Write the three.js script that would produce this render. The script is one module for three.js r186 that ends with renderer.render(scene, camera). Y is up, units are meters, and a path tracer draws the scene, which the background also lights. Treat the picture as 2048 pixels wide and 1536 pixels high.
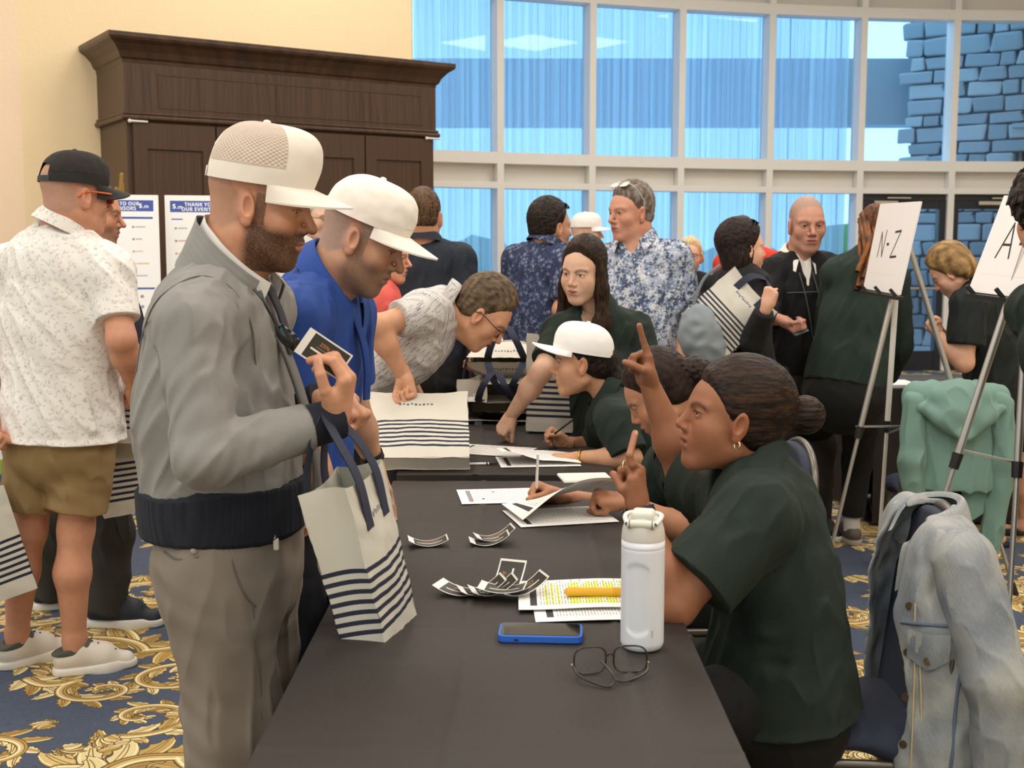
import * as THREE from 'three';
import { mergeGeometries, mergeVertices } from 'three/addons/utils/BufferGeometryUtils.js';
import { RoundedBoxGeometry } from 'three/addons/geometries/RoundedBoxGeometry.js';
import { RectAreaLightUniformsLib } from 'three/addons/lights/RectAreaLightUniformsLib.js';
import { createNoise3D } from 'simplex-noise';

// ---------------------------------------------------------------- camera, sky, lights, exposure
const scene = new THREE.Scene();
const FOCAL = 2400, EYE = 1.49, PITCH = Math.atan(268 / FOCAL);
const camera = new THREE.PerspectiveCamera(2 * Math.atan(768 / FOCAL) * 180 / Math.PI, 2048 / 1536, 0.05, 200);
camera.position.set(0, EYE, 0);
camera.rotation.set(-PITCH, 0, 0);
camera.focus = 3.2; camera.userData.fStop = 7.0; camera.updateMatrixWorld();
const renderer = new THREE.WebGLRenderer();
renderer.toneMapping = THREE.LinearToneMapping;
renderer.toneMappingExposure = 1.0;
renderer.shadowMap.enabled = true;
RectAreaLightUniformsLib.init();
scene.background = new THREE.Color().setRGB(1.05, 1.85, 2.35);
const CEILING = 5.2;
const LAMP_COLOR = new THREE.Color().setRGB(1.0, 0.945, 0.875), LAMP_POWER = 11.5;
const lampSpots = [];
for (const x of [-4.6, -1.2, 2.2, 5.6]) for (const d of [-1.6, 1.6, 4.8, 8.0, 11.2]) lampSpots.push([x, d]);
for (const [x, d] of lampSpots) {
  const l = new THREE.RectAreaLight(LAMP_COLOR, LAMP_POWER, 1.2, 1.2);
  l.position.set(x, CEILING - 0.09, -d); l.lookAt(x, 0, -d); l.name = 'ceiling_lamp_glow'; scene.add(l);
}

// ---------------------------------------------------------------- helpers
const V = (x, y, z) => new THREE.Vector3(x, y, z);
const R = (d) => d * Math.PI / 180;
const lerp = (a, b, t) => a + (b - a) * t;
const clamp = (x, a, b) => Math.max(a, Math.min(b, x));
const sstep = (a, b, x) => { const t = clamp((x - a) / (b - a), 0, 1); return t * t * (3 - 2 * t); };
function rng(seed) { let s = seed >>> 0; return () => { s |= 0; s = s + 0x6D2B79F5 | 0; let t = Math.imul(s ^ s >>> 15, 1 | s); t = t + Math.imul(t ^ t >>> 7, 61 | t) ^ t; return ((t ^ t >>> 14) >>> 0) / 4294967296; }; }
const N3 = createNoise3D(rng(77));
const fbm = (x, y, z, o = 3) => { let s = 0, a = 0.5, f = 1; for (let i = 0; i < o; i++) { s += a * N3(x * f, y * f, z * f); a *= 0.5; f *= 2.03; } return s; };
// a direction in the room seen under picture point (u, v), taken at the real distance d from the camera, or on the level plane of height h
const COSP = Math.cos(PITCH), SINP = Math.sin(PITCH);
function P(u, v, d) { const x = (u - 1024) / FOCAL, y = (768 - v) / FOCAL, t = d / (COSP + y * SINP); return V(x * t, EYE + (y * COSP - SINP) * t, -d); }
function PH(u, v, h) { const y = (768 - v) / FOCAL; return P(u, v, (h - EYE) / (y * COSP - SINP) * (COSP + y * SINP)); }
const col = (hex) => new THREE.Color(hex);
const lin = (hex) => { const c = new THREE.Color(hex); return [c.r, c.g, c.b]; };
function mat(hex, roughness = 0.8, o = {}) {
  const { physical, ...rest } = o;
  const M = physical || o.sheen || o.transmission || o.clearcoat ? THREE.MeshPhysicalMaterial : THREE.MeshStandardMaterial;
  return new M({ color: hex, roughness, side: THREE.DoubleSide, ...rest });
}
const taken = {};
function numbered(name) { const n = taken[name] = (taken[name] ?? -1) + 1; return n ? name + '_' + String(n).padStart(3, '0') : name; }
function shade(o) { o.traverse((m) => { if (m.isMesh) { m.castShadow = true; m.receiveShadow = true; } }); return o; }
function tag(o, label, category, group) { o.userData.label = label; o.userData.category = category; if (group) o.userData.group = group; return o; }
function thing(name, label, category, pos = [0, 0, 0], turn = 0, group) {
  const o = new THREE.Group(); o.name = numbered(name);
  if (pos.isVector3) o.position.copy(pos); else o.position.set(...pos);
  o.rotation.y = turn; scene.add(o); return tag(o, label, category, group);
}
function part(name, geo, m, parent, label) {
  const o = new THREE.Mesh(geo, m); o.name = name; o.castShadow = o.receiveShadow = true; parent.add(o);
  if (label) o.userData.label = label;
  return o;
}
function single(name, geo, m, label, category, group) { const o = part(numbered(name), geo, m, scene); return tag(o, label, category, group); }
function struct(name, geo, m, parent) { const o = part(name, geo, m, parent || scene); if (!parent) o.userData.kind = 'structure'; return o; }
function structGroup(name) { const o = new THREE.Group(); o.name = name; o.userData.kind = 'structure'; scene.add(o); return o; }
const xf = (g, m) => { g.applyMatrix4(m); return g; };
const box = (x, y, z, w, h, d) => new THREE.BoxGeometry(w, h, d).translate(x, y, z);
const rbox = (x, y, z, w, h, d, r = 0.005, s = 2) => new RoundedBoxGeometry(w, h, d, s, Math.min(r, w / 2.01, h / 2.01, d / 2.01)).translate(x, y, z);
function merge(list) { return list.length === 1 ? list[0] : mergeGeometries(list.map((g) => { const n = g.index ? g.toNonIndexed() : g; for (const k of Object.keys(n.attributes)) if (!['position', 'normal', 'uv', 'color'].includes(k)) n.deleteAttribute(k); return n; })); }
function bar(a, b, w, h = w, up = V(0, 1, 0)) { // a straight box between two points
  const dir = b.clone().sub(a), L = dir.length(); dir.normalize();
  let x = new THREE.Vector3().crossVectors(up, dir); if (x.lengthSq() < 1e-6) x = V(1, 0, 0); x.normalize();
  const y = new THREE.Vector3().crossVectors(dir, x);
  return xf(new THREE.BoxGeometry(w, h, L), new THREE.Matrix4().makeBasis(x, y, dir).setPosition(a.clone().add(b).multiplyScalar(0.5)));
}
function rod(a, b, ra, rb = ra, seg = 12) {
  const dir = b.clone().sub(a), L = dir.length();
  const q = new THREE.Quaternion().setFromUnitVectors(V(0, 1, 0), dir.normalize());
  return xf(new THREE.CylinderGeometry(rb, ra, L, seg, 1), new THREE.Matrix4().compose(a.clone().add(b).multiplyScalar(0.5), q, V(1, 1, 1)));
}
function tube(pts, r, seg = 40, rs = 8, closed = false) { return new THREE.TubeGeometry(new THREE.CatmullRomCurve3(pts, closed, 'centripetal'), seg, r, rs, closed); }
// a grid surface: f(s, t) -> Vector3, s and t from 0 to 1
function sheet(f, ns, nt, o = {}) {
  const pos = [], uv = [], idx = [];
  for (let j = 0; j <= nt; j++) for (let i = 0; i <= ns; i++) { const p = f(i / ns, j / nt); pos.push(p.x, p.y, p.z); uv.push((i / ns) * (o.us ?? 1), (j / nt) * (o.vs ?? 1)); }
  for (let j = 0; j < nt; j++) for (let i = 0; i < ns; i++) { const a = j * (ns + 1) + i, b = a + 1, c = a + ns + 1, d = c + 1; if (o.flip) idx.push(a, c, b, b, c, d); else idx.push(a, b, c, b, d, c); }
  const g = new THREE.BufferGeometry(); g.setAttribute('position', new THREE.Float32BufferAttribute(pos, 3)); g.setAttribute('uv', new THREE.Float32BufferAttribute(uv, 2)); g.setIndex(idx); g.computeVertexNormals();
  return g;
}
// a strip of ribbon with thickness, along points, its width along the side vectors
function ribbon(pts, side, w, th = 0.002, seg = 24) {
  const c = new THREE.CatmullRomCurve3(pts), g = [];
  const fr = (t) => { const p = c.getPoint(t), T = c.getTangent(t), s = (typeof side === 'function' ? side(t) : side.clone()).normalize(), n = new THREE.Vector3().crossVectors(T, s).normalize(); return { p, s, n }; };
  const ring = [[-1, -1], [1, -1], [1, 1], [-1, 1], [-1, -1]];
  return sheet((a, t) => { const { p, s, n } = fr(t), k = ring[Math.round(a * 4)]; return p.clone().addScaledVector(s, k[0] * w / 2).addScaledVector(n, k[1] * th / 2); }, 4, seg).toNonIndexed();
}
function flat(g) { const n = g.index ? g.toNonIndexed() : g; n.computeVertexNormals(); return n; }
function canvasTex(w, h, draw, o = {}) {
  const c = document.createElement('canvas'); c.width = w; c.height = h; const x = c.getContext('2d'); draw(x, w, h);
  const t = new THREE.CanvasTexture(c); if (!o.data) t.colorSpace = THREE.SRGBColorSpace; t.wrapS = t.wrapT = THREE.RepeatWrapping;
  if (o.repeat) t.repeat.set(...o.repeat); return t;
}
function dataTex(n, f, o = {}) {
  const a = new Uint8Array(n * n * 4);
  for (let j = 0; j < n; j++) for (let i = 0; i < n; i++) { const v = f(i / n, j / n, i, j), k = (j * n + i) * 4; if (typeof v === 'number') a[k] = a[k + 1] = a[k + 2] = clamp(v, 0, 1) * 255; else { a[k] = v[0]; a[k + 1] = v[1]; a[k + 2] = v[2]; } a[k + 3] = 255; }
  const t = new THREE.DataTexture(a, n, n); t.magFilter = THREE.LinearFilter; t.wrapS = t.wrapT = THREE.RepeatWrapping; if (o.srgb) t.colorSpace = THREE.SRGBColorSpace; if (o.repeat) t.repeat.set(...o.repeat); t.needsUpdate = true; return t;
}
const tileNoise = (u, v, f, s = 0) => { const a = u * 2 * Math.PI, b = v * 2 * Math.PI, r = f / (2 * Math.PI); return N3(Math.cos(a) * r + s, Math.sin(a) * r + Math.cos(b) * r * 1.3, Math.sin(b) * r * 1.3 + s * 2.3); };
// ---------------------------------------------------------------- the room
const wallTex = dataTex(256, (u, v) => 0.5 + 0.35 * tileNoise(u, v, 60) + 0.15 * tileNoise(u, v, 110, 4));
const creamMat = mat('#f3dcb4', 0.85, { bumpMap: wallTex, bumpScale: 0.0015 });
const blushMat = mat('#f6dcc0', 0.85, { bumpMap: wallTex, bumpScale: 0.0015 });
const ceilMat = mat('#efe9dd', 0.9, { bumpMap: wallTex, bumpScale: 0.002 });
function wallBetween(name, x0, d0, x1, d1, th, m, h = CEILING) { // the face towards the room runs from (x0, d0) to (x1, d1); thickness goes outwards (to the left of travel)
  const L = Math.hypot(x1 - x0, d1 - d0), a = Math.atan2(d1 - d0, x1 - x0);
  const g = box(L / 2, h / 2, -th / 2, L, h, th);
  const uv = g.attributes.uv; for (let i = 0; i < uv.count; i++) uv.setXY(i, uv.getX(i) * L, uv.getY(i) * h);
  g.rotateY(a); g.translate(x0, 0, -d0); return struct(name, g, m);
}
const CK = [-3.1, 7.72], CE = [-0.76, 9.29];
wallBetween('wall_alcove', ...CK, ...CE, 0.2, creamMat);
wallBetween('wall_left', -7, 5.86, ...CK, 0.2, blushMat);
// walls behind the photographer, with tall windows that let the daylight in
function wallOpen(name, x0, d0, x1, d1, th, m, openings, n0) {
  const L = Math.hypot(x1 - x0, d1 - d0), a = Math.atan2(d1 - d0, x1 - x0), g = [], o = [...openings].sort((p, q) => p[0] - q[0]); let at = 0;
  for (const [s0, s1, y0, y1] of o) { g.push(box((at + s0) / 2, CEILING / 2, -th / 2, s0 - at, CEILING, th), box((s0 + s1) / 2, y0 / 2, -th / 2, s1 - s0, y0, th), box((s0 + s1) / 2, (y1 + CEILING) / 2, -th / 2, s1 - s0, CEILING - y1, th)); at = s1; }
  g.push(box((at + L) / 2, CEILING / 2, -th / 2, L - at, CEILING, th)); const q = merge(g); q.rotateY(a); q.translate(x0, 0, -d0); struct(name, q, m);
  o.forEach(([s0, s1, y0, y1], i) => { const w = structGroup('window_' + (n0 + i)); w.position.set(x0, 0, -d0); w.rotation.y = a; const W = s1 - s0, H = y1 - y0, cx = (s0 + s1) / 2, cy = (y0 + y1) / 2; part('frame', merge([box(s0 + 0.03, cy, -th / 2, 0.06, H, 0.1), box(s1 - 0.03, cy, -th / 2, 0.06, H, 0.1), box(cx, y0 + 0.03, -th / 2, W, 0.06, 0.1), box(cx, y1 - 0.03, -th / 2, W, 0.06, 0.1), box(cx, cy, -th / 2, 0.05, H, 0.08), box(cx, cy + 0.4, -th / 2, W, 0.05, 0.08)]), mat('#e9e4dc', 0.5), w); });
}
wallOpen('wall_side', -7, -4, -7, 5.86, 0.2, blushMat, [[1.2, 3.2, 0.8, 4.3], [5.2, 7.4, 0.8, 4.3]], 11);
wallOpen('wall_back', 9.3, -4, -7, -4, 0.2, creamMat, [[5.4, 7.4, 0.8, 4.2], [10.2, 12.2, 0.8, 4.2]], 13);
wallBetween('wall_right', 9.3, 14.7, 9.3, -4, 0.2, creamMat);
{ // return of the alcove wall towards the windows
  const L = 3.9, g = box(-0.1, CEILING / 2, -L / 2, 0.2, CEILING, L); g.rotateY(R(9)); g.translate(CE[0], 0, -CE[1]); struct('wall_return', g, creamMat);
}
struct('ceiling', box(1.15, CEILING + 0.1, -5.6, 17, 0.2, 20.2), ceilMat);
{ // ceiling lamps
  const frameM = mat('#e9e6df', 0.6), glowM = new THREE.MeshStandardMaterial({ color: '#fff6e6', emissive: LAMP_COLOR, emissiveIntensity: 1.6, roughness: 0.6 });
  for (const [x, d] of lampSpots) {
    const t = thing('ceiling_light', 'square white recessed ceiling light panel', 'ceiling light', [x, CEILING - 0.045, -d], 0, 'square ceiling light panels');
    part('frame', merge([box(-0.64, 0, 0, 0.06, 0.09, 1.34), box(0.64, 0, 0, 0.06, 0.09, 1.34), box(0, 0, -0.64, 1.22, 0.09, 0.06), box(0, 0, 0.64, 1.22, 0.09, 0.06)]), frameM, t);
    part('light_diffuser', box(0, 0.02, 0, 1.2, 0.04, 1.2), glowM, t);
  }
}
// carpet: slate blue with gold acanthus scrolls, dyed
const carpetTex = canvasTex(2048, 2048, (x, W) => {
  x.fillStyle = '#465064'; x.fillRect(0, 0, W, W);
  const rnd = rng(5);
  for (let i = 0; i < 2600; i++) { const a = rnd() * 6.28; x.strokeStyle = `rgba(${rnd() < 0.5 ? '32,38,54' : '98,110,128'},${0.1 + rnd() * 0.2})`; x.lineWidth = 2 + rnd() * 8; const px = rnd() * W, py = rnd() * W, l = 8 + rnd() * 34; x.beginPath(); x.moveTo(px, py); x.lineTo(px + Math.cos(a) * l, py + Math.sin(a) * l); x.stroke(); }
  const G = ['#b99a58', '#cfb677', '#a58749', '#dcca96'], dark = '#5a4424';
  function lobe(r, px, py, ang, L, w, flip) { // one curled leaf tip with a notched edge
    x.save(); x.translate(px, py); x.rotate(ang); x.scale(1, flip);
    x.beginPath(); x.moveTo(0, -w * 0.4); x.bezierCurveTo(L * 0.25, -w * 0.95, L * 0.75, -w * 0.85, L, w * 0.1); x.quadraticCurveTo(L * 0.82, -w * 0.06, L * 0.76, w * 0.34); x.quadraticCurveTo(L * 0.6, w * 0.12, L * 0.5, w * 0.6); x.quadraticCurveTo(L * 0.32, w * 0.3, L * 0.2, w * 0.66); x.quadraticCurveTo(L * 0.05, w * 0.5, 0, w * 0.35); x.closePath();
    x.fillStyle = G[Math.floor(r() * 4)]; x.fill(); x.strokeStyle = dark; x.lineWidth = 4; x.stroke();
    for (const k of [0.0, 0.32]) { x.beginPath(); x.moveTo(L * 0.04, w * k * 0.6); x.quadraticCurveTo(L * 0.4, -w * (0.3 - k), L * 0.8, w * (k * 0.3)); x.strokeStyle = '#7f5a26'; x.lineWidth = 4; x.stroke(); }
    x.beginPath(); x.moveTo(L * 0.1, -w * 0.4); x.quadraticCurveTo(L * 0.42, -w * 0.78, L * 0.85, -w * 0.3); x.strokeStyle = '#f0e0b0'; x.lineWidth = 5; x.stroke();
    x.restore();
  }
  function scroll(seed, path, w0, w1, lobes, len) {
    const r = rng(seed), n = path.length - 1, at = (t) => { const f = clamp(t, 0, 0.9999) * n, i = Math.floor(f), k = f - i; return [lerp(path[i][0], path[i + 1][0], k), lerp(path[i][1], path[i + 1][1], k)]; };
    const dir = (t) => { const a = at(t - 0.012), b = at(t + 0.012); return Math.atan2(b[1] - a[1], b[0] - a[0]); };
    for (let i = lobes; i >= 0; i--) { const t = i / lobes, [px, py] = at(t), a = dir(t), w = lerp(w0, w1, t), l = len * (0.6 + 0.4 * Math.sin(Math.PI * Math.min(1, t * 1.1 + 0.15))) * lerp(1, 0.55, t); for (const s of [-1, 1]) lobe(r, px + Math.cos(a + s * 1.57) * w * 0.3, py + Math.sin(a + s * 1.57) * w * 0.3, a + s * (0.6 + r() * 0.4), l * (0.8 + r() * 0.5), w * 1.15, s); }
    for (const [k, c, o] of [[1.2, dark, 0], [0.98, '#b0914e', 0], [0.62, '#c9b076', -0.12], [0.2, '#f2e2b4', -0.26], [0.12, '#7f5a26', 0.22]]) for (let i = 0; i < n; i++) { const t = i / n, w = lerp(w0, w1, t) * k; const a = Math.atan2(path[i + 1][1] - path[i][1], path[i + 1][0] - path[i][0]) + 1.57, off = lerp(w0, w1, t) * o; x.strokeStyle = c; x.lineWidth = w; x.lineCap = 'round'; x.beginPath(); x.moveTo(path[i][0] + Math.cos(a) * off, path[i][1] + Math.sin(a) * off); x.lineTo(path[i + 1][0] + Math.cos(a) * off, path[i + 1][1] + Math.sin(a) * off); x.stroke(); }
  }
  const spiral = (cx, cy, r0, a0, turns, dirn, tail) => { const p = []; for (let i = 0; i <= 70; i++) { const t = i / 70, r = r0 * Math.pow(1 - t, 0.9) + 16, a = a0 + dirn * t * turns * 6.283; p.push([cx + r * Math.cos(a), cy + r * Math.sin(a) * 0.86]); } const q = [], s = p[0]; for (let i = 0; i < 26; i++) { const t = i / 26; q.push([lerp(tail[0], s[0], t) + Math.sin(t * 3.14) * tail[2], lerp(tail[1], s[1], t) + Math.sin(t * 3.14) * tail[3]]); } return [...q, ...p]; };
  const put = (f) => { for (const ox of [-W, 0, W]) for (const oy of [-W, 0, W]) { x.save(); x.translate(ox, oy); f(); x.restore(); } };
  const S = [[90, 1030, 200, 0, 1.1, -1, [560, 900, 0, -60]], [2010, 70, 220, 2.2, 1.15, 1, [1640, 380, 30, 60]], [1030, 190, 190, 1.4, 1.05, 1, [1010, 780, 90, 0]], [1010, 1830, 200, 4.6, 1.05, 1, [1020, 1240, -90, 0]], [1960, 1060, 190, 3.0, 1.05, 1, [1540, 960, 0, 60]], [300, 760, 170, 1.0, 1.1, -1, [720, 640, 40, 60]], [1290, 800, 170, 4.4, 1.1, 1, [1640, 760, -30, 90]], [250, 1330, 180, 5.2, 1.1, 1, [120, 1720, 60, 0]], [1830, 1290, 190, 3.6, 1.1, -1, [1760, 1850, -60, 0]], [760, 60, 160, 2.4, 1.1, 1, [420, 180, 0, -60]], [1300, 1180, 170, 0.8, 1.1, 1, [1750, 1300, 0, 70]], [480, 470, 300, 0.2, 1.3, 1, [1040, 1010, 60, -120]], [1500, 520, 310, 2.9, 1.3, -1, [1000, 1060, -60, -130]], [560, 1480, 310, 5.9, 1.3, -1, [1060, 960, 80, 140]], [1560, 1540, 300, 3.4, 1.3, 1, [1020, 1000, -90, 150]]];
  S.forEach((s, i) => { const p = spiral(...s); put(() => scroll(i * 13 + 3, p, i > 10 ? 70 : 50, 22, i > 10 ? 20 : 14, i > 10 ? 205 : 150)); });
  const tips = []; for (let i = 0; i < 26; i++) tips.push([rnd() * W, rnd() * W, rnd() * 6.28, 80 + rnd() * 90]);
  tips.forEach(([px, py, a, l], i) => put(() => { const r = rng(i); for (let k = -2; k <= 2; k++) lobe(r, px, py, a + k * 0.45, l * (1 - Math.abs(k) * 0.14), 46, k < 0 ? -1 : 1); }));
});
const pileTex = dataTex(256, (u, v) => 0.5 + 0.5 * N3(u * 400, v * 400, 1) * 0.8);
const carpetMat = mat('#ffffff', 0.97, { map: carpetTex, bumpMap: pileTex, bumpScale: 0.003 });
{ const g = box(1.15, -0.05, -5.6, 17, 0.1, 20.2), uv = g.attributes.uv, p = g.attributes.position; for (let i = 0; i < uv.count; i++) uv.setXY(i, (p.getX(i) + 0.3) / 1.75, (p.getZ(i) + 0.4) / 1.75); struct('floor', g, carpetMat); }

// ---------------------------------------------------------------- curved window wall
const arcD = (x) => 14.9 - (x - 6.9) * (x - 6.9) / 34;
const arcAt = (u) => { let d = 14; for (let i = 0; i < 30; i++) d = arcD((u - 1024) / FOCAL * d); return [(u - 1024) / FOCAL * d, d]; };
const frameMat = mat('#e8e8e8', 0.5), panelMat = mat('#dad6d0', 0.7), sideMat = frameMat;
const glassMat = new THREE.MeshPhysicalMaterial({ color: '#eaf4ff', transmission: 1, roughness: 0.02, thickness: 0, ior: 1.25, side: THREE.DoubleSide });
const doorMat = mat('#1d2430', 0.45), steelMat = mat('#c9c9c6', 0.35, { metalness: 0.8 });
const mull = [646, 824, 1002, 1183, 1358, 1533, 1712, 1893, 2075, 2255, 2435].map(arcAt);
const curtainMat = mat('#dcebf8', 1, { transmission: 0.8, thickness: 0, transparent: true, opacity: 0.68 });
for (let i = 0; i < mull.length - 1; i++) {
  const [x0, d0] = mull[i], [x1, d1] = mull[i + 1], L = Math.hypot(x1 - x0, d1 - d0), a = Math.atan2(d1 - d0, x1 - x0);
  const w = structGroup('window_' + (i + 1)); w.position.set(x0, 0, -d0); w.rotation.y = a;
  const door = i === 6 || i === 7;
  const hb = (y0, y1, dep, z = 0) => box(L / 2, (y0 + y1) / 2, z - dep / 2, L - 0.075, y1 - y0, dep);
  part('mullion', rbox(0, CEILING / 2, -0.12, 0.08, CEILING, 0.24, 0.004), frameMat, w);
  part('transom', hb(2.17, 2.24, 0.22), frameMat, w); part('transom', hb(2.44, 2.565, 0.22), frameMat, w); part('transom', hb(4.24, 4.36, 0.22), frameMat, w);
  part('panel', hb(2.24, 2.44, 0.04, -0.12), panelMat, w); part('panel', hb(4.36, CEILING, 0.04, -0.12), panelMat, w);
  part('pane', hb(2.565, 4.24, 0.012, -0.17), glassMat, w);
  if (!door) { part('sill', hb(0, 0.1, 0.22), frameMat, w); part('pane', hb(0.1, 2.17, 0.012, -0.17), glassMat, w); }
  else {
    const s = [0.07, L - 0.07], dw = L - 0.1;
    part('door_frame', merge([box(L / 2, 2.13, -0.1, dw, 0.08, 0.1), box(s[0], 1.05, -0.1, 0.1, 2.1, 0.1), box(s[1], 1.05, -0.1, 0.1, 2.1, 0.1), box(L / 2, 0.12, -0.1, dw, 0.24, 0.08), box(L / 2, 2.04, -0.1, dw, 0.1, 0.08)]), doorMat, w);
    part('door_pane', box(L / 2, 1.1, -0.1, dw - 0.16, 1.8, 0.012), glassMat, w);
    part('door_closer', merge([rbox(i === 6 ? 0.34 : 0.5, 2.06, -0.02, 0.3, 0.05, 0.06, 0.01), box(i === 6 ? 0.5 : 0.66, 2.12, 0, 0.3, 0.015, 0.02)]), steelMat, w, 'steel door closer');
    part('push_bar', merge([rod(V(0.12, 1.02, -0.02), V(L - 0.12, 1.02, -0.02), 0.015)]), steelMat, w);
  }
}
// sheer curtains hung behind the glass
function curtain(u0, u1, y0, y1, seed, label) {
  const [xa, da] = arcAt(u0), [xb, db] = arcAt(u1), n = Math.round((u1 - u0) * 1.3);
  const g = sheet((s, t) => { const x = lerp(xa, xb, s), d = lerp(da, db, s) + 0.42, y = lerp(y0, y1, t); const amp = 0.05 + 0.03 * N3(s * 9, seed, 0); return V(x + 0.01 * N3(s * 60, t * 2, seed), y, -(d + amp * Math.sin(s * (u1 - u0) * 0.42 + 2 * N3(s * 14, seed, 1) + 0.5 * N3(s * 6, t * 1.5, seed)))); }, n, 6);
  return single('sheer_curtain', g, curtainMat, label, 'curtain', 'sheer curtains behind the glass');
}
const cw = ['nearest the dark wood cabinet', 'second bay from the cabinet', 'third bay from the cabinet', 'above the bald man', 'next to the glass doors'];
[[826, 1000], [1004, 1181], [1185, 1356], [1360, 1531], [1535, 1700]].forEach(([a, b], i) => { curtain(a, b, 0.02, 4.6, i * 3.7 + 1, 'pale blue sheer curtain behind the window, ' + cw[i]); });
// outside: patio, porch beam, stone wall, planting
struct('ground_patio', box(4, -0.06, -26, 46, 0.1, 22), mat('#c4ccd0', 0.9));
single('porch_beam', merge([box(2, 3.72, -17.6, 13, 0.92, 0.5), box(-4.6, 1.7, -17.6, 0.6, 3.4, 0.5)]), mat('#b4bfc8', 0.9), 'long grey porch beam outside, seen through the curtains', 'beam');
{ // rubble stone wall outside, every stone a piece
  const t = thing('stone_wall', 'rough grey stone wall outside beyond the glass doors', 'stone wall', [5.55, 0, -17.0], 0);
  const A = V(0, 0, 0), B = V(3.6, 0, 2.0), dir = B.clone().sub(A), L = dir.length(); t.rotation.y = -Math.atan2(dir.z, dir.x);
  const mortarM = mat('#7b8892', 0.95); part('mortar', merge([box(0.69, 2.6, -0.2, 1.38, 5.2, 0.3), box((2.58 + L) / 2, 2.6, -0.2, L - 2.58, 5.2, 0.3), box(1.98, 1.26, -0.2, 1.2, 2.52, 0.3), box(1.98, 4.15, -0.2, 1.2, 2.1, 0.3)]), mortarM, t);
  const mats = ['#b4bdc4', '#a3aeb6', '#c6ced2', '#adb8c0'].map((c) => mat(c, 0.95)), rnd = rng(9), geos = [];
  for (let k = 0; k < 8; k++) { const g = new RoundedBoxGeometry(1, 1, 1, 1, 0.12), p = g.attributes.position; for (let i = 0; i < p.count; i++) { const q = V().fromBufferAttribute(p, i), n = N3(q.x * 2 + k * 7, q.y * 2, q.z * 2) * 0.09; p.setXYZ(i, q.x + n, q.y + n * 0.8, q.z); } g.computeVertexNormals(); geos.push(g); }
  let y = 0, n = 0;
  while (y < 5.1) { const h = 0.13 + rnd() * 0.13; let x = -rnd() * 0.2; while (x < 2.9) { const w = 0.18 + rnd() * 0.34; const hole = y > 2.55 && y < 3.1 && x > 1.35 && x < 2.6; if (!hole && x + w > 0 && n < 300) { const m = part('stone', geos[Math.floor(rnd() * 8)], mats[Math.floor(rnd() * 4)], t); m.position.set(x + w / 2, y + h / 2, -0.04 + rnd() * 0.03); m.scale.set(w - 0.025, h - 0.022, 0.12); m.rotation.z = (rnd() - 0.5) * 0.05; n++; } x += w; } y += h; }
  part('lintel', box(1.98, 3.14, 0.02, 1.3, 0.06, 0.14), mat('#b9c6cf', 0.8), t); part('window_frame', merge([box(1.4, 2.81, -0.3, 0.05, 0.58, 0.05), box(2.56, 2.81, -0.3, 0.05, 0.58, 0.05), box(2.2, 2.81, -0.3, 0.04, 0.58, 0.05)]), frameMat, t); part('recess', merge([box(1.98, 2.81, -0.95, 1.3, 0.7, 0.05), box(1.35, 2.81, -0.65, 0.05, 0.7, 0.6), box(2.61, 2.81, -0.65, 0.05, 0.7, 0.6), box(1.98, 3.13, -0.65, 1.3, 0.05, 0.6), box(1.98, 2.5, -0.65, 1.3, 0.05, 0.6)]), mortarM, t);
}
{ // hedge far behind
  const rnd = rng(21), gs = []; for (let i = 0; i < 60; i++) { const r = 0.5 + rnd() * 0.7, g = new THREE.IcosahedronGeometry(r, 2), p = g.attributes.position, ox = -6 + rnd() * 24, oy = 0.2 + rnd() * 0.9, oz = -30 - rnd() * 3; for (let k = 0; k < p.count; k++) { const q = V().fromBufferAttribute(p, k), n = 1 + 0.25 * fbm(q.x * 3 + i, q.y * 3, q.z * 3); p.setXYZ(k, q.x * n + ox, q.y * n + oy, q.z * n + oz); } g.computeVertexNormals(); gs.push(g); }
  const h = part('hedge', merge(gs), mat('#5f7c46', 1), scene); h.userData = { label: 'blurred green hedge far outside the windows', category: 'hedge', kind: 'stuff' };
}
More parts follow.
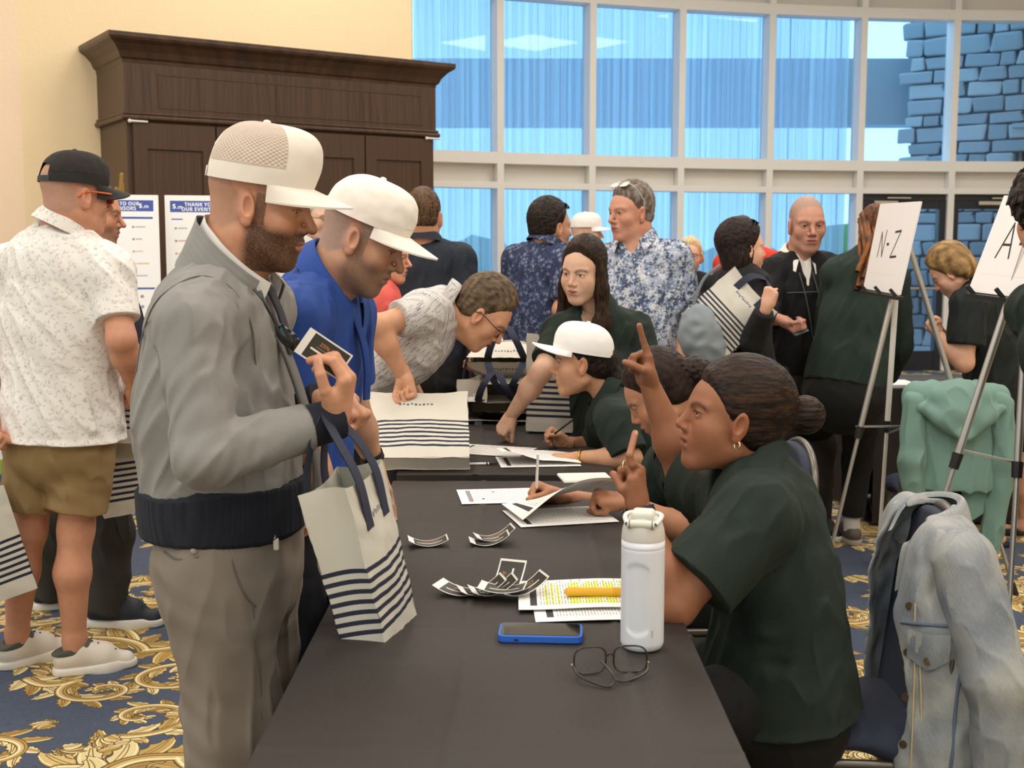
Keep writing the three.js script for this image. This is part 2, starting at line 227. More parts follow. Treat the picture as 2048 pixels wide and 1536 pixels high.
// ---------------------------------------------------------------- smooth solid modelling: fields of tapered bones and ellipsoids, meshed by surface nets
class Field {
  constructor() { this.p = []; this.post = null; this.lo = V(1e9, 1e9, 1e9); this.hi = V(-1e9, -1e9, -1e9); }
  grow(c, r) { for (const k of 'xyz') { this.lo[k] = Math.min(this.lo[k], c[k] - r); this.hi[k] = Math.max(this.hi[k], c[k] + r); } }
  // tapered bone; o.flat: [direction, factor > 1] makes it thinner that way; o.cut: list of [point, normal] that keep the side behind the normal; o.sub carves
  cap(a, b, ra, rb = ra, k = 0.03, o = {}) {
    const d = b.clone().sub(a), q = { t: 0, ax: a.x, ay: a.y, az: a.z, dx: d.x, dy: d.y, dz: d.z, il: 1 / Math.max(1e-9, d.lengthSq()), ra, dr: rb - ra, k, sub: o.sub };
    if (o.flat) { const n = o.flat[0].clone().normalize(); q.f = o.flat[1] - 1; q.fx = n.x; q.fy = n.y; q.fz = n.z; }
    if (o.cut) q.cut = o.cut.map(([c, n]) => { const m = n.clone().normalize(); return [m.x, m.y, m.z, m.dot(c)]; });
    this.p.push(q); if (!o.sub) { this.grow(a, Math.max(ra, 0.001)); this.grow(b, rb); } return this;
  }
  ell(c, rx, ry, rz, k = 0.03, o = {}) {
    const q = { t: 1, ax: c.x, ay: c.y, az: c.z, rx: 1 / rx, ry: 1 / ry, rz: 1 / rz, k, sub: o.sub };
    if (o.rot) { const m = new THREE.Matrix4().makeRotationFromEuler(new THREE.Euler(...o.rot)).transpose().elements; q.m = [m[0], m[4], m[8], m[1], m[5], m[9], m[2], m[6], m[10]]; }
    if (o.basis) { const [X, Y, Z] = o.basis; q.m = [X.x, X.y, X.z, Y.x, Y.y, Y.z, Z.x, Z.y, Z.z]; }
    if (o.cut) q.cut = o.cut.map(([c2, n]) => { const m = n.clone().normalize(); return [m.x, m.y, m.z, m.dot(c2)]; });
    this.p.push(q); if (!o.sub) this.grow(c, Math.max(rx, ry, rz)); return this;
  }
  d(x, y, z) {
    let D = 1e3; const P_ = this.p;
    for (let i = 0; i < P_.length; i++) {
      const q = P_[i]; let e, vx = x - q.ax, vy = y - q.ay, vz = z - q.az;
      if (q.t === 0) {
        let h = (vx * q.dx + vy * q.dy + vz * q.dz) * q.il; h = h < 0 ? 0 : h > 1 ? 1 : h;
        vx -= q.dx * h; vy -= q.dy * h; vz -= q.dz * h;
        if (q.f) { const s = (vx * q.fx + vy * q.fy + vz * q.fz) * q.f; vx += q.fx * s; vy += q.fy * s; vz += q.fz * s; }
        e = Math.sqrt(vx * vx + vy * vy + vz * vz) - q.ra - q.dr * h;
        if (q.f) e /= 1 + q.f * 0.5;
      } else {
        if (q.m) { const m = q.m, a = m[0] * vx + m[1] * vy + m[2] * vz, b = m[3] * vx + m[4] * vy + m[5] * vz; vz = m[6] * vx + m[7] * vy + m[8] * vz; vx = a; vy = b; }
        const ux = vx * q.rx, uy = vy * q.ry, uz = vz * q.rz, k0 = Math.sqrt(ux * ux + uy * uy + uz * uz), wx = ux * q.rx, wy = uy * q.ry, wz = uz * q.rz, k1 = Math.sqrt(wx * wx + wy * wy + wz * wz);
        e = k1 < 1e-9 ? -0.01 : k0 * (k0 - 1) / k1;
      }
      if (q.cut) for (let j = 0; j < q.cut.length; j++) { const c = q.cut[j], s = x * c[0] + y * c[1] + z * c[2] - c[3]; if (s > e) e = s; }
      const k = q.k;
      if (q.sub) { const h = Math.max(k - Math.abs(D + e), 0) / k; D = Math.max(D, -e) + h * h * k * 0.25; } else if (e < D + k) { const h = Math.max(k - Math.abs(D - e), 0) / k; D = Math.min(D, e) - h * h * k * 0.25; }
    }
    return this.post ? this.post(x, y, z, D) : D;
  }
}
function netMesh(F, cell, o = {}) {
  const pad = o.pad ?? 0.02, lo = (o.lo || F.lo).clone().subScalar(pad), hi = (o.hi || F.hi).clone().addScalar(pad), B = 8;
  const nx = Math.ceil((hi.x - lo.x) / cell / B) * B, ny = Math.ceil((hi.y - lo.y) / cell / B) * B, nz = Math.ceil((hi.z - lo.z) / cell / B) * B;
  const sx = nx + 1, sy = ny + 1, val = new Float32Array(sx * sy * (nz + 1)).fill(1), id = (i, j, k) => (k * sy + j) * sx + i;
  const far = (o.lip ?? 1.6) * (B * cell * 0.9 + cell), act = [];
  for (let bk = 0; bk <= nz; bk += B) for (let bj = 0; bj <= ny; bj += B) for (let bi = 0; bi <= nx; bi += B) {
    const c = F.d(lo.x + (bi + B / 2) * cell, lo.y + (bj + B / 2) * cell, lo.z + (bk + B / 2) * cell);
    const ei = Math.min(bi + B, sx), ej = Math.min(bj + B, sy), ek = Math.min(bk + B, nz + 1);
    if (Math.abs(c) > far) { if (c < 0) for (let k = bk; k < ek; k++) for (let j = bj; j < ej; j++) for (let i = bi; i < ei; i++) val[id(i, j, k)] = -1; continue; }
    act.push([bi, bj, bk]);
    for (let k = bk; k < ek; k++) for (let j = bj; j < ej; j++) for (let i = bi; i < ei; i++) val[id(i, j, k)] = F.d(lo.x + i * cell, lo.y + j * cell, lo.z + k * cell);
  }
  const vid = new Int32Array(val.length).fill(-1), pos = [];
  const E = [[0, 1], [2, 3], [4, 5], [6, 7], [0, 2], [1, 3], [4, 6], [5, 7], [0, 4], [1, 5], [2, 6], [3, 7]];
  const cv = new Float32Array(8), cells = [];
  const seen = new Set();
  for (const [bi, bj, bk] of act) for (let k = Math.max(0, bk - 1); k < Math.min(bk + B, nz); k++) for (let j = Math.max(0, bj - 1); j < Math.min(bj + B, ny); j++) for (let i = Math.max(0, bi - 1); i < Math.min(bi + B, nx); i++) {
    const base = id(i, j, k); if (vid[base] !== -1) continue; vid[base] = -2;
    let m = 0; for (let c = 0; c < 8; c++) { const v = val[base + (c & 1) + ((c >> 1) & 1) * sx + (c >> 2) * sx * sy]; cv[c] = v; if (v < 0) m |= 1 << c; }
    if (m === 0 || m === 255) continue;
    let X = 0, Y = 0, Z = 0, n = 0;
    for (const [a, b] of E) { const fa = cv[a], fb = cv[b]; if ((fa < 0) === (fb < 0)) continue; const t = fa / (fa - fb); X += lerp(a & 1, b & 1, t); Y += lerp((a >> 1) & 1, (b >> 1) & 1, t); Z += lerp(a >> 2, b >> 2, t); n++; }
    vid[base] = pos.length / 3; pos.push(lo.x + (i + X / n) * cell, lo.y + (j + Y / n) * cell, lo.z + (k + Z / n) * cell); cells.push(i, j, k);
  }
  const idx = [];
  for (let c = 0; c < cells.length; c += 3) {
    const i = cells[c], j = cells[c + 1], k = cells[c + 2], v0 = val[id(i, j, k)] < 0;
    const quad = (a, b, c2, d, flip) => { if (a < 0 || b < 0 || c2 < 0 || d < 0) return; if (flip) idx.push(a, c2, b, b, c2, d); else idx.push(a, b, c2, b, d, c2); };
    if (j > 0 && k > 0 && (val[id(i + 1, j, k)] < 0) !== v0) quad(vid[id(i, j - 1, k - 1)], vid[id(i, j, k - 1)], vid[id(i, j - 1, k)], vid[id(i, j, k)], !v0);
    if (i > 0 && k > 0 && (val[id(i, j + 1, k)] < 0) !== v0) quad(vid[id(i - 1, j, k - 1)], vid[id(i, j, k - 1)], vid[id(i - 1, j, k)], vid[id(i, j, k)], v0);
    if (i > 0 && j > 0 && (val[id(i, j, k + 1)] < 0) !== v0) quad(vid[id(i - 1, j - 1, k)], vid[id(i, j - 1, k)], vid[id(i - 1, j, k)], vid[id(i, j, k)], !v0);
  }
  const n = pos.length / 3, P_ = new Float32Array(pos), Nn = new Float32Array(n * 3), h = cell * (o.nh ?? 0.5);
  for (let v = 0; v < n; v++) {
    let x = P_[v * 3], y = P_[v * 3 + 1], z = P_[v * 3 + 2];
    const a = F.d(x + h, y - h, z - h), b = F.d(x - h, y - h, z + h), c = F.d(x - h, y + h, z - h), d = F.d(x + h, y + h, z + h);
    let gx = a - b - c + d, gy = -a - b + c + d, gz = -a + b - c + d; const l = Math.hypot(gx, gy, gz) || 1, D = (a + b + c + d) / 4, g = l / (4 * h);
    gx /= l; gy /= l; gz /= l; const s = clamp(D / Math.max(g, 0.3), -cell * 0.6, cell * 0.6);
    P_[v * 3] = x - gx * s; P_[v * 3 + 1] = y - gy * s; P_[v * 3 + 2] = z - gz * s; Nn[v * 3] = gx; Nn[v * 3 + 1] = gy; Nn[v * 3 + 2] = gz;
  }
  const geo = new THREE.BufferGeometry(); geo.setAttribute('position', new THREE.BufferAttribute(P_, 3)); geo.setAttribute('normal', new THREE.BufferAttribute(Nn, 3)); geo.setIndex(idx);
  if (o.color) { const C = new Float32Array(n * 3); for (let v = 0; v < n; v++) { const c = o.color(P_[v * 3], P_[v * 3 + 1], P_[v * 3 + 2], Nn[v * 3], Nn[v * 3 + 1], Nn[v * 3 + 2]); C[v * 3] = c[0]; C[v * 3 + 1] = c[1]; C[v * 3 + 2] = c[2]; } geo.setAttribute('color', new THREE.BufferAttribute(C, 3)); }
  return geo;
}
// uv in metres, face by face, along the axes of a frame (prints on cloth)
function boxUV(geo, S, U, Fw, scale = 1) {
  const g = geo.toNonIndexed(), p = g.attributes.position, n = g.attributes.normal, uv = new Float32Array(p.count * 2);
  const a = V(), m = V();
  for (let t = 0; t < p.count; t += 3) {
    m.set(0, 0, 0); for (let k = 0; k < 3; k++) m.add(a.fromBufferAttribute(n, t + k));
    const s = Math.abs(m.dot(S)), u = Math.abs(m.dot(U)) * 0.5, f = Math.abs(m.dot(Fw));
    for (let k = 0; k < 3; k++) { a.fromBufferAttribute(p, t + k); const q = f >= s && f >= u ? [a.dot(S), a.dot(U)] : s >= u ? [a.dot(Fw) + 0.37, a.dot(U)] : [a.dot(S), a.dot(Fw) + 0.21]; uv[(t + k) * 2] = q[0] / scale; uv[(t + k) * 2 + 1] = q[1] / scale; }
  }
  g.setAttribute('uv', new THREE.BufferAttribute(uv, 2)); return g;
}
// ---------------------------------------------------------------- people
const skinMat = mat('#ffffff', 0.58, { vertexColors: true });
const hairMat = mat('#ffffff', 0.55, { vertexColors: true, physical: true, specularIntensity: 0.5 });
const clothMats = {};
const cloth = (hex, rough = 0.9, o) => clothMats[hex + rough + (o ? JSON.stringify(Object.keys(o)) : '')] ??= mat(hex, rough, o || {});
const mulc = (c, k) => [c[0] * k, c[1] * k, c[2] * k], mixc = (a, b, t) => [lerp(a[0], b[0], t), lerp(a[1], b[1], t), lerp(a[2], b[2], t)];
// frame of a head: face looks along yaw (0 towards the camera, 90 to the right, -90 to the left, 180 away), pitch > 0 looks down, roll > 0 leans to its own left
function headMatrix(c, yaw, pitch, roll, s) { return new THREE.Matrix4().compose(c, new THREE.Quaternion().setFromEuler(new THREE.Euler(R(pitch), R(yaw), R(roll), 'YXZ')), V(s, s, s)); }
function headField(h, neckLocal) {
  const F = new Field(), fem = h.fem ? 1 : 0, wd = h.wide ?? 1;
  F.ell(V(0, 0.045, -0.014), 0.075 * wd, 0.09, 0.096, 0.02);
  F.ell(V(0, -0.012, 0.028), 0.063 * wd, 0.085, 0.064, 0.03);
  F.ell(V(0, 0.035, 0.04), 0.061 * wd, 0.055, 0.055, 0.02);            // forehead
  F.ell(V(0, -0.068, 0.036), (fem ? 0.043 : 0.05) * wd, 0.042, 0.05, 0.03); // jaw
  F.cap(V(-0.05 * wd, -0.06, 0.0), V(-0.018, -0.098, 0.068), 0.017, 0.014, 0.03).cap(V(0.05 * wd, -0.06, 0.0), V(0.018, -0.098, 0.068), 0.017, 0.014, 0.03);
  F.ell(V(0, -0.1, 0.071), fem ? 0.017 : 0.021, 0.016, 0.017, 0.025);   // chin
  for (const s of [-1, 1]) {
    F.ell(V(s * 0.041, -0.022, 0.062), 0.024, 0.022, 0.02, 0.03);      // cheek
    F.ell(V(s * 0.033, 0.008, 0.107), 0.0185, 0.014, 0.024, 0.014, { sub: 1 }); // socket
    F.cap(V(s * 0.014, 0.027, 0.09), V(s * 0.05, 0.027, 0.073), fem ? 0.004 : 0.009, fem ? 0.004 : 0.0075, 0.018); // brow
    if (fem) F.ell(V(s * 0.034, -0.045, 0.045), 0.028, 0.03, 0.03, 0.03); // fuller cheek
    F.ell(V(s * 0.032, 0.008, 0.0785), 0.0165, 0.0135, 0.0135, 0.006);   // lids
    F.ell(V(s * 0.0325, 0.0065, 0.0935), 0.0135, (h.eye ?? (fem ? 0.005 : 0.0042)), 0.008, 0.003, { sub: 1 }); // the opening between the lids
  }
  const nz = h.nose ?? (fem ? 1 : 1.2), lw = fem ? 0.85 : 1, lf = fem ? 1.2 : 1;
  F.cap(V(0, 0.02, 0.088), V(0, -0.024, 0.088 + 0.024 * nz), 0.0075, 0.0105 * (0.85 + 0.15 * nz), 0.014);
  for (const s of [-1, 1]) F.ell(V(s * 0.0125, -0.03, 0.098), 0.0085, 0.0075, 0.011, 0.008);
  F.ell(V(0, -0.058, 0.083), 0.027, 0.02, 0.016, 0.02);                // mouth mound
  F.cap(V(-0.02 * lw, -0.0555, 0.093), V(0, -0.0535, 0.099), 0.0045, 0.006 * lf, 0.006).cap(V(0, -0.0535, 0.099), V(0.02 * lw, -0.0555, 0.093), 0.006 * lf, 0.0045, 0.006);
  F.cap(V(-0.016 * lw, -0.0665, 0.092), V(0.016 * lw, -0.0665, 0.092), 0.0066 * lf, 0.0066 * lf, 0.006);
  F.ell(V(0, -0.0668, 0.0945), 0.014, 0.006, 0.006, 0.005);
  F.cap(V(-0.023, -0.0605, 0.1), V(0.023, -0.0605, 0.1), 0.0022 + (h.open ?? 0), 0.0022 + (h.open ?? 0), 0.004, { sub: 1 });
  for (const s of [-1, 1]) { // ears
    const c = V(s * 0.076 * wd, -0.002, 0.0);
    F.ell(c, 0.011, 0.033, 0.02, 0.008, { rot: [-0.15, s * 0.45, 0] });
    F.ell(c.clone().add(V(s * 0.011, 0.003, 0.0055)), 0.008, 0.019, 0.01, 0.005, { rot: [-0.15, s * 0.45, 0], sub: 1 });
    F.ell(c.clone().add(V(s * 0.002, -0.029, 0.006)), 0.007, 0.009, 0.009, 0.006);
  }
  const nr = h.neck ?? (fem ? 0.046 : 0.057);
  F.cap(V(0, -0.035, -0.03), neckLocal, nr * 0.98, nr * 1.12, 0.03);
  if (!fem) F.cap(V(0, -0.1, 0.02), V(0, -0.13, 0.01).lerp(neckLocal, 0.35), 0.02, 0.02, 0.04);
  return F;
}
function headColor(h) {
  const S = lin(h.skin), lip = lin(h.lip || '#b0675a'), brow = lin(h.browColor || '#33241a'), sc = h.shave ? lin(h.shave) : null, beard = h.beard ? lin(h.beardColor || '#4a3524') : null, red = lin(h.red || '#c97a5e');
  return (x, y, z) => {
    let c = mulc(S, 1 + 0.05 * N3(x * 40, y * 40, z * 40));
    const ax = Math.abs(x);
    if (z > 0.04) c = mixc(c, red, 0.22 * Math.exp(-((ax - 0.042) ** 2 + (y + 0.025) ** 2) / 0.0006) + 0.3 * Math.exp(-(x * x + (y + 0.025) ** 2) / 0.0002) * (z > 0.1 ? 1 : 0));
    if (ax > 0.072) c = mixc(c, red, 0.3);
    if (z > 0.075 && ax < 0.026 && y > -0.077 && y < -0.045) { const e = Math.hypot(x / (h.fem ? 0.021 : 0.024), (y + 0.061) / (h.fem ? 0.0135 : 0.0125)); c = mixc(c, lip, 0.85 * sstep(1.05, 0.8, e)); if (Math.abs(y + 0.0605) < 0.0018 && ax < 0.023) c = mulc(c, 0.55); }
    const bz = y - (0.0285 - 0.006 * ((ax - 0.034) / 0.02) ** 2 + (ax < 0.02 ? -0.002 : 0));
    if (z > 0.05 && ax > 0.011 && ax < 0.056) c = mixc(c, brow, (h.browK ?? 0.75) * sstep(0.0062, 0.0028, Math.abs(bz)) * (0.75 + 0.25 * N3(x * 300, y * 300, z * 300)));
    if (z > 0.055 && ax > 0.016 && ax < 0.05 && Math.abs(y - 0.0118 + ((ax - 0.033) / 0.022) ** 2 * 0.004) < 0.0022) c = mulc(c, h.fem ? 0.35 : 0.55);
    if (beard) { // beard and moustache
      const g = N3(x * 260, y * 260, z * 260) * 0.5 + 0.5, jaw = -0.036 + 0.1 * Math.max(0, z - 0.03) * (ax > 0.03 ? 0 : 1) + (z < 0.05 ? (0.05 - z) * 0.5 : 0);
      let k = sstep(0.012, -0.014, y - jaw) * sstep(-0.008, 0.016, z) * (y < -0.125 ? 0.45 : 1) * sstep(-0.175, -0.13, y);
      k = Math.max(k, (z > 0.075 && ax < 0.032 && y < -0.037 && y > -0.052) ? 1 : 0);
      if (z > 0.075 && Math.hypot(x / 0.023, (y + 0.062) / 0.011) < 1) k = 0;
      if (ax > 0.05 && ax < 0.0735 && z > 0.016 && z < 0.036 && y > -0.05 && y < 0.03) k = Math.max(k, 0.75); if (ax > 0.0735 && z < 0.03 && y > -0.045) k = 0;
      c = mixc(c, beard, clamp(k * h.beard * (0.7 + 0.55 * g), 0, 0.96));
    }
    if (sc) { const zl = hairLimit(y), e = Math.min((zl - z) / 0.012, (y + 0.06) / 0.012); c = mixc(c, sc, clamp(e, 0, 1) * (h.shaveK ?? 0.6) * (ax > 0.074 ? 0.2 : 1) * (0.85 + 0.25 * N3(x * 300, y * 300, z * 300))); }
    return c;
  };
}
// how far forward hair reaches at a height of the head
function hairLimit(y, o = 0) { return (y > 0.09 ? 0.075 + (y - 0.09) * 0.6 : y > 0.035 ? lerp(0.046, 0.075, (y - 0.035) / 0.055) : y > -0.01 ? lerp(0.022, 0.046, (y + 0.01) / 0.045) : lerp(-0.04, 0.022, clamp((y + 0.055) / 0.045, 0, 1))) + o; }
function hairShell(h, t = 0.014, o = {}) { // a cap of hair over the skull
  const F = new Field(), wd = h.wide ?? 1;
  F.ell(V(0, 0.045 + t * 0.3, -0.014 - (o.back ?? 0)), 0.075 * wd + t * (o.side ?? 0.55), 0.09 + t, 0.096 + t * 0.8 + (o.back ?? 0), 0.02);
  F.ell(V(0, -0.02, -0.035), 0.062 * wd + t * 0.4, 0.05, 0.062 + t * 0.5, 0.03);
  const pt = o.part ?? 0, ymax = o.ymax ?? 9, base = o.nape ?? -0.06, off = o.off ?? 0, am = o.rough ?? 0.0022, fr = o.freq ?? 95, tp = o.taper ?? t * 0.8;
  F.post = (x, y, z, d) => { const lim = hairLimit(y, off) - pt * Math.exp(-((x - 0.008) ** 2) / 0.0007) * sstep(0.02, 0.06, y) - z; d += tp * (1 - sstep(-0.002, 0.03, Math.min(lim, (y - base) * 1.2))) +  am * (N3(x * fr, y * fr * 0.5, z * fr * 0.35) + 0.5 * N3(x * fr * 2.3, y * fr, z * fr)); return Math.max(d, (-lim + 0.004 * N3(x * 90, y * 90, 3)) * 0.8, (base - y) * 0.9, y - ymax); };
  return F;
}
const hairColor = (hex, hex2, f = 70) => { const a = lin(hex), b = lin(hex2 || hex); return (x, y, z) => mulc(mixc(a, b, clamp(0.5 + 0.7 * N3(x * f, y * f * 0.25, z * f * 0.4), 0, 1)), 0.85 + 0.3 * N3(x * f * 4, y * 12, z * f * 3) * 0.5 + 0.15); };

// ---- hands: fingers along dir, palm faces palm; side +1 right hand, -1 left hand
const POSES = {
  relaxed: { c: [[20, 25, 15], [25, 30, 18], [30, 34, 20], [34, 36, 20]], th: [30, 25, 15], opp: 0.35 },
  fist: { c: [[75, 95, 55], [80, 95, 55], [82, 95, 55], [84, 92, 55]], th: [35, 45, 30], opp: 0.85 },
  grip: { c: [[55, 75, 40], [58, 76, 40], [62, 78, 40], [66, 78, 40]], th: [30, 35, 25], opp: 0.8 },
  point: { c: [[2, 6, 4], [70, 95, 55], [76, 95, 55], [80, 92, 55]], th: [35, 52, 40], opp: 0.8 },
  pinch: { c: [[48, 38, 20], [52, 42, 24], [58, 52, 30], [62, 60, 34]], th: [20, 15, 8], opp: 0.62 },
  pen: { c: [[50, 48, 22], [58, 58, 30], [68, 74, 40], [74, 80, 44]], th: [24, 28, 16], opp: 0.7 },
  flat: { c: [[10, 8, 5], [10, 8, 5], [12, 9, 5], [14, 10, 6]], th: [14, 10, 8], opp: 0.1 },
};
function handBones(side, pose, s, spread = 1) { // in the hand's own frame: x to the thumb, y to the fingertips, z out of the palm (for side +1; mirrored in x for side -1)
  const out = [], P0 = typeof pose === 'string' ? POSES[pose] : pose;
  const kn = [[0.029, 0.088, 0.0], [0.009, 0.093, -0.002], [-0.011, 0.088, -0.001], [-0.029, 0.078, 0.003]], len = [[0.042, 0.026, 0.021], [0.046, 0.03, 0.022], [0.043, 0.028, 0.022], [0.033, 0.021, 0.019]], rad = [0.0106, 0.0108, 0.0102, 0.0092], fan = [0.09, 0.01, -0.07, -0.16];
  out.push({ a: V(0, -0.02, 0), b: V(0, 0.02, 0), ra: 0.025, rb: 0.027, k: 0.02, flat: 1.35 });
  kn.forEach((q, i) => out.push({ a: V(q[0] * 0.6, 0.015, 0.002), b: V(q[0], q[1] - 0.006, q[2]), ra: 0.0165, rb: 0.0128, k: 0.016 }));
  out.push({ a: V(0.012, 0.025, 0.012), b: V(0.03, 0.045, 0.013), ra: 0.015, rb: 0.012, k: 0.018 });
  out.push({ a: V(-0.022, 0.02, 0.01), b: V(-0.024, 0.055, 0.009), ra: 0.013, rb: 0.011, k: 0.018 });
  kn.forEach((q, i) => { let p = V(...q), a = 0; const c = P0.c[i]; for (let j = 0; j < 3; j++) { a += R(c[j]); const f = fan[i] * spread * (P0.c[i][0] < 45 ? 1 : 0.35), dir = V(Math.sin(f) * Math.cos(a), Math.cos(a) * Math.cos(f), Math.sin(a)), e = p.clone().addScaledVector(dir, len[i][j]); out.push({ a: p, b: e, ra: rad[i] * (1 - 0.07 * j), rb: rad[i] * (1 - 0.07 * (j + 1)) * (j === 2 ? 0.97 : 1), k: j ? 0.003 : 0.006, tip: j === 2 }); p = e; } });
  { const o = P0.opp, t = P0.th; let p = V(0.024, 0.03, 0.01), a = 0; const d0 = V(0.72 - 0.5 * o, 0.68, 0.15 + 0.42 * o).normalize(), inn = V(-0.92, 0.12, 0.25).normalize(); const L = [0.04, 0.034, 0.027], rr = [0.0145, 0.0115, 0.0105, 0.009]; for (let j = 0; j < 3; j++) { if (j) a += R(t[j]); const dir = d0.clone().multiplyScalar(Math.cos(a)).addScaledVector(inn, Math.sin(a)).normalize(), e = p.clone().addScaledVector(dir, L[j]); out.push({ a: p, b: e, ra: rr[j], rb: rr[j + 1], k: j === 0 ? 0.015 : 0.003, tip: j === 2 }); p = e; } }
  for (const b of out) { for (const q of [b.a, b.b]) { q.x *= side; q.multiplyScalar(s); } b.ra *= s; b.rb *= s; }
  return out;
}
function handMatrix(w, dir, palm, side) { const y = dir.clone().normalize(), z = palm.clone().addScaledVector(y, -palm.dot(y)).normalize(), x = new THREE.Vector3().crossVectors(y, z); return new THREE.Matrix4().makeBasis(x, y, z).setPosition(w); }
function handGeo(w, elbow, dir, palm, side, pose, s, skin, cell, o = {}) {
  const M = handMatrix(w, dir, palm, side), F = new Field(), z = V().setFromMatrixColumn(M, 2);
  const fa = elbow ? elbow.clone().sub(w) : dir.clone().negate(); const L = Math.min(fa.length(), o.arm ?? 0.1); fa.normalize();
  F.cap(w, w.clone().addScaledVector(fa, L), 0.0255 * s, (0.0255 + 0.1 * L) * s, 0.02, { flat: [z, 1.2] });
  const tips = [];
  for (const b of handBones(side, pose, s, o.spread)) { const A = b.a.clone().applyMatrix4(M), Bq = b.b.clone().applyMatrix4(M); if (b.tip) tips.push([Bq, b.rb]); F.cap(A, Bq, b.ra, b.rb, b.k * s, b.flat ? { flat: [z, b.flat] } : {}); }
  const S = lin(skin), red = mixc(S, lin('#c2705a'), 0.3), nail = mixc(S, lin('#f0c9b8'), 0.55);
  const g = netMesh(F, cell, { color: (x, y, zz, a, b, c) => { let k = mulc(S, 1 + 0.06 * N3(x * 60, y * 60, zz * 60)); for (const [t, r] of tips) { const q = Math.hypot(x - t.x, y - t.y, zz - t.z); if (q < r * 1.5) k = mixc(k, a * z.x + b * z.y + c * z.z < -0.45 ? nail : red, 0.6); } return k; } });
  return g;
}
const setColor = (g, f) => { const p = g.attributes.position, n = p.count, C = new Float32Array(n * 3); for (let i = 0; i < n; i++) { const c = f(p.getX(i), p.getY(i), p.getZ(i)); C.set(c, i * 3); } g.setAttribute('color', new THREE.BufferAttribute(C, 3)); return g; };
const dirYaw = (a, down = 0) => V(Math.sin(R(a)) * Math.cos(R(down)), -Math.sin(R(down)), Math.cos(R(a)) * Math.cos(R(down)));
function jointsOf(q) {
  const s = q.s = q.H / 1.75, fem = q.fem;
  q.U = q.nk.clone().sub(q.pel).normalize();
  const f0 = dirYaw(q.yaw); q.F = f0.addScaledVector(q.U, -f0.dot(q.U)).normalize(); q.S = new THREE.Vector3().crossVectors(q.F, q.U).normalize(); // S: to the person's own right
  q.w = q.w ?? 1; const sw = (fem ? 0.15 : 0.178) * s * q.w ** 0.6;
  q.arms = q.arms || {}; q.legs = q.legs || {};
  for (const [k, sg] of [['R', 1], ['L', -1]]) {
    const a = q.arms[k] = q.arms[k] || {};
    a.sh = a.sh || q.nk.clone().addScaledVector(q.U, -0.055 * s).addScaledVector(q.S, sg * sw);
    if (!a.el) a.el = a.sh.clone().add(V(0, -0.29 * s, 0)).addScaledVector(q.S, sg * 0.045);
    if (!a.wr) a.wr = a.el.clone().add(V(0, -0.25 * s, 0)).addScaledVector(dirYaw(q.yaw), 0.06);
    const l = q.legs[k] = q.legs[k] || {}, hw = 0.088 * s;
    l.hip = l.hip || q.pel.clone().addScaledVector(q.S, sg * hw).addScaledVector(V(0, 1, 0), -0.02);
    if (!l.an) { l.an = l.hip.clone().addScaledVector(q.S, sg * 0.02); l.an.y = 0.085; }
    if (!l.kn) { l.kn = l.hip.clone().lerp(l.an, 0.5).addScaledVector(dirYaw(q.yaw), 0.03); }
    l.toe = l.toe || dirYaw(q.yaw - sg * 12);
  }
  return q;
}
function addTorso(F, q, g, o = {}) {
  const { pel, nk, U, S, F: Fw, s, w, fem } = q, L = nk.clone().sub(pel), at = (t, f = 0) => pel.clone().addScaledVector(L, t).addScaledVector(Fw, f * s).addScaledVector(Fw, (q.bow ?? 0) * -4 * Math.max(0, t) * (1 - t));
  const k = 0.06 * s, fl = (q.depth ?? 1);
  F.cap(at(-0.1), at(0.16, 0.0), (fem ? 0.17 : 0.163) * s * w + g, (fem ? 0.155 : 0.16) * s * w + g, k, { flat: [Fw, 1.3 / fl] });
  F.cap(at(0.16), at(0.5, 0.005), (fem ? 0.138 : 0.156) * s * w + g, (fem ? 0.138 : 0.165) * s * w + g, k, { flat: [Fw, 1.38 / fl] });
  F.cap(at(0.5, 0.005), at(0.8, -0.005), (fem ? 0.138 : 0.168) * s * w + g, (fem ? 0.125 : 0.152) * s * w + g, k, { flat: [Fw, 1.4 / fl] });
  if (q.belly) F.ell(at(0.28, 0.07), (0.13 * s + g) * w, 0.15 * s + g, 0.09 * s * q.belly + g, 0.08, { basis: [S, U, Fw] });
  if (fem) for (const sg of [-1, 1]) F.ell(at(0.62, 0.085).addScaledVector(S, sg * 0.07 * s), 0.065 * s + g, 0.07 * s + g, 0.055 * s + g, 0.05, { basis: [S, U, Fw] });
  else F.ell(at(0.68, 0.055), (0.13 * s + g) * w, 0.09 * s + g, 0.065 * s + g, 0.06, { basis: [S, U, Fw] });
  F.cap(q.arms.L.sh.clone().addScaledVector(S, 0.02), q.arms.R.sh.clone().addScaledVector(S, -0.02), 0.055 * s + g, 0.055 * s + g, 0.06);
  for (const kk of ['L', 'R']) F.cap(nk.clone().addScaledVector(U, 0.0), q.arms[kk].sh.clone().addScaledVector(U, 0.008), 0.05 * s + g, 0.052 * s + g, 0.05);
}
const SKIN_LIGHT = 1.25;
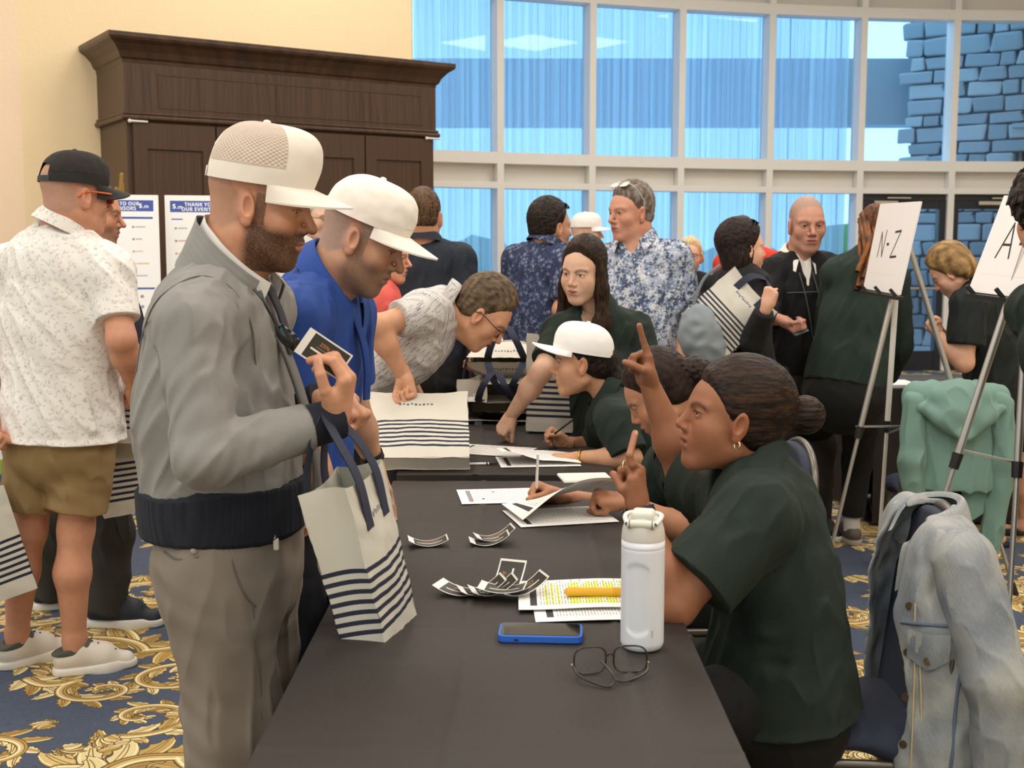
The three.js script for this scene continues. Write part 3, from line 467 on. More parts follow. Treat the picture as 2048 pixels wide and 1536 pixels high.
function person(q) {
  jointsOf(q);
  const { s, U, S, F: Fw, pel, nk, fem } = q, cb = q.cell ?? 0.009, ch = q.hcell ?? 0.0042, A = q.arms, LG = q.legs;
  const T = thing('person', q.label, 'person', [pel.x, 0, pel.z], 0, null); delete T.userData.group;
  const loc = (g) => g.translate(-pel.x, 0, -pel.z);
  { const c = col(q.skin).multiplyScalar(SKIN_LIGHT), l = 0.3 * c.r + 0.6 * c.g + 0.1 * c.b; c.lerp(new THREE.Color(l, l, l), 0.14); q.skin = '#' + c.getHexString(); } const skin = lin(q.skin), skinAt = (x, y, z) => mulc(skin, 1 + 0.06 * N3(x * 30, y * 30, z * 30));
  const top = q.top || {}, bot = q.bottom || {};
  const geos = [];
  // head and neck
  const hd = { ...q.head, fem, skin: q.skin }, HM = headMatrix(q.head.c, q.head.yaw, q.head.pitch ?? 0, q.head.roll ?? 0, (q.head.s ?? (fem ? 0.94 : 1)) * 1.0), HI = HM.clone().invert();
  const hF = headField(hd, nk.clone().addScaledVector(U, -0.02).applyMatrix4(HI));
  geos.push(netMesh(hF, ch, { color: headColor(hd), pad: 0.012 }).applyMatrix4(HM));
  const part_ = (name, g, m, parent, label) => { loc(g); return part(name, g, m, parent || T, label); };
  // eyes
  if (!q.noEyes) for (const e of [-1, 1]) {
    const g = new THREE.SphereGeometry(0.0122, 20, 14).rotateX(Math.PI / 2), white = lin('#e3d8cf'), iris = lin(q.head.iris || '#3a2617'), look = V(q.head.gaze?.[0] ?? 0, q.head.gaze?.[1] ?? 0, 1).normalize();
    setColor(g, (x, y, z) => { const d = (x * look.x + y * look.y + z * look.z) / 0.0122; return d > 0.93 ? lin('#0c0806') : d > 0.76 ? iris : white; });
    g.translate(e * 0.032, 0.0068, 0.0772); part_('eye', g.applyMatrix4(HM), skinMatGloss);
  }
  // bare limbs and hands
  const arm = new Field(), sl = top.sleeve ?? 'short', handS = (q.handS ?? (fem ? 0.88 : 1)) * s ** 0.5;
  for (const k of ['L', 'R']) {
    const a = A[k]; if (a.skip) continue;
    arm.cap(a.sh, a.el, 0.05 * s * (q.armW ?? 1), 0.04 * s * (q.armW ?? 1), 0.03); arm.cap(a.el, a.el.clone().lerp(a.wr, 0.35), 0.041 * s * (q.armW ?? 1), 0.041 * s * (q.armW ?? 1), 0.025); arm.cap(a.el.clone().lerp(a.wr, 0.35), a.wr, 0.041 * s * (q.armW ?? 1), 0.0265 * s, 0.03);
    const h = a.hand || {};
    const dir = h.dir ? V(...h.dir) : a.wr.clone().sub(a.el), palm = h.palm ? V(...h.palm) : S.clone().multiplyScalar(k === 'R' ? -1 : 1);
    a.handM = handMatrix(a.wr, dir, palm, k === 'R' ? 1 : -1);
    if (!h.none) geos.push(handGeo(a.wr, a.el, dir, palm, k === 'R' ? 1 : -1, h.pose || 'relaxed', handS, q.skin, q.fcell ?? (cb > 0.0089 ? 0.006 : 0.0036), { arm: 0.09, spread: h.spread ?? 1 }));
  }
  if (sl !== 'long') geos.push(netMesh(arm, cb, { color: skinAt }));
  // core under the clothes
  const core = new Field(); addTorso(core, q, -0.014);
  for (const k of ['L', 'R']) { const l = LG[k]; core.cap(l.hip, l.kn, 0.062 * s, 0.045 * s, 0.05); core.cap(l.kn, l.an, 0.044 * s, 0.033 * s, 0.03); if (sl === 'long') { core.cap(A[k].sh, A[k].el, 0.036, 0.032, 0.03); core.cap(A[k].el, A[k].wr, 0.032, 0.024, 0.02); } }
  geos.push(netMesh(core, q.coreCell ?? 0.016, { color: skinAt }));
  if (bot.type === 'shorts' || bot.type === 'skirt') { // bare lower legs
    const lf = new Field(); for (const k of ['L', 'R']) { const l = LG[k]; lf.cap(l.hip, l.kn, 0.085 * s, 0.058 * s, 0.03); lf.cap(l.kn, l.kn.clone().lerp(l.an, 0.35).addScaledVector(dirYaw(q.yaw), -0.018), 0.055 * s, 0.058 * s, 0.03); lf.cap(l.kn.clone().lerp(l.an, 0.35).addScaledVector(dirYaw(q.yaw), -0.018), l.an.clone().add(V(0, 0.03, 0)), 0.058 * s, 0.036 * s, 0.03); lf.cap(l.an.clone().add(V(0, 0.03, 0)), l.an.clone().add(V(0, -0.03, 0)), 0.036 * s, 0.04 * s, 0.03); if (bot.barefoot) { const f = l.toe.clone(); lf.cap(l.an.clone().setY(0.05), l.an.clone().setY(0.035).addScaledVector(f, 0.13), 0.032, 0.022, 0.03, { flat: [V(0, 1, 0), 1.2] }); lf.cap(l.an.clone().setY(0.035).addScaledVector(f, -0.04), l.an.clone().setY(0.06), 0.026, 0.03, 0.03); } }
    geos.push(netMesh(lf, cb, { color: skinAt }));
  }
  const body = merge(geos); part_('body', body, skinMat);
  // ---- top
  if (top.color) {
    const g = top.grow ?? 0.012, hemP = pel.clone().addScaledVector(U, top.hem ?? -0.1), F = new Field(); addTorso(F, q, g);
    if (top.skirtOut) F.cap(pel.clone().addScaledVector(U, -0.02), hemP.clone().addScaledVector(U, -0.02), (0.17 * s * q.w) + g, (0.175 * s * q.w) + g + top.skirtOut, 0.05, { flat: [Fw, 1.25 / (q.depth ?? 1)] });
    const ends = [];
    if (sl !== 'none') for (const k of ['L', 'R']) {
      const a = A[k]; if (a.skip) continue; const t = sl === 'long' ? 1 : (top.sleeveT ?? 0.68), aw = (top.armW ?? 1) * (q.armW ?? 1);
      if (sl === 'long') { const cuff = top.cuff ?? 0.03, wd = a.wr.clone().sub(a.el).normalize(), end = a.wr.clone().addScaledVector(wd, -cuff); F.cap(a.sh, a.el, (0.054 * s + g) * aw, (0.043 * s + g) * aw, top.armK ?? 0.022); F.cap(a.el, a.wr, (0.043 * s + g) * aw, (0.03 * s + g * 0.8) * aw, top.armK ?? 0.014, { cut: [[end, wd]] }); ends.push(end); }
      else { const d = a.el.clone().sub(a.sh), e = a.sh.clone().addScaledVector(d, t), n = d.clone().normalize(); F.cap(a.sh, a.sh.clone().addScaledVector(d, t + 0.05), (0.052 * s + g) * aw, (0.053 * s + g * 1.15) * aw, 0.04, { cut: [[e, n]] }); ends.push(e); }
    }
    // neckline
    const nd = q.head.c.clone().sub(nk).normalize(); const nb = nk.clone().addScaledVector(U, 0.012);
    F.cap(nb.clone().addScaledVector(nd, 0.012), nb.clone().addScaledVector(nd, 0.16), (fem ? 0.056 : 0.066) * s, (fem ? 0.075 : 0.085) * s, 0.01, { sub: 1 });
    if (top.vneck) { const L = pel.distanceTo(nk); F.cap(nb.clone().addScaledVector(Fw, 0.075 * s).addScaledVector(U, 0.035), nb.clone().addScaledVector(Fw, 0.115 * s).addScaledVector(U, -top.vneck), 0.04 * s, 0.006, 0.008, { sub: 1 }); }
    const hw = hemP.dot(U), isArm = (x, y, z) => { for (const k of ['L', 'R']) { const a = A[k], ex = a.wr.x - a.el.x, ey = a.wr.y - a.el.y, ez = a.wr.z - a.el.z, t = clamp(((x - a.el.x) * ex + (y - a.el.y) * ey + (z - a.el.z) * ez) / (ex * ex + ey * ey + ez * ez), 0, 1); if (Math.hypot(x - a.el.x - ex * t, y - a.el.y - ey * t, z - a.el.z - ez * t) < 0.085) return true; } return false; };
    const hemD = (x, y, z, d) => { const h = hw - (x * U.x + y * U.y + z * U.z); return h > d && !(sl === 'long' && isArm(x, y, z)) ? h : d; };
    const fa = (top.fold ?? 0.006), fs = top.foldScale ?? 1;
    const fd = V(...(top.foldDir || [0.3, 1, 0.2])).normalize(), f1 = new THREE.Vector3().crossVectors(fd, V(0.21, 0.13, 0.97)).normalize(), f2 = new THREE.Vector3().crossVectors(fd, f1);
    const creases = (top.creases || []).map((c) => ({ a: c[0], b: c[1], w: c[2] ?? 0.018, h: c[3] ?? 0.008 }));
    F.post = (x, y, z, d) => {
      if (d > 0.06 || d < -0.06) return hemD(x, y, z, d);
      const a = (x * fd.x + y * fd.y + z * fd.z) * 2.2 * fs, b = (x * f1.x + y * f1.y + z * f1.z) * 9 * fs, c = (x * f2.x + y * f2.y + z * f2.z) * 9 * fs, n = N3(a, b, c), m = N3(a * 2.1 + 7, b * 2.2, c * 2.2);
      let fk = 1; for (const e of ends) { const r = Math.hypot(x - e.x, y - e.y, z - e.z); if (r < 0.13) fk = Math.min(fk, sstep(0.06, 0.13, r) * 0.85 + 0.15); }
      d -= fk * fa * ((1 - Math.abs(n)) ** 2 * 1.2 - 0.5 + 0.45 * m);
      for (const e of creases) { const vx = x - e.a.x, vy = y - e.a.y, vz = z - e.a.z, ex = e.b.x - e.a.x, ey = e.b.y - e.a.y, ez = e.b.z - e.a.z; const t = clamp((vx * ex + vy * ey + vz * ez) / (ex * ex + ey * ey + ez * ez), 0, 1), r = Math.hypot(vx - ex * t, vy - ey * t, vz - ez * t); if (r < e.w * 3) d -= e.h * Math.exp(-r * r / (e.w * e.w)) * Math.sin(Math.PI * (0.12 + 0.76 * t)); }
      return hemD(x, y, z, d);
    };
    q.topF = F; let sg = netMesh(F, top.cell ?? cb, { lip: 1.9, color: top.vcol || null });
    if (top.print || top.weave) sg = boxUV(sg, S, U, Fw, top.print || top.weave);
    const shirt = part_(top.name || 'shirt', sg, top.mat || cloth(top.color)); T.userData.shirt = undefined; delete T.userData.shirt; q.shirtMesh = shirt;
    if (top.under) { // shirt that shows in the neck of a sweater
      const Fu = new Field(), low = nk.clone().addScaledVector(U, -0.2); addTorso(Fu, q, g - 0.007); Fu.p.forEach((pr) => { pr.cut = [[-U.x, -U.y, -U.z, -low.dot(U)]]; }); Fu.cap(nb.clone().addScaledVector(nd, 0.03), nb.clone().addScaledVector(nd, 0.16), 0.06 * s, 0.07 * s, 0.006, { sub: 1 }); Fu.cap(nb.clone().addScaledVector(Fw, 0.075 * s).addScaledVector(U, 0.035), nb.clone().addScaledVector(Fw, 0.105 * s).addScaledVector(U, -0.05), 0.034 * s, 0.005, 0.006, { sub: 1 });
      part_('undershirt', netMesh(Fu, 0.009), cloth(top.under));
    }
    if (top.collar) {
      const cn = top.collar, r0 = (fem ? 0.06 : 0.071) * s * (cn.r ?? 1), open = R(cn.open ?? 28), hs = cn.stand ?? 0.03, fl = cn.fall ?? 0.048, tip = cn.tip ?? 0.012;
      const fx = Fw.clone().addScaledVector(nd, -Fw.dot(nd)).normalize(), sx = new THREE.Vector3().crossVectors(fx, nd), cc = nb.clone().addScaledVector(nd, cn.up ?? (fem ? 0.028 : 0.036)).addScaledVector(Fw, cn.fwd ?? 0.006);
      const cg = sheet((u, v) => {
        const th = lerp(open, 2 * Math.PI - open, u), e = Math.min(u, 1 - u), tipk = Math.exp(-e * e / 0.004);
        const front = Math.cos(th); let r, y;
        if (v < 0.4) { const t = v / 0.4; r = r0 + 0.004 * t; y = lerp(-0.03, hs, t); } else { const t = (v - 0.4) / 0.6; r = r0 + 0.006 + 0.028 * t * (1 + 0.5 * tipk); y = hs - (fl + tip * tipk) * t + 0.006 * Math.sin(t * 3.14); }
        y -= front * 0.028 * s * (cn.dip ?? 1) + tipk * 0.012; 
        return cc.clone().addScaledVector(fx, Math.cos(th) * r * 1.08 + tipk * 0.01).addScaledVector(sx, Math.sin(th) * r).addScaledVector(nd, y);
      }, 60, 14);
      part_('collar', cg, cn.mat || top.mat || cloth(cn.color || top.color), shirt).position.set(0, 0, 0);
      if (top.print) { const c2 = shirt.children[shirt.children.length - 1]; c2.geometry = boxUV(c2.geometry, S, U, Fw, top.print); }
    }
    if (top.bands) for (const b of top.bands) { // knitted bands cut from the same body
      const Fb = new Field(); if (b.at === 'hem') { addTorso(Fb, q, g + (b.grow ?? -0.002)); const p1 = pel.clone().addScaledVector(U, b.from), p2 = pel.clone().addScaledVector(U, b.to); Fb.p.forEach((pr) => { pr.cut = [[U.x, U.y, U.z, p1.dot(U)], [-U.x, -U.y, -U.z, -p2.dot(U)]]; }); Fb.post = (x, y, z, d) => d - 0.001 * Math.sin((x * S.x + z * S.z) * 900); }
      else { const a = A[b.at], wd = a.wr.clone().sub(a.el).normalize(); Fb.cap(a.wr.clone().addScaledVector(wd, -b.len - 0.02), a.wr.clone().addScaledVector(wd, 0.03), 0.036 * s * (b.r ?? 1), 0.033 * s * (b.r ?? 1), 0.01, { cut: [[a.wr.clone().addScaledVector(wd, 0.012), wd], [a.wr.clone().addScaledVector(wd, -b.len), wd.clone().negate()]] }); }
      part_(b.name || 'cuff', netMesh(Fb, 0.005), b.mat || cloth(b.color), null);
    }
  }
  // ---- lower clothes
  if (bot.color) {
    const F = new Field(), g = bot.grow ?? 0.012, wt = pel.clone().addScaledVector(U, bot.waist ?? 0.07), pk = 0.06 * s;
    F.cap(pel.clone().addScaledVector(U, -0.05), pel.clone().addScaledVector(U, 0.12), (fem ? 0.168 : 0.16) * s * q.w + g * 0.3, (fem ? 0.15 : 0.158) * s * q.w + g * 0.3, pk, { flat: [Fw, 1.28 / (q.depth ?? 1)], cut: [[wt, U]] });
    F.ell(pel.clone().addScaledVector(U, -0.06).addScaledVector(Fw, -0.065 * s), 0.13 * s * q.w, 0.095 * s, 0.07 * s, 0.06, { basis: [S, U, Fw] });
    for (const k of ['L', 'R']) {
      const l = LG[k];
      if (bot.type === 'skirt') { F.cap(l.hip, l.kn.clone().add(V(0, 0.1, 0)), 0.1 * s + g, 0.1 * s + g, 0.14, { cut: [[V(0, bot.hemY, 0), V(0, -1, 0)]] }); continue; }
      if (bot.type === 'shorts') { const d = l.kn.clone().sub(l.hip).normalize(), e = l.hip.clone().lerp(l.kn, bot.len ?? 0.85); F.cap(l.hip, l.kn.clone().addScaledVector(d, 0.05), 0.09 * s + g, 0.08 * s + g, 0.016, { cut: [[e, d]] }); continue; }
      const kr = bot.knee ?? 0.066, hr = bot.hemR ?? 0.058, dn = l.an.clone().sub(l.kn).normalize(), end = l.an.clone().addScaledVector(dn, bot.len ?? 0.03);
      F.cap(l.hip, l.kn, 0.09 * s * (q.w ** 0.7) + g, kr * s + g, 0.05); F.cap(l.kn, l.an.clone().addScaledVector(dn, 0.06), kr * s + g, hr * s + g, 0.04, { cut: [[end, dn]] });
    }
    const fa = bot.fold ?? 0.006; F.post = (x, y, z, d) => { if (d > 0.05 || d < -0.05) return d; const n = N3(x * 9, y * 3.2, z * 9 + 4), m = N3(x * 6 + y * 9, y * 7, z * 6); return d - fa * ((1 - Math.abs(n)) ** 2 - 0.4 + 0.5 * m); };
    q.botF = F; let pg = netMesh(F, bot.cell ?? cb, { lip: 1.9 }); if (bot.print) pg = boxUV(pg, S, V(0, 1, 0), dirYaw(q.yaw), bot.print);
    part_(bot.name || (bot.type === 'shorts' ? 'shorts' : bot.type === 'skirt' ? 'skirt' : 'trousers'), pg, bot.mat || cloth(bot.color));
  }
  // ---- shoes
  if (q.shoe && q.shoe.type !== 'none') for (const k of ['L', 'R']) {
    const l = LG[k], f = l.toe.clone().setY(0).normalize(), sd = new THREE.Vector3().crossVectors(f, V(0, 1, 0)), M = new THREE.Matrix4().makeBasis(sd, V(0, 1, 0), f.clone().negate()).setPosition(V(l.an.x, l.lift ?? 0, l.an.z)); // shoe frame: toe along -z
    const sc = q.shoe.s ?? 1, Fu = new Field(), fl = (q.shoe.flop);
    if (!fl) {
      Fu.cap(V(0, 0.052, 0.035), V(0, 0.05, -0.09), 0.04, 0.044, 0.03, { cut: [[V(0, 0.022, 0), V(0, -1, 0)], [V(0, 0.095, 0), V(0, 1, 0.25)]] }); Fu.cap(V(0, 0.03, -0.09), V(0, 0.026, -0.165), 0.044, 0.032, 0.03, { cut: [[V(0, 0.022, 0), V(0, -1, 0)]] });
      Fu.cap(V(0, 0.085, -0.02), V(0, 0.06, -0.09), 0.038, 0.03, 0.03, { cut: [[V(0, 0.092, 0), V(0, 1, 0.35)]] });
      Fu.cap(V(0, 0.085, 0.01), V(0, 0.14, 0.005), 0.031, 0.036, 0.008, { sub: 1 });
      const sh = part_('shoe', netMesh(Fu, q.shoe.cell ?? 0.006).scale(sc, sc, sc).applyMatrix4(M), q.shoe.mat || cloth(q.shoe.color, 0.6));
      const So = new Field(), cuts = [[V(0, 0.028, 0), V(0, 1, 0)], [V(0, 0.0, 0), V(0, -1, 0)]]; So.cap(V(0, 0.014, 0.035), V(0, 0.014, -0.1), 0.043, 0.05, 0.03, { cut: cuts }); So.cap(V(0, 0.014, -0.1), V(0, 0.018, -0.17), 0.05, 0.036, 0.03, { cut: cuts });
      part_('sole', netMesh(So, 0.006).scale(sc, sc, sc).applyMatrix4(M), q.shoe.soleMat || cloth(q.shoe.sole || '#e8e6e2', 0.7), sh);
      if (q.shoe.lace) { const L = []; for (let i = 0; i < 5; i++) { const z = -0.045 - i * 0.019, y = 0.112 - i * 0.0095; L.push(rod(V(-0.026, y - 0.012, z), V(0.02, y, z - 0.012), 0.0028, 0.0028, 6), rod(V(0.026, y - 0.012, z), V(-0.02, y, z - 0.012), 0.0028, 0.0028, 6)); } part_('laces', merge(L).scale(sc, sc, sc).applyMatrix4(M), cloth(q.shoe.lace), sh); }
      if (q.shoe.tab) { const Fc = new Field(); Fc.cap(V(0, 0.085, 0.04), V(0, 0.08, -0.03), 0.041, 0.04, 0.02, { cut: [[V(0, 0.07, 0), V(0, -1, 0)], [V(0, 0.1, 0), V(0, 1, 0.3)], [V(0, 0, -0.03), V(0, -0.5, -1)]] }); Fc.cap(V(0, 0.07, 0.01), V(0, 0.14, 0.005), 0.031, 0.036, 0.006, { sub: 1 }); part_('heel_collar', netMesh(Fc, 0.005).scale(sc, sc, sc).applyMatrix4(M), cloth(q.shoe.tab), sh); }
    } else {
      const So = new Field(), cuts = [[V(0, 0.02, 0), V(0, 1, 0)], [V(0, 0.0, 0), V(0, -1, 0)]]; So.cap(V(0, 0.01, 0.05), V(0, 0.01, -0.09), 0.04, 0.048, 0.03, { cut: cuts }); So.cap(V(0, 0.01, -0.09), V(0, 0.01, -0.16), 0.048, 0.032, 0.03, { cut: cuts });
      const sh = part_('sandal', netMesh(So, 0.006).applyMatrix4(M), cloth(q.shoe.color, 0.7)); part_('strap', merge([tube([V(-0.045, 0.015, -0.04), V(-0.02, 0.06, -0.075), V(0, 0.045, -0.11)], 0.007, 12, 6), tube([V(0.045, 0.015, -0.04), V(0.02, 0.06, -0.075), V(0, 0.045, -0.11)], 0.007, 12, 6)]).applyMatrix4(M), cloth(q.shoe.color, 0.7), sh);
    }
    if (q.shoe.sock) { const Fs = new Field(); Fs.cap(V(0, 0.07, 0.005), V(0, q.shoe.sockH ?? 0.16, 0.0), 0.042, 0.042, 0.01, { cut: [[V(0, q.shoe.sockH ?? 0.16, 0), V(0, 1, 0)]] }); part_('sock', netMesh(Fs, 0.006).applyMatrix4(M), cloth(q.shoe.sock)); }
  }
  q.T = T; q.HM = HM; q.loc = loc; q.part = part_; q.hd = hd;
  return q;
}
const skinMatGloss = mat('#ffffff', 0.2, { vertexColors: true });
function addHair(q, F, color, cell = 0.005, name = 'hair', m) { return q.part(name, netMesh(F, cell, { color, lip: 2.2, pad: 0.03 }).applyMatrix4(q.HM), m || hairMat); }
// ---- caps: crown, brim, button in the head's frame
function addCap(q, o) {
  const wd = q.hd.wide ?? 1, rx = 0.086 * wd + (o.g ?? 0.003), rz = o.rz ?? 0.109, cz = o.cz ?? -0.005, y0 = o.y ?? 0.042, H = o.h ?? 0.105, tl = o.tilt ?? 0, front = o.front ?? 0.012;
  const Mt = new THREE.Matrix4().makeRotationX(tl).setPosition(0, y0, cz), m = o.mat || cloth(o.color, 0.85);
  const prof = (t, th) => { const a = t * Math.PI / 2, sq = lerp(o.sqBack ?? 0.8, o.sq ?? 0.58, (Math.cos(th) + 1) / 2); return [Math.pow(Math.cos(a), sq), Math.pow(Math.sin(a), 0.92)]; };
  const crownPt = (th, t, inset = 0) => { const [r, y] = prof(t, th), f = Math.max(0, Math.cos(th)), fr = front * f * f * Math.sin(t * Math.PI * 0.9); const seam = Math.exp(-(((th / (Math.PI / 3)) % 1 + 1) % 1 > 0.5 ? 1 - ((th / (Math.PI / 3)) % 1 + 1) % 1 : ((th / (Math.PI / 3)) % 1 + 1) % 1) * 30) * 0.0012; const wr = (o.wr ?? 0.001) * N3(Math.sin(th) * 3, t * 4, Math.cos(th) * 3 + 9); return V(Math.sin(th) * ((rx - inset) * r - seam + wr), y * (H - inset) + (o.peak ?? 0) * f * Math.sin(t * Math.PI), Math.cos(th) * ((rz - inset) * r - seam + wr) + fr); };
  const hole = o.hole; // opening at the back above the strap
  const N = 72, Tn = 22;
  const mk = (a0, a1, t0, t1, n1, n2, inset) => sheet((u, v) => crownPt(lerp(a0, a1, u), lerp(t0, t1, v), inset), n1, n2);
  const list = [];
  const cg = hole ? merge([mk(-Math.PI + 0.42, Math.PI - 0.42, 0, 1, 64, Tn, 0), mk(Math.PI - 0.42, Math.PI + 0.42, 0.34, 1, 12, 14, 0)]) : mk(-Math.PI, Math.PI, 0, 1, N, Tn, 0);
  const crown = q.part('cap', cg.applyMatrix4(Mt).applyMatrix4(q.HM), m, null, o.label);
  if (hole) q.part('strap', mk(Math.PI - 0.5, Math.PI + 0.5, 0, 0.09, 14, 2, -0.002).applyMatrix4(Mt).applyMatrix4(q.HM), o.strapMat || m, crown);
  else q.part('band', mk(-Math.PI, Math.PI, -0.0, 0.1, N, 2, -0.0016).applyMatrix4(Mt).applyMatrix4(q.HM), o.bandMat || m, crown);
  if (o.mesh) for (const sg of [-1, 1]) q.part('mesh_panel', mk(sg * 0.9, sg * (hole ? 2.6 : 3.0), 0.17, 0.92, 24, 14, -0.0008).applyMatrix4(Mt).applyMatrix4(q.HM), o.mesh, crown);
  const bl = o.brim ?? 0.075, bc = o.curve ?? 0.012, bd = o.drop ?? 0.01, bw = o.bw ?? 1.18;
  const brimAt = (u, v, th) => { const a = (u - 0.5) * 2 * bw, e = Math.cos((u - 0.5) * Math.PI), L = bl * Math.pow(Math.max(0, e), 0.75) * v, b = crownPt(a, 0.0); const out = V(Math.sin(a) * 0.35, 0, 1).normalize(); const x = b.x + out.x * L, z = b.z + out.z * L; return V(x, b.y - bc * (x / 0.07) ** 2 * Math.min(1, v * 1.3) - bd * v - (o.dive ?? 0) * v * v + th, z); };
  const b1 = sheet((u, v) => brimAt(u, v, 0.002), 32, 8), b2 = sheet((u, v) => brimAt(u, v, -0.002), 32, 8, { flip: true }), b3 = sheet((u, v) => brimAt(u, 1, lerp(-0.002, 0.002, v)), 32, 1);
  q.part('brim', merge([b1, b2, b3]).applyMatrix4(Mt).applyMatrix4(q.HM), o.brimMat || m, crown);
  q.part('button', new THREE.SphereGeometry(0.008, 12, 8).scale(1, 0.6, 1).translate(0, H + 0.001, 0.0).applyMatrix4(Mt).applyMatrix4(q.HM), m, crown);
  return { crown, pt: (th, t, inset = 0) => crownPt(th, t, inset).applyMatrix4(Mt).applyMatrix4(q.HM) };
}
function addGlasses(q, color, o = {}) { // worn spectacles; o.M moves them (pushed up on the hair)
  const m = mat(color, 0.3), y = o.y ?? 0.006, z = o.z ?? 0.106, g = []; const w = 0.026, h = o.h ?? 0.018, rr = o.r ?? 0.0017;
  for (const e of [-1, 1]) { const pts = []; for (let i = 0; i < 16; i++) { const a = i / 16 * 6.283; pts.push(V(e * 0.033 + w * Math.sign(Math.cos(a)) * Math.abs(Math.cos(a)) ** 0.6, y + h * Math.sign(Math.sin(a)) * Math.abs(Math.sin(a)) ** 0.6, z - 0.004 * Math.abs(Math.cos(a)))); } g.push(tube(pts, rr, 48, 6, true)); g.push(tube([V(e * 0.059, y + 0.008, z - 0.006), V(e * 0.082, y + 0.008, z - 0.03), V(e * 0.085, y + 0.006, 0.0), V(e * 0.082, y - 0.012, -0.025)], rr, 24, 6)); }
  g.push(tube([V(-0.009, y + 0.004, z), V(0, y + 0.008, z + 0.003), V(0.009, y + 0.004, z)], rr, 8, 6));
  const M = o.M || new THREE.Matrix4(); const f = q.part(o.name || 'glasses', merge(g).applyMatrix4(M).applyMatrix4(q.HM), m);
  if (o.lens) { const L = []; for (const e of [-1, 1]) L.push(new THREE.CircleGeometry(1, 20).scale(w, h, 1).translate(e * 0.033, y, z - 0.003)); q.part('lens', merge(L).applyMatrix4(M).applyMatrix4(q.HM), o.lens, f); }
  return f;
}

// the point of a garment met on the way from the camera through a picture point, for seams and buttons sewn on its surface
function onCloth(F, u, v, d0, lift = 0.001) { const dir = P(u, v, 1).sub(V(0, EYE, 0)); for (let t = d0; t < d0 + 0.9; t += 0.003) { const p = V(0, EYE, 0).addScaledVector(dir, t); if (F.d(p.x, p.y, p.z) < lift) return p; } return P(u, v, d0 + 0.3); }
const seam = (q, F, pts, d0, m, r = 0.0018, name = 'seam') => q.part(name, tube(pts.map(([u, v]) => onCloth(F, u, v, d0)), r, 36, 6), m);
// ---------------------------------------------------------------- tables under black cloths
const TL = -0.385, TR = 0.345, TH = 0.745;
const clothTex = dataTex(256, (u, v, i, j) => 0.5 + 0.3 * Math.sin(i * 1.57) * Math.sin(j * 1.57) + 0.25 * tileNoise(u, v, 30));
const blackCloth = mat('#261f1c', 0.62, { bumpMap: clothTex, bumpScale: 0.0006, sheen: 0.25, sheenRoughness: 0.5, sheenColor: new THREE.Color('#6b5a50') });
function clothTable(name, label, x0, x1, d0, d1, th, seed, m, o = {}) {
  const t = thing(name, label, 'table', [(x0 + x1) / 2, 0, -(d0 + d1) / 2]);
  const w = x1 - x0, l = d1 - d0, dropH = th - 0.02;
  part('tabletop', rbox(0, th - 0.02, 0, w - 0.012, 0.03, l - 0.012, 0.008), mat('#cfc8ba', 0.6), t);
  const legM = mat('#6d6d6d', 0.4, { metalness: 0.6 });
  for (const sx of [-1, 1]) for (const sz of [-1, 1]) part('leg', rod(V(sx * (w / 2 - 0.1), 0, sz * (l / 2 - 0.3)), V(sx * (w / 2 - 0.1), th - 0.035, sz * (l / 2 - 0.3)), 0.014), legM, t);
  // the cloth: a flat top with pressed creases that falls over the four sides in soft folds
  const g = [];
  const crease = o.crease || [];
  const topY = (x, z) => { let y = th + 0.0012 + 0.0012 * fbm(x * 5 + seed, z * 5, 0); for (const c of crease) y += 0.0035 * Math.exp(-((x - c - 0.006 * N3(z * 2, c, seed)) ** 2) / 0.00006); for (let k = 0; k < 4; k++) { const zz = -l / 2 + (k + 0.5) * l / 4; y += 0.0022 * Math.exp(-((z - zz - x * 0.04) ** 2) / 0.00008); } return y; };
  g.push(sheet((s, q) => V(lerp(-w / 2, w / 2, s), topY(lerp(-w / 2, w / 2, s), lerp(l / 2, -l / 2, q)), lerp(l / 2, -l / 2, q)), 90, 200));
  const rim = []; const per = [[-w / 2, l / 2], [w / 2, l / 2], [w / 2, -l / 2], [-w / 2, -l / 2], [-w / 2, l / 2]];
  for (let e = 0; e < 4; e++) { const [ax, az] = per[e], [bx, bz] = per[e + 1], L = Math.hypot(bx - ax, bz - az), nx = (bz - az) / L * -1, nz = (bx - ax) / L; const n = Math.round(L * 40);
    g.push(sheet((s, q) => { const x = lerp(ax, bx, s), z = lerp(az, bz, s), e2 = Math.min(s, 1 - s) * L, fall = q * dropH, wv = (0.012 + 0.02 * q) * (0.6 + 0.4 * N3(s * 3, e, seed)) * Math.sin(s * L * 17 + 2 * N3(s * 4, seed, e)) * q + 0.012 * q + 0.05 * q * Math.exp(-e2 * 6) * 0.4; return V(x + nx * (wv + 0.004 * (1 - Math.exp(-fall * 60))), th + 0.0012 - fall - 0.003 * (1 - Math.exp(-fall * 200)), z + nz * (wv + 0.004)); }, n, 18)); }
  part('tablecloth', merge(g), m || blackCloth, t);
  return t;
}
clothTable('folding_table', 'near long table under a black cloth with the white bottle on it', TL, TR, 1.42, 3.83, TH, 1, null, { crease: [-0.07, 0.23] });
clothTable('folding_table', 'far long table under a black cloth with the stack of tote bags on it', TL, TR, 3.93, 6.6, TH, 2, null, { crease: [-0.1, 0.2] });

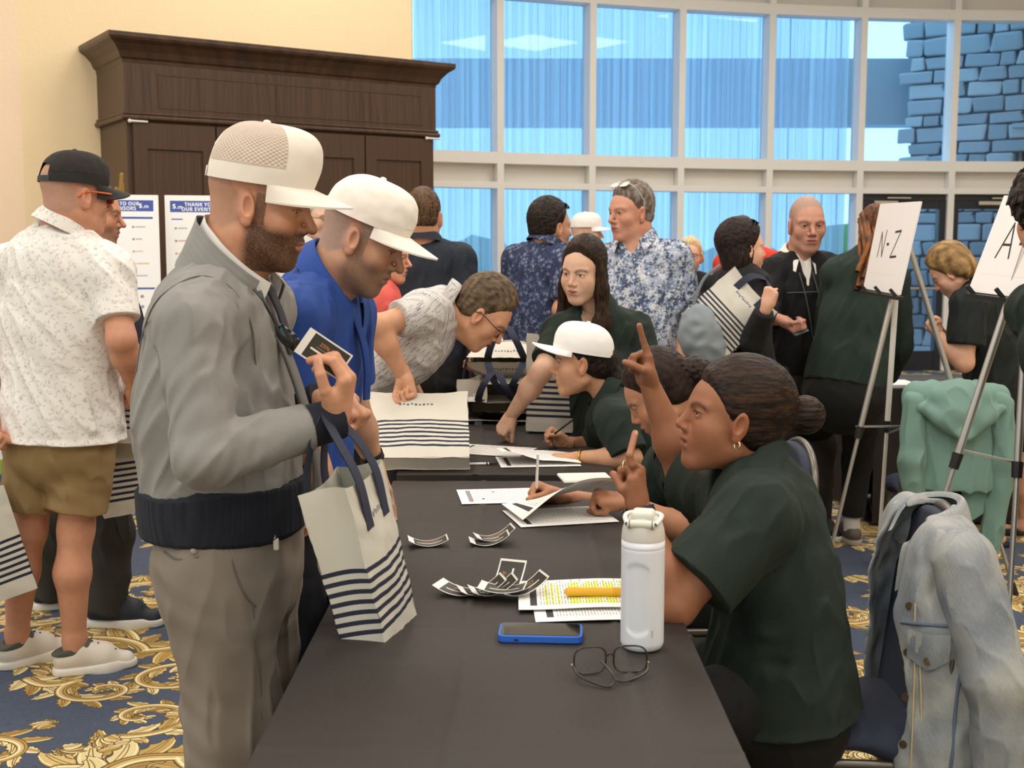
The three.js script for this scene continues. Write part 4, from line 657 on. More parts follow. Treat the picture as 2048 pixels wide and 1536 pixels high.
// ---------------------------------------------------------------- tall dark wood cabinet
{
  const ax = -2.37, ad = 7.5, bx = -0.56, bd = 8.7, L = Math.hypot(bx - ax, bd - ad), a = Math.atan2(bd - ad, bx - ax), D = 0.6;
  const woodTex = canvasTex(512, 512, (x, W) => { x.fillStyle = '#4b3324'; x.fillRect(0, 0, W, W); const r = rng(3); for (let i = 0; i < 700; i++) { const px = r() * W; x.strokeStyle = `rgba(${r() < 0.5 ? '28,17,11' : '96,68,48'},${0.06 + r() * 0.12})`; x.lineWidth = 1 + r() * 3; x.beginPath(); x.moveTo(px, 0); x.bezierCurveTo(px + r() * 20 - 10, W / 3, px + r() * 20 - 10, W * 0.66, px, W); x.stroke(); } });
  const wood = mat('#ffffff', 0.42, { map: woodTex });
  const t = thing('cabinet', 'tall dark brown wooden cabinet with crown moulding against the cream wall', 'cabinet', [ax, 0, -ad], a);
  const z0 = -D / 2; // front face at z = 0, going back
  part('body', rbox(L / 2, 1.15, z0, L, 2.3, D, 0.006), wood, t);
  part('frieze', rbox(L / 2, 2.46, z0 + 0.01, L + 0.02, 0.34, D + 0.02, 0.006), wood, t);
  part('belt_moulding', merge([rbox(L / 2, 2.3, z0 + 0.02, L + 0.07, 0.03, D + 0.05, 0.012), rbox(L / 2, 2.325, z0 + 0.015, L + 0.05, 0.02, D + 0.04, 0.008)]), wood, t);
  { const prof = [[0.0, 0], [0.012, 0.005], [0.016, 0.03], [0.03, 0.04], [0.045, 0.075], [0.08, 0.115], [0.11, 0.135], [0.118, 0.15], [0.118, 0.175]], g = []; // crown swept round three sides
    const path = [[0, -D], [0, 0], [L, 0], [L, -D]], out = [[-1, 0], [-1, 1], [1, 1], [1, 0]];
    g.push(flat(sheet((s, q) => { const i = Math.round(s * 3), [o, y] = prof[Math.round(q * 8)]; return V(path[i][0] + out[i][0] * o, 2.62 + y, path[i][1] + out[i][1] * o); }, 3, 8)));
    g.push(box(L / 2, 2.785, -D / 2 + 0.03, L + 0.2, 0.02, D + 0.1)); part('crown_moulding', merge(g), wood, t); }
  for (const [x0, x1] of [[0.2, 0.46], [0.46, 0.98], [0.98, 1.66], [1.66, 2.06]]) part('frieze_panel', merge([box(x0 + 0.006, 2.47, 0.021, 0.012, 0.2, 0.006), box((x0 + x1) / 2, 2.57, 0.021, x1 - x0, 0.012, 0.006), box((x0 + x1) / 2, 2.37, 0.021, x1 - x0, 0.012, 0.006)]), wood, t);
  for (let i = 0; i < 4; i++) { // four doors with raised frames
    const w = (L - 0.06) / 4, x = 0.03 + w * i, m = part('door', rbox(x + w / 2, 1.18, 0.009, w - 0.008, 2.18, 0.022, 0.004), wood, t), f = 0.085;
    part('stile', merge([rbox(x + f / 2 + 0.004, 1.18, 0.026, f, 2.18, 0.016, 0.004), rbox(x + w - f / 2 - 0.004, 1.18, 0.026, f, 2.18, 0.016, 0.004), rbox(x + w / 2, 2.19, 0.026, w - 2 * f, 0.16, 0.016, 0.004), rbox(x + w / 2, 0.2, 0.026, w - 2 * f, 0.2, 0.016, 0.004), rbox(x + w / 2, 1.1, 0.026, w - 2 * f, 0.1, 0.016, 0.004)]), wood, m);
    part('door_handle', rod(V(x + (i % 2 ? 0.05 : w - 0.05), 1.0, 0.05), V(x + (i % 2 ? 0.05 : w - 0.05), 1.16, 0.05), 0.006), steelMat, m);
  }
  for (const x of [0.06, L - 0.03]) part('hinge_pin', merge([rod(V(x - 0.05, 2.275, 0.045), V(x + 0.06, 2.275, 0.045), 0.008, 0.006, 8), new THREE.SphereGeometry(0.012, 10, 8).translate(x - 0.05, 2.275, 0.045)]), mat('#e6e2da', 0.4), t, 'white hinge pin at the door top');
}
{ // dried stems standing behind the left poster
  const t = thing('dried_plant', 'dry golden stems standing beside the dark cabinet', 'plant', P(235, 470, 7.15).setY(0)), r = rng(12), m = mat('#9c7a3c', 0.9);
  part('pot', new THREE.LatheGeometry([[0.0, 0], [0.11, 0], [0.14, 0.2], [0.13, 0.42], [0.11, 0.46], [0.1, 0.44]].map((p) => new THREE.Vector2(...p)), 24), mat('#5b4a3a', 0.6), t);
  for (let i = 0; i < 9; i++) { const x = (r() - 0.5) * 0.16, z = (r() - 0.5) * 0.16, h = 1.55 + r() * 0.42; part('stem', merge([tube([V(x * 0.3, 0.4, z * 0.3), V(x * 0.7, 1.0, z * 0.7), V(x + 0.02 * r(), h, z)], 0.007, 14, 6), new THREE.CapsuleGeometry(0.012, 0.09, 4, 8).rotateZ((r() - 0.5) * 0.4).translate(x + 0.01, h, z)]), m, t); }
}
// ---------------------------------------------------------------- two sponsor boards on easels
function posterTex(right) {
  return canvasTex(900, 1300, (x, W, H) => {
    x.fillStyle = '#fbfbfb'; x.fillRect(0, 0, W, H);
    x.fillStyle = '#3f58ad'; x.fillRect(50, 55, W - 100, 118);
    x.fillStyle = '#ffffff'; x.font = 'bold 54px sans-serif'; x.textBaseline = 'middle'; x.textAlign = 'center';
    x.fillText('THANK YOU TO OUR', W / 2, 92); x.fillText(right ? 'OUR EVENT SPONSORS' : 'EVENT SPONSORS', W / 2, 142);
    x.font = 'bold 70px sans-serif'; const mark = (cx) => { x.fillText('$', cx - 60, 114); x.font = 'bold 52px sans-serif'; x.fillText('.m', cx - 8, 120); x.font = 'bold 70px sans-serif'; };
    mark(right ? 150 : W - 120);
    x.fillStyle = '#3f58ad'; x.fillRect(430, 232, W - 490, 22); x.fillRect(60, 240, 110, 12);
    x.font = 'bold 30px sans-serif'; x.fillRect(380, 985, W - 440, 20); x.fillRect(60, 990, 260, 10);
    const r = rng(right ? 4 : 8); // sponsors' marks, too small to read in the place: little blots of colour
    for (let j = 0; j < 5; j++) for (let i = 0; i < 3; i++) { const cx = 170 + i * 270, cy = 340 + j * 130; x.fillStyle = ['#c88080', '#8aa0c8', '#9a9a9a', '#c8b080', '#88aaaa'][Math.floor(r() * 5)]; x.beginPath(); x.arc(cx - 70, cy, 13, 0, 6.3); x.fill(); x.globalAlpha = 0.6; x.fillRect(cx - 48, cy - 9, 60 + r() * 90, 16); x.globalAlpha = 1; }
    for (let j = 0; j < 2; j++) for (let i = 0; i < 3; i++) { const cx = 170 + i * 270, cy = 1080 + j * 110; x.fillStyle = ['#c0a080', '#8aa0c8', '#aa9a9a'][i]; x.beginPath(); x.arc(cx, cy, 18, 0, 6.3); x.fill(); }
  });
}
function board(u0, v0, u1, d, right, label) { // a foam board that leans back on a tripod easel
  const a = P(u0, v0, d), b = P(u1, v0 + (right ? 3 : 8), d + 0.12), w = a.distanceTo(b), h = w * 1.42, t = thing('sponsor_board', label, 'poster board', a.clone().lerp(b, 0.5).setY(a.y - h));
  t.rotation.y = Math.atan2(-(b.z - a.z), b.x - a.x);
  const g = box(0, 0, 0, w, h, 0.008), m = new THREE.Matrix4().makeRotationX(-0.1).multiply(new THREE.Matrix4().makeTranslation(0, h / 2, 0));
  part('foam_board', g.applyMatrix4(m), mat('#f4f4f2', 0.6), t);
  part('print', new THREE.PlaneGeometry(w - 0.002, h - 0.002).translate(0, 0, 0.0055).applyMatrix4(m), mat('#ffffff', 0.5, { map: posterTex(right), side: THREE.FrontSide }), t);
  const e = thing('easel', right ? 'black tripod easel behind the right sponsor board' : 'black tripod easel behind the left sponsor board', 'easel', t.position.clone().setY(0)); e.rotation.y = t.rotation.y; const y = a.y - h, em = mat('#1c1c1c', 0.5);
  part('leg', rod(V(-0.1, y + h - 0.1, -0.13), V(-0.32, 0, 0.1), 0.012), em, e); part('leg', rod(V(0.1, y + h - 0.1, -0.13), V(0.32, 0, 0.1), 0.012), em, e); part('leg', rod(V(0, y + h - 0.1, -0.15), V(0, 0, -0.55), 0.012), em, e); part('ledge', box(0, y - 0.012, 0.01, w * 0.7, 0.02, 0.06), em, e);
}
board(132, 386, 316, 6.3, false, 'left white sponsor board with a blue heading beside the man in the black cap');
board(328, 388, 512, 6.5, true, 'right white sponsor board with a blue heading behind the grey jacket');

// ---------------------------------------------------------------- tote bags
const stripeTex = canvasTex(512, 640, (x, W, H) => { // print of one bag face: cream above, navy stripes below
  x.fillStyle = '#ccc7bb'; x.fillRect(0, 0, W, H); x.fillStyle = '#22253a'; for (let i = 0; i < 7; i++) x.fillRect(0, 300 + i * 38, W, 17);
  x.fillStyle = '#5a5c66'; x.save(); x.translate(W / 2, 130); for (let i = 0; i < 9; i++) x.fillRect(-90 + i * 20, -12 + (i % 3) * 3, 12, 22 - (i % 2) * 6); x.restore();
});
const stripeTex2 = canvasTex(512, 640, (x, W, H) => { x.fillStyle = '#ccc7bb'; x.fillRect(0, 0, W, H); x.fillStyle = '#22253a'; for (let i = 0; i < 7; i++) x.fillRect(0, 300 + i * 38, W, 17); });
const toteMat = mat('#ffffff', 0.8, { map: stripeTex }), toteSide = mat('#ffffff', 0.8, { map: stripeTex2 }), totePlain = mat('#ccc7bb', 0.8), toteNavy = mat('#2b2f42', 0.8), toteIn = mat('#cfcabd', 0.85);
function tote(label, w, h, D, o = {}) { // stands on its bottom at the origin, faces +z; o.squash flattens it
  const t = thing('tote_bag', label, 'tote bag', [0, 0, 0], 0, 'striped tote bags'); const seed = o.seed ?? 1, bul = o.bulge ?? 0.012, top = o.top ?? D;
  const dz = (v, u) => lerp(D, top, v) / 2 + bul * Math.sin(Math.PI * u) * Math.sin(Math.PI * Math.min(1, v * 1.1)) + 0.004 * fbm(u * 4 + seed, v * 5, seed);
  const wx = (v) => w * (1 - (o.flare ?? 0) * (1 - v));
  const face = (s) => sheet((u, v) => V((u - 0.5) * wx(v) * s + 0.003 * N3(v * 4, seed, s), v * h - (o.sag ?? 0.012) * Math.sin(Math.PI * u) * v * v, s * dz(v, u)), 26, 30);
  const gs = (s) => sheet((u, v) => { const k = (o.gusset ?? 0.25) * v; return V(s * (wx(v) / 2 - Math.sin(Math.PI * u) * D * k), v * h, lerp(dz(v, 0), -dz(v, 0), u) * s); }, 10, 24);
  part('front_panel', face(1), toteMat, t); part('back_panel', face(-1), toteMat, t); part('side_gusset', gs(1), toteSide, t); part('side_gusset', gs(-1), toteSide, t);
  part('bottom', sheet((u, v) => V((u - 0.5) * wx(0), 0.004 + 0.006 * Math.sin(Math.PI * u) * 0, (v - 0.5) * D), 8, 4), totePlain, t);
  for (const s of [-1, 1]) { if (o.noHandle) break; const z = s * (top / 2 + 0.004), hx = w * 0.22, hh = o.handle ?? 0.26, ln = o.lean || [0, 0]; // handle loops
    const pts = o.droop ? [V(-hx, h - 0.08, z), V(-hx, h + 0.02, z * 1.2), V(-hx * 0.6, h + 0.06, z + s * 0.07), V(0, h + 0.02, z + s * 0.13), V(hx * 0.6, h + 0.05, z + s * 0.08), V(hx, h + 0.02, z * 1.2), V(hx, h - 0.08, z)] : [V(-hx, h - 0.1, z), V(-hx, h, z), V(-hx * 0.75 + ln[0] * 0.6, h + hh * 0.62, z * 0.5 + ln[1] * 0.6), V(ln[0], h + hh, ln[1]), V(hx * 0.75 + ln[0] * 0.6, h + hh * 0.62, z * 0.5 + ln[1] * 0.6), V(hx, h, z), V(hx, h - 0.1, z)];
    part('handle', ribbon(pts, (q) => V(1, 0, 0.001), 0.032, 0.0025, 34), toteNavy, t); }
  return t;
}
const place = (t, p, euler, s) => { t.position.copy(p); t.rotation.set(...euler.map(R), 'YXZ'); if (s) t.scale.setScalar(s); return t; };
// lying on the far table, opening away from the camera
{ const t = tote('tote bag lying flat on the far black table beside the leaning man', 0.36, 0.4, 0.05, { noHandle: true, bulge: 0.012, gusset: 0.05, seed: 3 }); const a = PH(832, 945, TH); place(t, V(a.x, TH + 0.03, a.z + 0.0), [-63, 3, 0]); }
// the pile by the standing woman
{ const c = PH(1010, 838, TH), lay = (dy, du, dz, ry, o, label) => { const t = tote(label, 0.34, 0.4, 0.08, { droop: true, bulge: 0.02, gusset: 0.05, ...o }); place(t, V(c.x + du, TH + dy, c.z + dz), [-88, ry, 0]); return t; };
  lay(0.045, 0.02, -0.2, 172, { seed: 5 }, 'lowest tote bag of the pile on the far table'); lay(0.125, 0.05, -0.2, 186, { seed: 6, noHandle: true }, 'middle tote bag of the pile on the far table');
  const t = tote('plump white tote bag with navy straps on top of the pile', 0.34, 0.36, 0.13, { droop: true, bulge: 0.05, seed: 7, top: 0.02 }); place(t, V(c.x + 0.03, TH + 0.24, c.z - 0.2), [-84, 176, 0]);
}
{ const t = tote('striped tote bag standing on the far table beside the seated woman in the cap', 0.34, 0.4, 0.12, { noHandle: true, seed: 8, flare: 0.04 }); const a = PH(1128, 872, TH); place(t, V(a.x + 0.02, TH + 0.004, a.z - 0.08), [-6, -14, 0]); }

// ---------------------------------------------------------------- small things on the near table
function paperTex(draw, w = 512, h = 660) { return canvasTex(w, h, (x, W, H) => { x.fillStyle = '#f6f3ef'; x.fillRect(0, 0, W, H); draw(x, W, H); }); }
const listLines = (x, W, H, y0, hi) => { const r = rng(31); for (let y = y0; y < H - 40; y += 15) { if (hi && r() < hi) { x.fillStyle = '#e6ee62'; x.fillRect(70, y - 7, W - 110 - r() * 60, 14); } x.fillStyle = '#9a9894'; let px = 74; while (px < W - 60) { const l = 18 + r() * 60; x.fillRect(px, y - 2, l, 4); px += l + 14; } } };
const listTex = paperTex((x, W, H) => { x.fillStyle = '#3a3838'; x.fillRect(64, 58, W - 110, 34); listLines(x, W, H, 112, 0); });
const hiTex = paperTex((x, W, H) => { x.fillStyle = '#3a3838'; x.fillRect(64, 58, W - 110, 34); listLines(x, W, H, 112, 0.62); });
const redTex = paperTex((x, W, H) => { x.fillStyle = '#8f8d8b'; x.fillRect(64, 58, W - 110, 34); listLines(x, W, H, 112, 0); x.fillStyle = '#e0486a'; x.fillRect(W - 130, 250, 40, 20); });
const listMat = mat('#ffffff', 0.85, { map: listTex }), hiMat = mat('#ffffff', 0.85, { map: hiTex }), redMat = mat('#ffffff', 0.85, { map: redTex });
// a sheet of letter paper: width along w, height along h (towards the heading), lift(s, t) bends it up
function paper(name, label, c, turn, m, lift, group, w = 0.216, h = 0.279) {
  const f = (o) => (s, t) => V((s - 0.5) * w, (lift ? lift(s, t) : 0.0004 * Math.sin(s * 5)) + o, (0.5 - t) * h);
  const g = merge([sheet(f(0.0008), 24, 24), sheet(f(0), 24, 24, { flip: true })]); const o = single(name, g, m, label, 'paper', group); o.position.copy(c); o.rotation.y = turn; return o;
}
{ const c = PH(1168, 1205, TH); c.y = TH + 0.005;
  paper('paper', 'white list sheet under the yellow highlighted sheet by the bottle', c.clone().add(V(0.03, 0, 0.035)), R(92), listMat, (s, t) => 0.002 * Math.sin(t * 4)); paper('paper', 'list sheet marked all over in yellow highlighter beside the bottle', c.clone().add(V(0.0, 0.005, -0.025)), R(90), hiMat, (s, t) => 0.002 + 0.003 * Math.sin(t * 5)); }
{ const a = PH(1128, 1187, TH + 0.02), t = thing('highlighter', 'yellow highlighter pen lying on the marked list', 'highlighter', V(a.x, TH + 0.024, a.z), R(-2)); part('barrel', new THREE.CapsuleGeometry(0.0095, 0.1, 6, 16).rotateZ(Math.PI / 2).translate(0.06, 0, 0), mat('#f0b52e', 0.4), t); part('cap', new THREE.CylinderGeometry(0.0105, 0.0105, 0.045, 16).rotateZ(Math.PI / 2).translate(0.125, 0, 0), mat('#e8a81c', 0.4), t); }
paper('paper', 'white list sheet with one pink mark in front of the woman with the pen', PH(1010, 994, TH).setY(TH + 0.004), R(97), redMat);
{ const c = PH(1105, 1035, TH).setY(TH + 0.004); paper('paper', 'bottom sheet of the packet held by the woman looking down', c.clone().add(V(0.02, 0, 0.0)), R(104), listMat); paper('paper', 'curled top sheet of the packet held by the woman looking down', c.clone().add(V(0.02, 0.002, -0.03)), R(106), listMat, (s, t) => 0.012 + 0.1 * (1 - t) ** 1.5 * (0.35 + 0.65 * (1 - s)) + 0.055 * Math.sin(Math.PI * clamp(t, 0, 1)) * (1 - s)); }
{ const c = PH(1075, 925, TH).setY(TH + 0.004); paper('paper', 'bottom sheet of the packet under the hand with the gold watch', c.clone(), R(96), listMat); paper('paper', 'curled top sheet of the packet under the hand with the gold watch', c.clone().add(V(0, 0.002, -0.02)), R(97), listMat, (s, t) => 0.004 + 0.045 * sstep(0.45, 1, t) * (0.5 + 0.5 * (1 - s)) + 0.012 * Math.sin(t * 3.14)); paper('paper', 'loose white sheet beside the flat tote bag', PH(985, 903, TH).setY(TH + 0.004), R(70), listMat); }
// curled voucher cards
const cardTex = canvasTex(420, 260, (x, W, H) => { x.fillStyle = '#f4f0ea'; x.fillRect(0, 0, W, H); x.fillStyle = '#35322c'; x.fillRect(62, 14, W - 76, H - 28); x.fillStyle = '#b4763a'; x.font = 'bold 48px sans-serif'; x.textAlign = 'center'; x.fillText('25% OFF', W / 2 + 30, 92); x.fillStyle = '#7e7770'; x.fillRect(130, 112, 190, 8); x.fillStyle = '#f2ece4'; x.fillRect(92, 140, 270, 18); x.fillStyle = '#5b564e'; x.fillRect(120, 190, 170, 6); });
const cardMat = mat('#ffffff', 0.5, { map: cardTex }), cardBack = mat('#e4e2e6', 0.6);
function voucher(label, c, turn, curl, tilt = 0, w = 0.1, h = 0.062) {
  const t = thing('voucher_card', label, 'card', c, turn, 'curled voucher cards'); const f = (o) => (s, q) => V((s - 0.5) * w, curl * ((s - 0.5) * 2) ** 2 + o + tilt * (s - 0.5), (0.5 - q) * h);
  part('printed_face', sheet(f(0.0008), 16, 3), cardMat, t); part('back_face', sheet(f(0), 16, 3, { flip: true }), cardBack, t); return t;
}
voucher('curled voucher card lying alone nearest the striped bag in the grey man\'s hand', PH(856, 1092, TH).setY(TH + 0.006), R(8), 0.016);
voucher('upper of two curled voucher cards near the packet', PH(988, 1085, TH).setY(TH + 0.012), R(12), 0.02, 0.02); voucher('lower of two curled voucher cards near the packet', PH(978, 1090, TH).setY(TH + 0.006), R(6), 0.018, 0.016);
[[918, 1190, -20, 0.012, -0.01, 'leftmost voucher card of the loose pile'], [962, 1192, 14, 0.02, 0.02, 'dark voucher card second from the left in the loose pile'], [985, 1195, 12, 0.02, 0.022, 'dark voucher card in the middle of the loose pile'], [1012, 1186, 70, 0.02, 0.05, 'grey-backed voucher card sticking up from the loose pile'], [1045, 1198, 18, 0.018, 0.03, 'rightmost voucher card of the loose pile touching the list'], [1005, 1200, -8, 0.01, 0, 'face-down voucher card at the front of the loose pile']].forEach(([u, v, a, c, ti, l], i) => voucher(l, PH(u, v, TH).setY(TH + 0.008 + i * 0.003), R(a), c, ti));
{ // phone in a blue case
  const c = PH(1082, 1285, TH), t = thing('phone', 'phone in a bright blue case lying face up on the near table', 'phone', V(c.x, TH + 0.002, c.z - 0.03), R(-3.5)), blue = mat('#2a63c4', 0.5);
  const sh = (w, h, r) => { const s = new THREE.Shape(); s.moveTo(-w / 2 + r, -h / 2); s.lineTo(w / 2 - r, -h / 2); s.quadraticCurveTo(w / 2, -h / 2, w / 2, -h / 2 + r); s.lineTo(w / 2, h / 2 - r); s.quadraticCurveTo(w / 2, h / 2, w / 2 - r, h / 2); s.lineTo(-w / 2 + r, h / 2); s.quadraticCurveTo(-w / 2, h / 2, -w / 2, h / 2 - r); s.lineTo(-w / 2, -h / 2 + r); s.quadraticCurveTo(-w / 2, -h / 2, -w / 2 + r, -h / 2); return s; };
  part('case', new THREE.ExtrudeGeometry(sh(0.158, 0.08, 0.014), { depth: 0.01, bevelEnabled: true, bevelSize: 0.002, bevelThickness: 0.002, bevelSegments: 3, curveSegments: 12 }).rotateX(-Math.PI / 2).translate(0, 0.002, 0), blue, t);
  part('screen', new THREE.ExtrudeGeometry(sh(0.152, 0.074, 0.012), { depth: 0.001, bevelEnabled: false, curveSegments: 12 }).rotateX(-Math.PI / 2).translate(0, 0.0138, 0), mat('#07090c', 0.03, { clearcoat: 1, clearcoatRoughness: 0.02 }), t);
  part('port', box(-0.045, 0.006, 0.0425, 0.008, 0.003, 0.001), mat('#10131c', 0.5), t);
}
{ // eyeglasses folded open on the table
  const c = PH(1220, 1350, TH), t = thing('eyeglasses', 'black framed eyeglasses lying upside down in front of the bottle', 'eyeglasses', V(c.x, TH + 0.004, c.z), R(6)), m = mat('#2a211c', 0.25), lensM = new THREE.MeshPhysicalMaterial({ color: '#ffffff', transmission: 1, roughness: 0.02, thickness: 0, side: THREE.DoubleSide });
  const rim = (e) => { const pts = []; for (let i = 0; i < 20; i++) { const a = i / 20 * 6.283, r = (v) => Math.sign(v) * Math.abs(v) ** 0.62; pts.push(V(e * 0.036 + 0.029 * r(Math.cos(a)), 0.024 + 0.024 * r(Math.sin(a)), 0.004 * Math.cos(a) * e)); } return pts; };
  for (const e of [-1, 1]) { const f = part('rim', tube(rim(e), 0.0016, 60, 8, true), m, t); part('lens', new THREE.ShapeGeometry(new THREE.Shape(rim(e).map((p) => new THREE.Vector2(p.x, p.y)))), lensM, f); part('temple', tube(e < 0 ? [V(-0.067, 0.016, 0), V(-0.06, 0.008, 0.03), V(-0.03, 0.002, 0.062), V(-0.012, 0.002, 0.07), V(-0.004, 0.012, 0.055), V(-0.02, 0.03, 0.02)] : [V(0.067, 0.016, 0), V(0.062, 0.008, 0.02), V(0.03, 0.003, 0.045), V(0.008, 0.002, 0.05), V(-0.002, 0.006, 0.04)], 0.0021, 40, 8), m, t); part('hinge', rbox(e * 0.067, 0.016, 0.001, 0.006, 0.006, 0.006, 0.0015), mat('#b9a890', 0.3, { metalness: 0.8 }), t); }
  part('bridge', tube([V(-0.008, 0.03, 0), V(0, 0.036, 0.003), V(0.008, 0.03, 0)], 0.0016, 12, 8), m, t);
}
{ // white insulated bottle
  const c = PH(1286, 1303, TH), t = thing('water_bottle', 'tall white insulated bottle with a grey flip lid on the near table', 'bottle', V(c.x, TH + 0.002, c.z - 0.02), R(-14)), white = mat('#dfe0e6', 0.4), lidM = mat('#cfc8c0', 0.5), capM = mat('#d9d7cc', 0.45);
  const r = 0.0405, lat = (p) => new THREE.LatheGeometry(p.map((q) => new THREE.Vector2(...q)), 64);
  // a straight flask with a shallow hollow for the fingers on the side that faces the camera
  const prof = [[0, 0], [r - 0.01, 0], [r - 0.003, 0.003], [r, 0.011]]; for (let y = 0.016; y < 0.19; y += 0.004) prof.push([r, y]); prof.push([r, 0.192], [r - 0.0012, 0.1935], [r - 0.0012, 0.1945], [r, 0.1955], [r, 0.208], [0, 0.208]);
  const bodyG = new THREE.LatheGeometry(prof.map((q) => new THREE.Vector2(...q)), 96);
  { const p = bodyG.attributes.position, q = V(); for (let i = 0; i < p.count; i++) { q.fromBufferAttribute(p, i); const a = Math.atan2(q.x - 0.0, q.z), e = (a + 0.12) / 0.62, lo = 0.03 + 0.012 * e * e, hi = 0.172 - 0.012 * e * e, k = 0.0028 * sstep(1, 0.8, Math.abs(e)) * sstep(lo, lo + 0.008, q.y) * sstep(hi, hi - 0.008, q.y), f = 1 - k / r; p.setXYZ(i, q.x * f, q.y, q.z * f); } bodyG.computeVertexNormals(); }
  part('flask', bodyG, white, t);
  const dome = lat([[r, 0.2085], [r, 0.214], [r * 0.96, 0.228], [r * 0.86, 0.241], [r * 0.66, 0.251], [r * 0.4, 0.2555], [0, 0.257]]); part('lid', dome, lidM, t);
  part('spout_cap', merge([rbox(0, 0.2545, 0.004, 0.044, 0.02, 0.044, 0.009, 4), new THREE.CylinderGeometry(0.008, 0.008, 0.05, 20).rotateZ(Math.PI / 2).translate(0, 0.242, 0.03)]), capM, t);
  part('carry_loop', tube([V(-0.026, 0.242, 0.03), V(-0.033, 0.25, 0.01), V(-0.03, 0.252, -0.015), V(0, 0.254, -0.026), V(0.03, 0.252, -0.015), V(0.033, 0.25, 0.01), V(0.026, 0.242, 0.03)], 0.0045, 40, 10), mat('#e6e4dc', 0.45), t);
  part('hinge_pin', merge([-1, 1].map((e) => new THREE.CylinderGeometry(0.0085, 0.0085, 0.002, 16).rotateZ(Math.PI / 2).translate(e * 0.021, 0.242, 0.03))), mat('#77756c', 0.4), t);
  const wt = canvasTex(256, 48, (x, W, H) => { x.fillStyle = '#dfe0e6'; x.fillRect(0, 0, W, H); x.fillStyle = '#44464e'; x.font = '40px sans-serif'; x.textBaseline = 'middle'; x.textAlign = 'center'; x.fillText('owala', W / 2, H / 2); });
  part('lettering', sheet((s, q) => { const a = 0.62 + (q - 0.5) * 0.14; return V(Math.sin(a) * (r + 0.0003), 0.02 + (1 - s) * 0.034, Math.cos(a) * (r + 0.0003)); }, 8, 4), mat('#ffffff', 0.4, { map: wt }), t);
}
{ const a = PH(935, 932, TH), t = thing('pen', 'white and black pen on the table beside the flat tote bag', 'pen', V(a.x, TH + 0.007, a.z), R(6)); part('barrel', new THREE.CylinderGeometry(0.0045, 0.0045, 0.09, 12).rotateZ(Math.PI / 2).translate(0.03, 0, 0), mat('#ecebe8', 0.4), t); part('grip', new THREE.CylinderGeometry(0.0048, 0.0025, 0.04, 12).rotateZ(Math.PI / 2).rotateY(0).translate(0.085, 0, 0), mat('#1b1b1e', 0.5), t); }

// ---------------------------------------------------------------- banquet chairs
const navyFab = mat('#2e3446', 0.9, { bumpMap: pileTex, bumpScale: 0.001 }), chairMetal = mat('#6a665f', 0.35, { metalness: 0.7 });
function makeChair() { // faces -x, seat centre at origin
  const t = thing('banquet_chair', 'x', 'chair', [0, 0, 0], 0, 'navy banquet chairs');
  const F = new Field(); F.cap(V(-0.16, 0.435, -0.14), V(-0.16, 0.435, 0.14), 0.06, 0.06, 0.05, { flat: [V(0, 1, 0), 1.3] }).cap(V(0.16, 0.43, -0.14), V(0.16, 0.43, 0.14), 0.06, 0.06, 0.05, { flat: [V(0, 1, 0), 1.3] }).cap(V(-0.1, 0.44, 0), V(0.1, 0.44, 0), 0.19, 0.19, 0.05, { flat: [V(0, 1, 0), 4] });
  part('seat', netMesh(F, 0.012), navyFab, t);
  const back = (x, th) => { const s = new THREE.Shape(); s.moveTo(-0.2, 0); s.lineTo(-0.205, 0.3); s.bezierCurveTo(-0.2, 0.47, -0.12, 0.5, 0, 0.5); s.bezierCurveTo(0.12, 0.5, 0.2, 0.47, 0.205, 0.3); s.lineTo(0.2, 0); s.closePath(); return new THREE.ExtrudeGeometry(s, { depth: th, bevelEnabled: true, bevelSize: 0.016, bevelThickness: 0.016, bevelSegments: 4, curveSegments: 16 }).rotateY(Math.PI / 2); };
  part('backrest', back(0, 0.02).rotateZ(-0.12).translate(0.2, 0.45, 0), navyFab, t);
  const fp = []; for (let i = 0; i <= 24; i++) { const a = Math.PI * i / 24; fp.push(V(0, 0.3 + 0.22 * Math.sin(a) ** 0.7, 0.222 * Math.cos(a))); }
  part('back_frame', tube([V(0, -0.05, 0.215), ...fp, V(0, -0.05, -0.215)], 0.0125, 70, 8).rotateZ(-0.12).translate(0.222, 0.45, 0), chairMetal, t);
  for (const sx of [-1, 1]) for (const sz of [-1, 1]) part('leg', rod(V(sx * 0.17, 0.4, sz * 0.18), V(sx * (sx > 0 ? 0.25 : 0.2), 0, sz * 0.2), 0.0125), chairMetal, t);
  part('seat_frame', merge([rod(V(-0.2, 0.395, 0.19), V(0.22, 0.395, 0.19), 0.011), rod(V(-0.2, 0.395, -0.19), V(0.22, 0.395, -0.19), 0.011), rod(V(-0.19, 0.395, -0.19), V(-0.19, 0.395, 0.19), 0.011), rod(V(0.21, 0.395, -0.19), V(0.21, 0.395, 0.19), 0.011)]), chairMetal, t);
  return t;
}
const chair0 = makeChair(); let chairUsed = false;
function chairAt(x, d, turn, label) { let c = chair0; if (chairUsed) { c = chair0.clone(); c.name = numbered('banquet_chair'); scene.add(c); } chairUsed = true; c.position.set(x, 0, -d); c.rotation.y = R(turn); c.scale.setScalar(0.94); c.userData = { label, category: 'chair', group: 'navy banquet chairs' }; return c; }
const denimChair = chairAt(0.72, 2.7, -4, 'navy banquet chair with the denim jacket over its back');
chairAt(0.62, 3.62, 2, 'navy banquet chair behind the woman who points, holding the woman looking down');
chairAt(0.62, 4.5, 0, 'navy banquet chair of the seated woman in the white cap');
const hoodChair = chairAt(1.92, 5.35, -95, 'navy banquet chair with the green hoodie over its back');
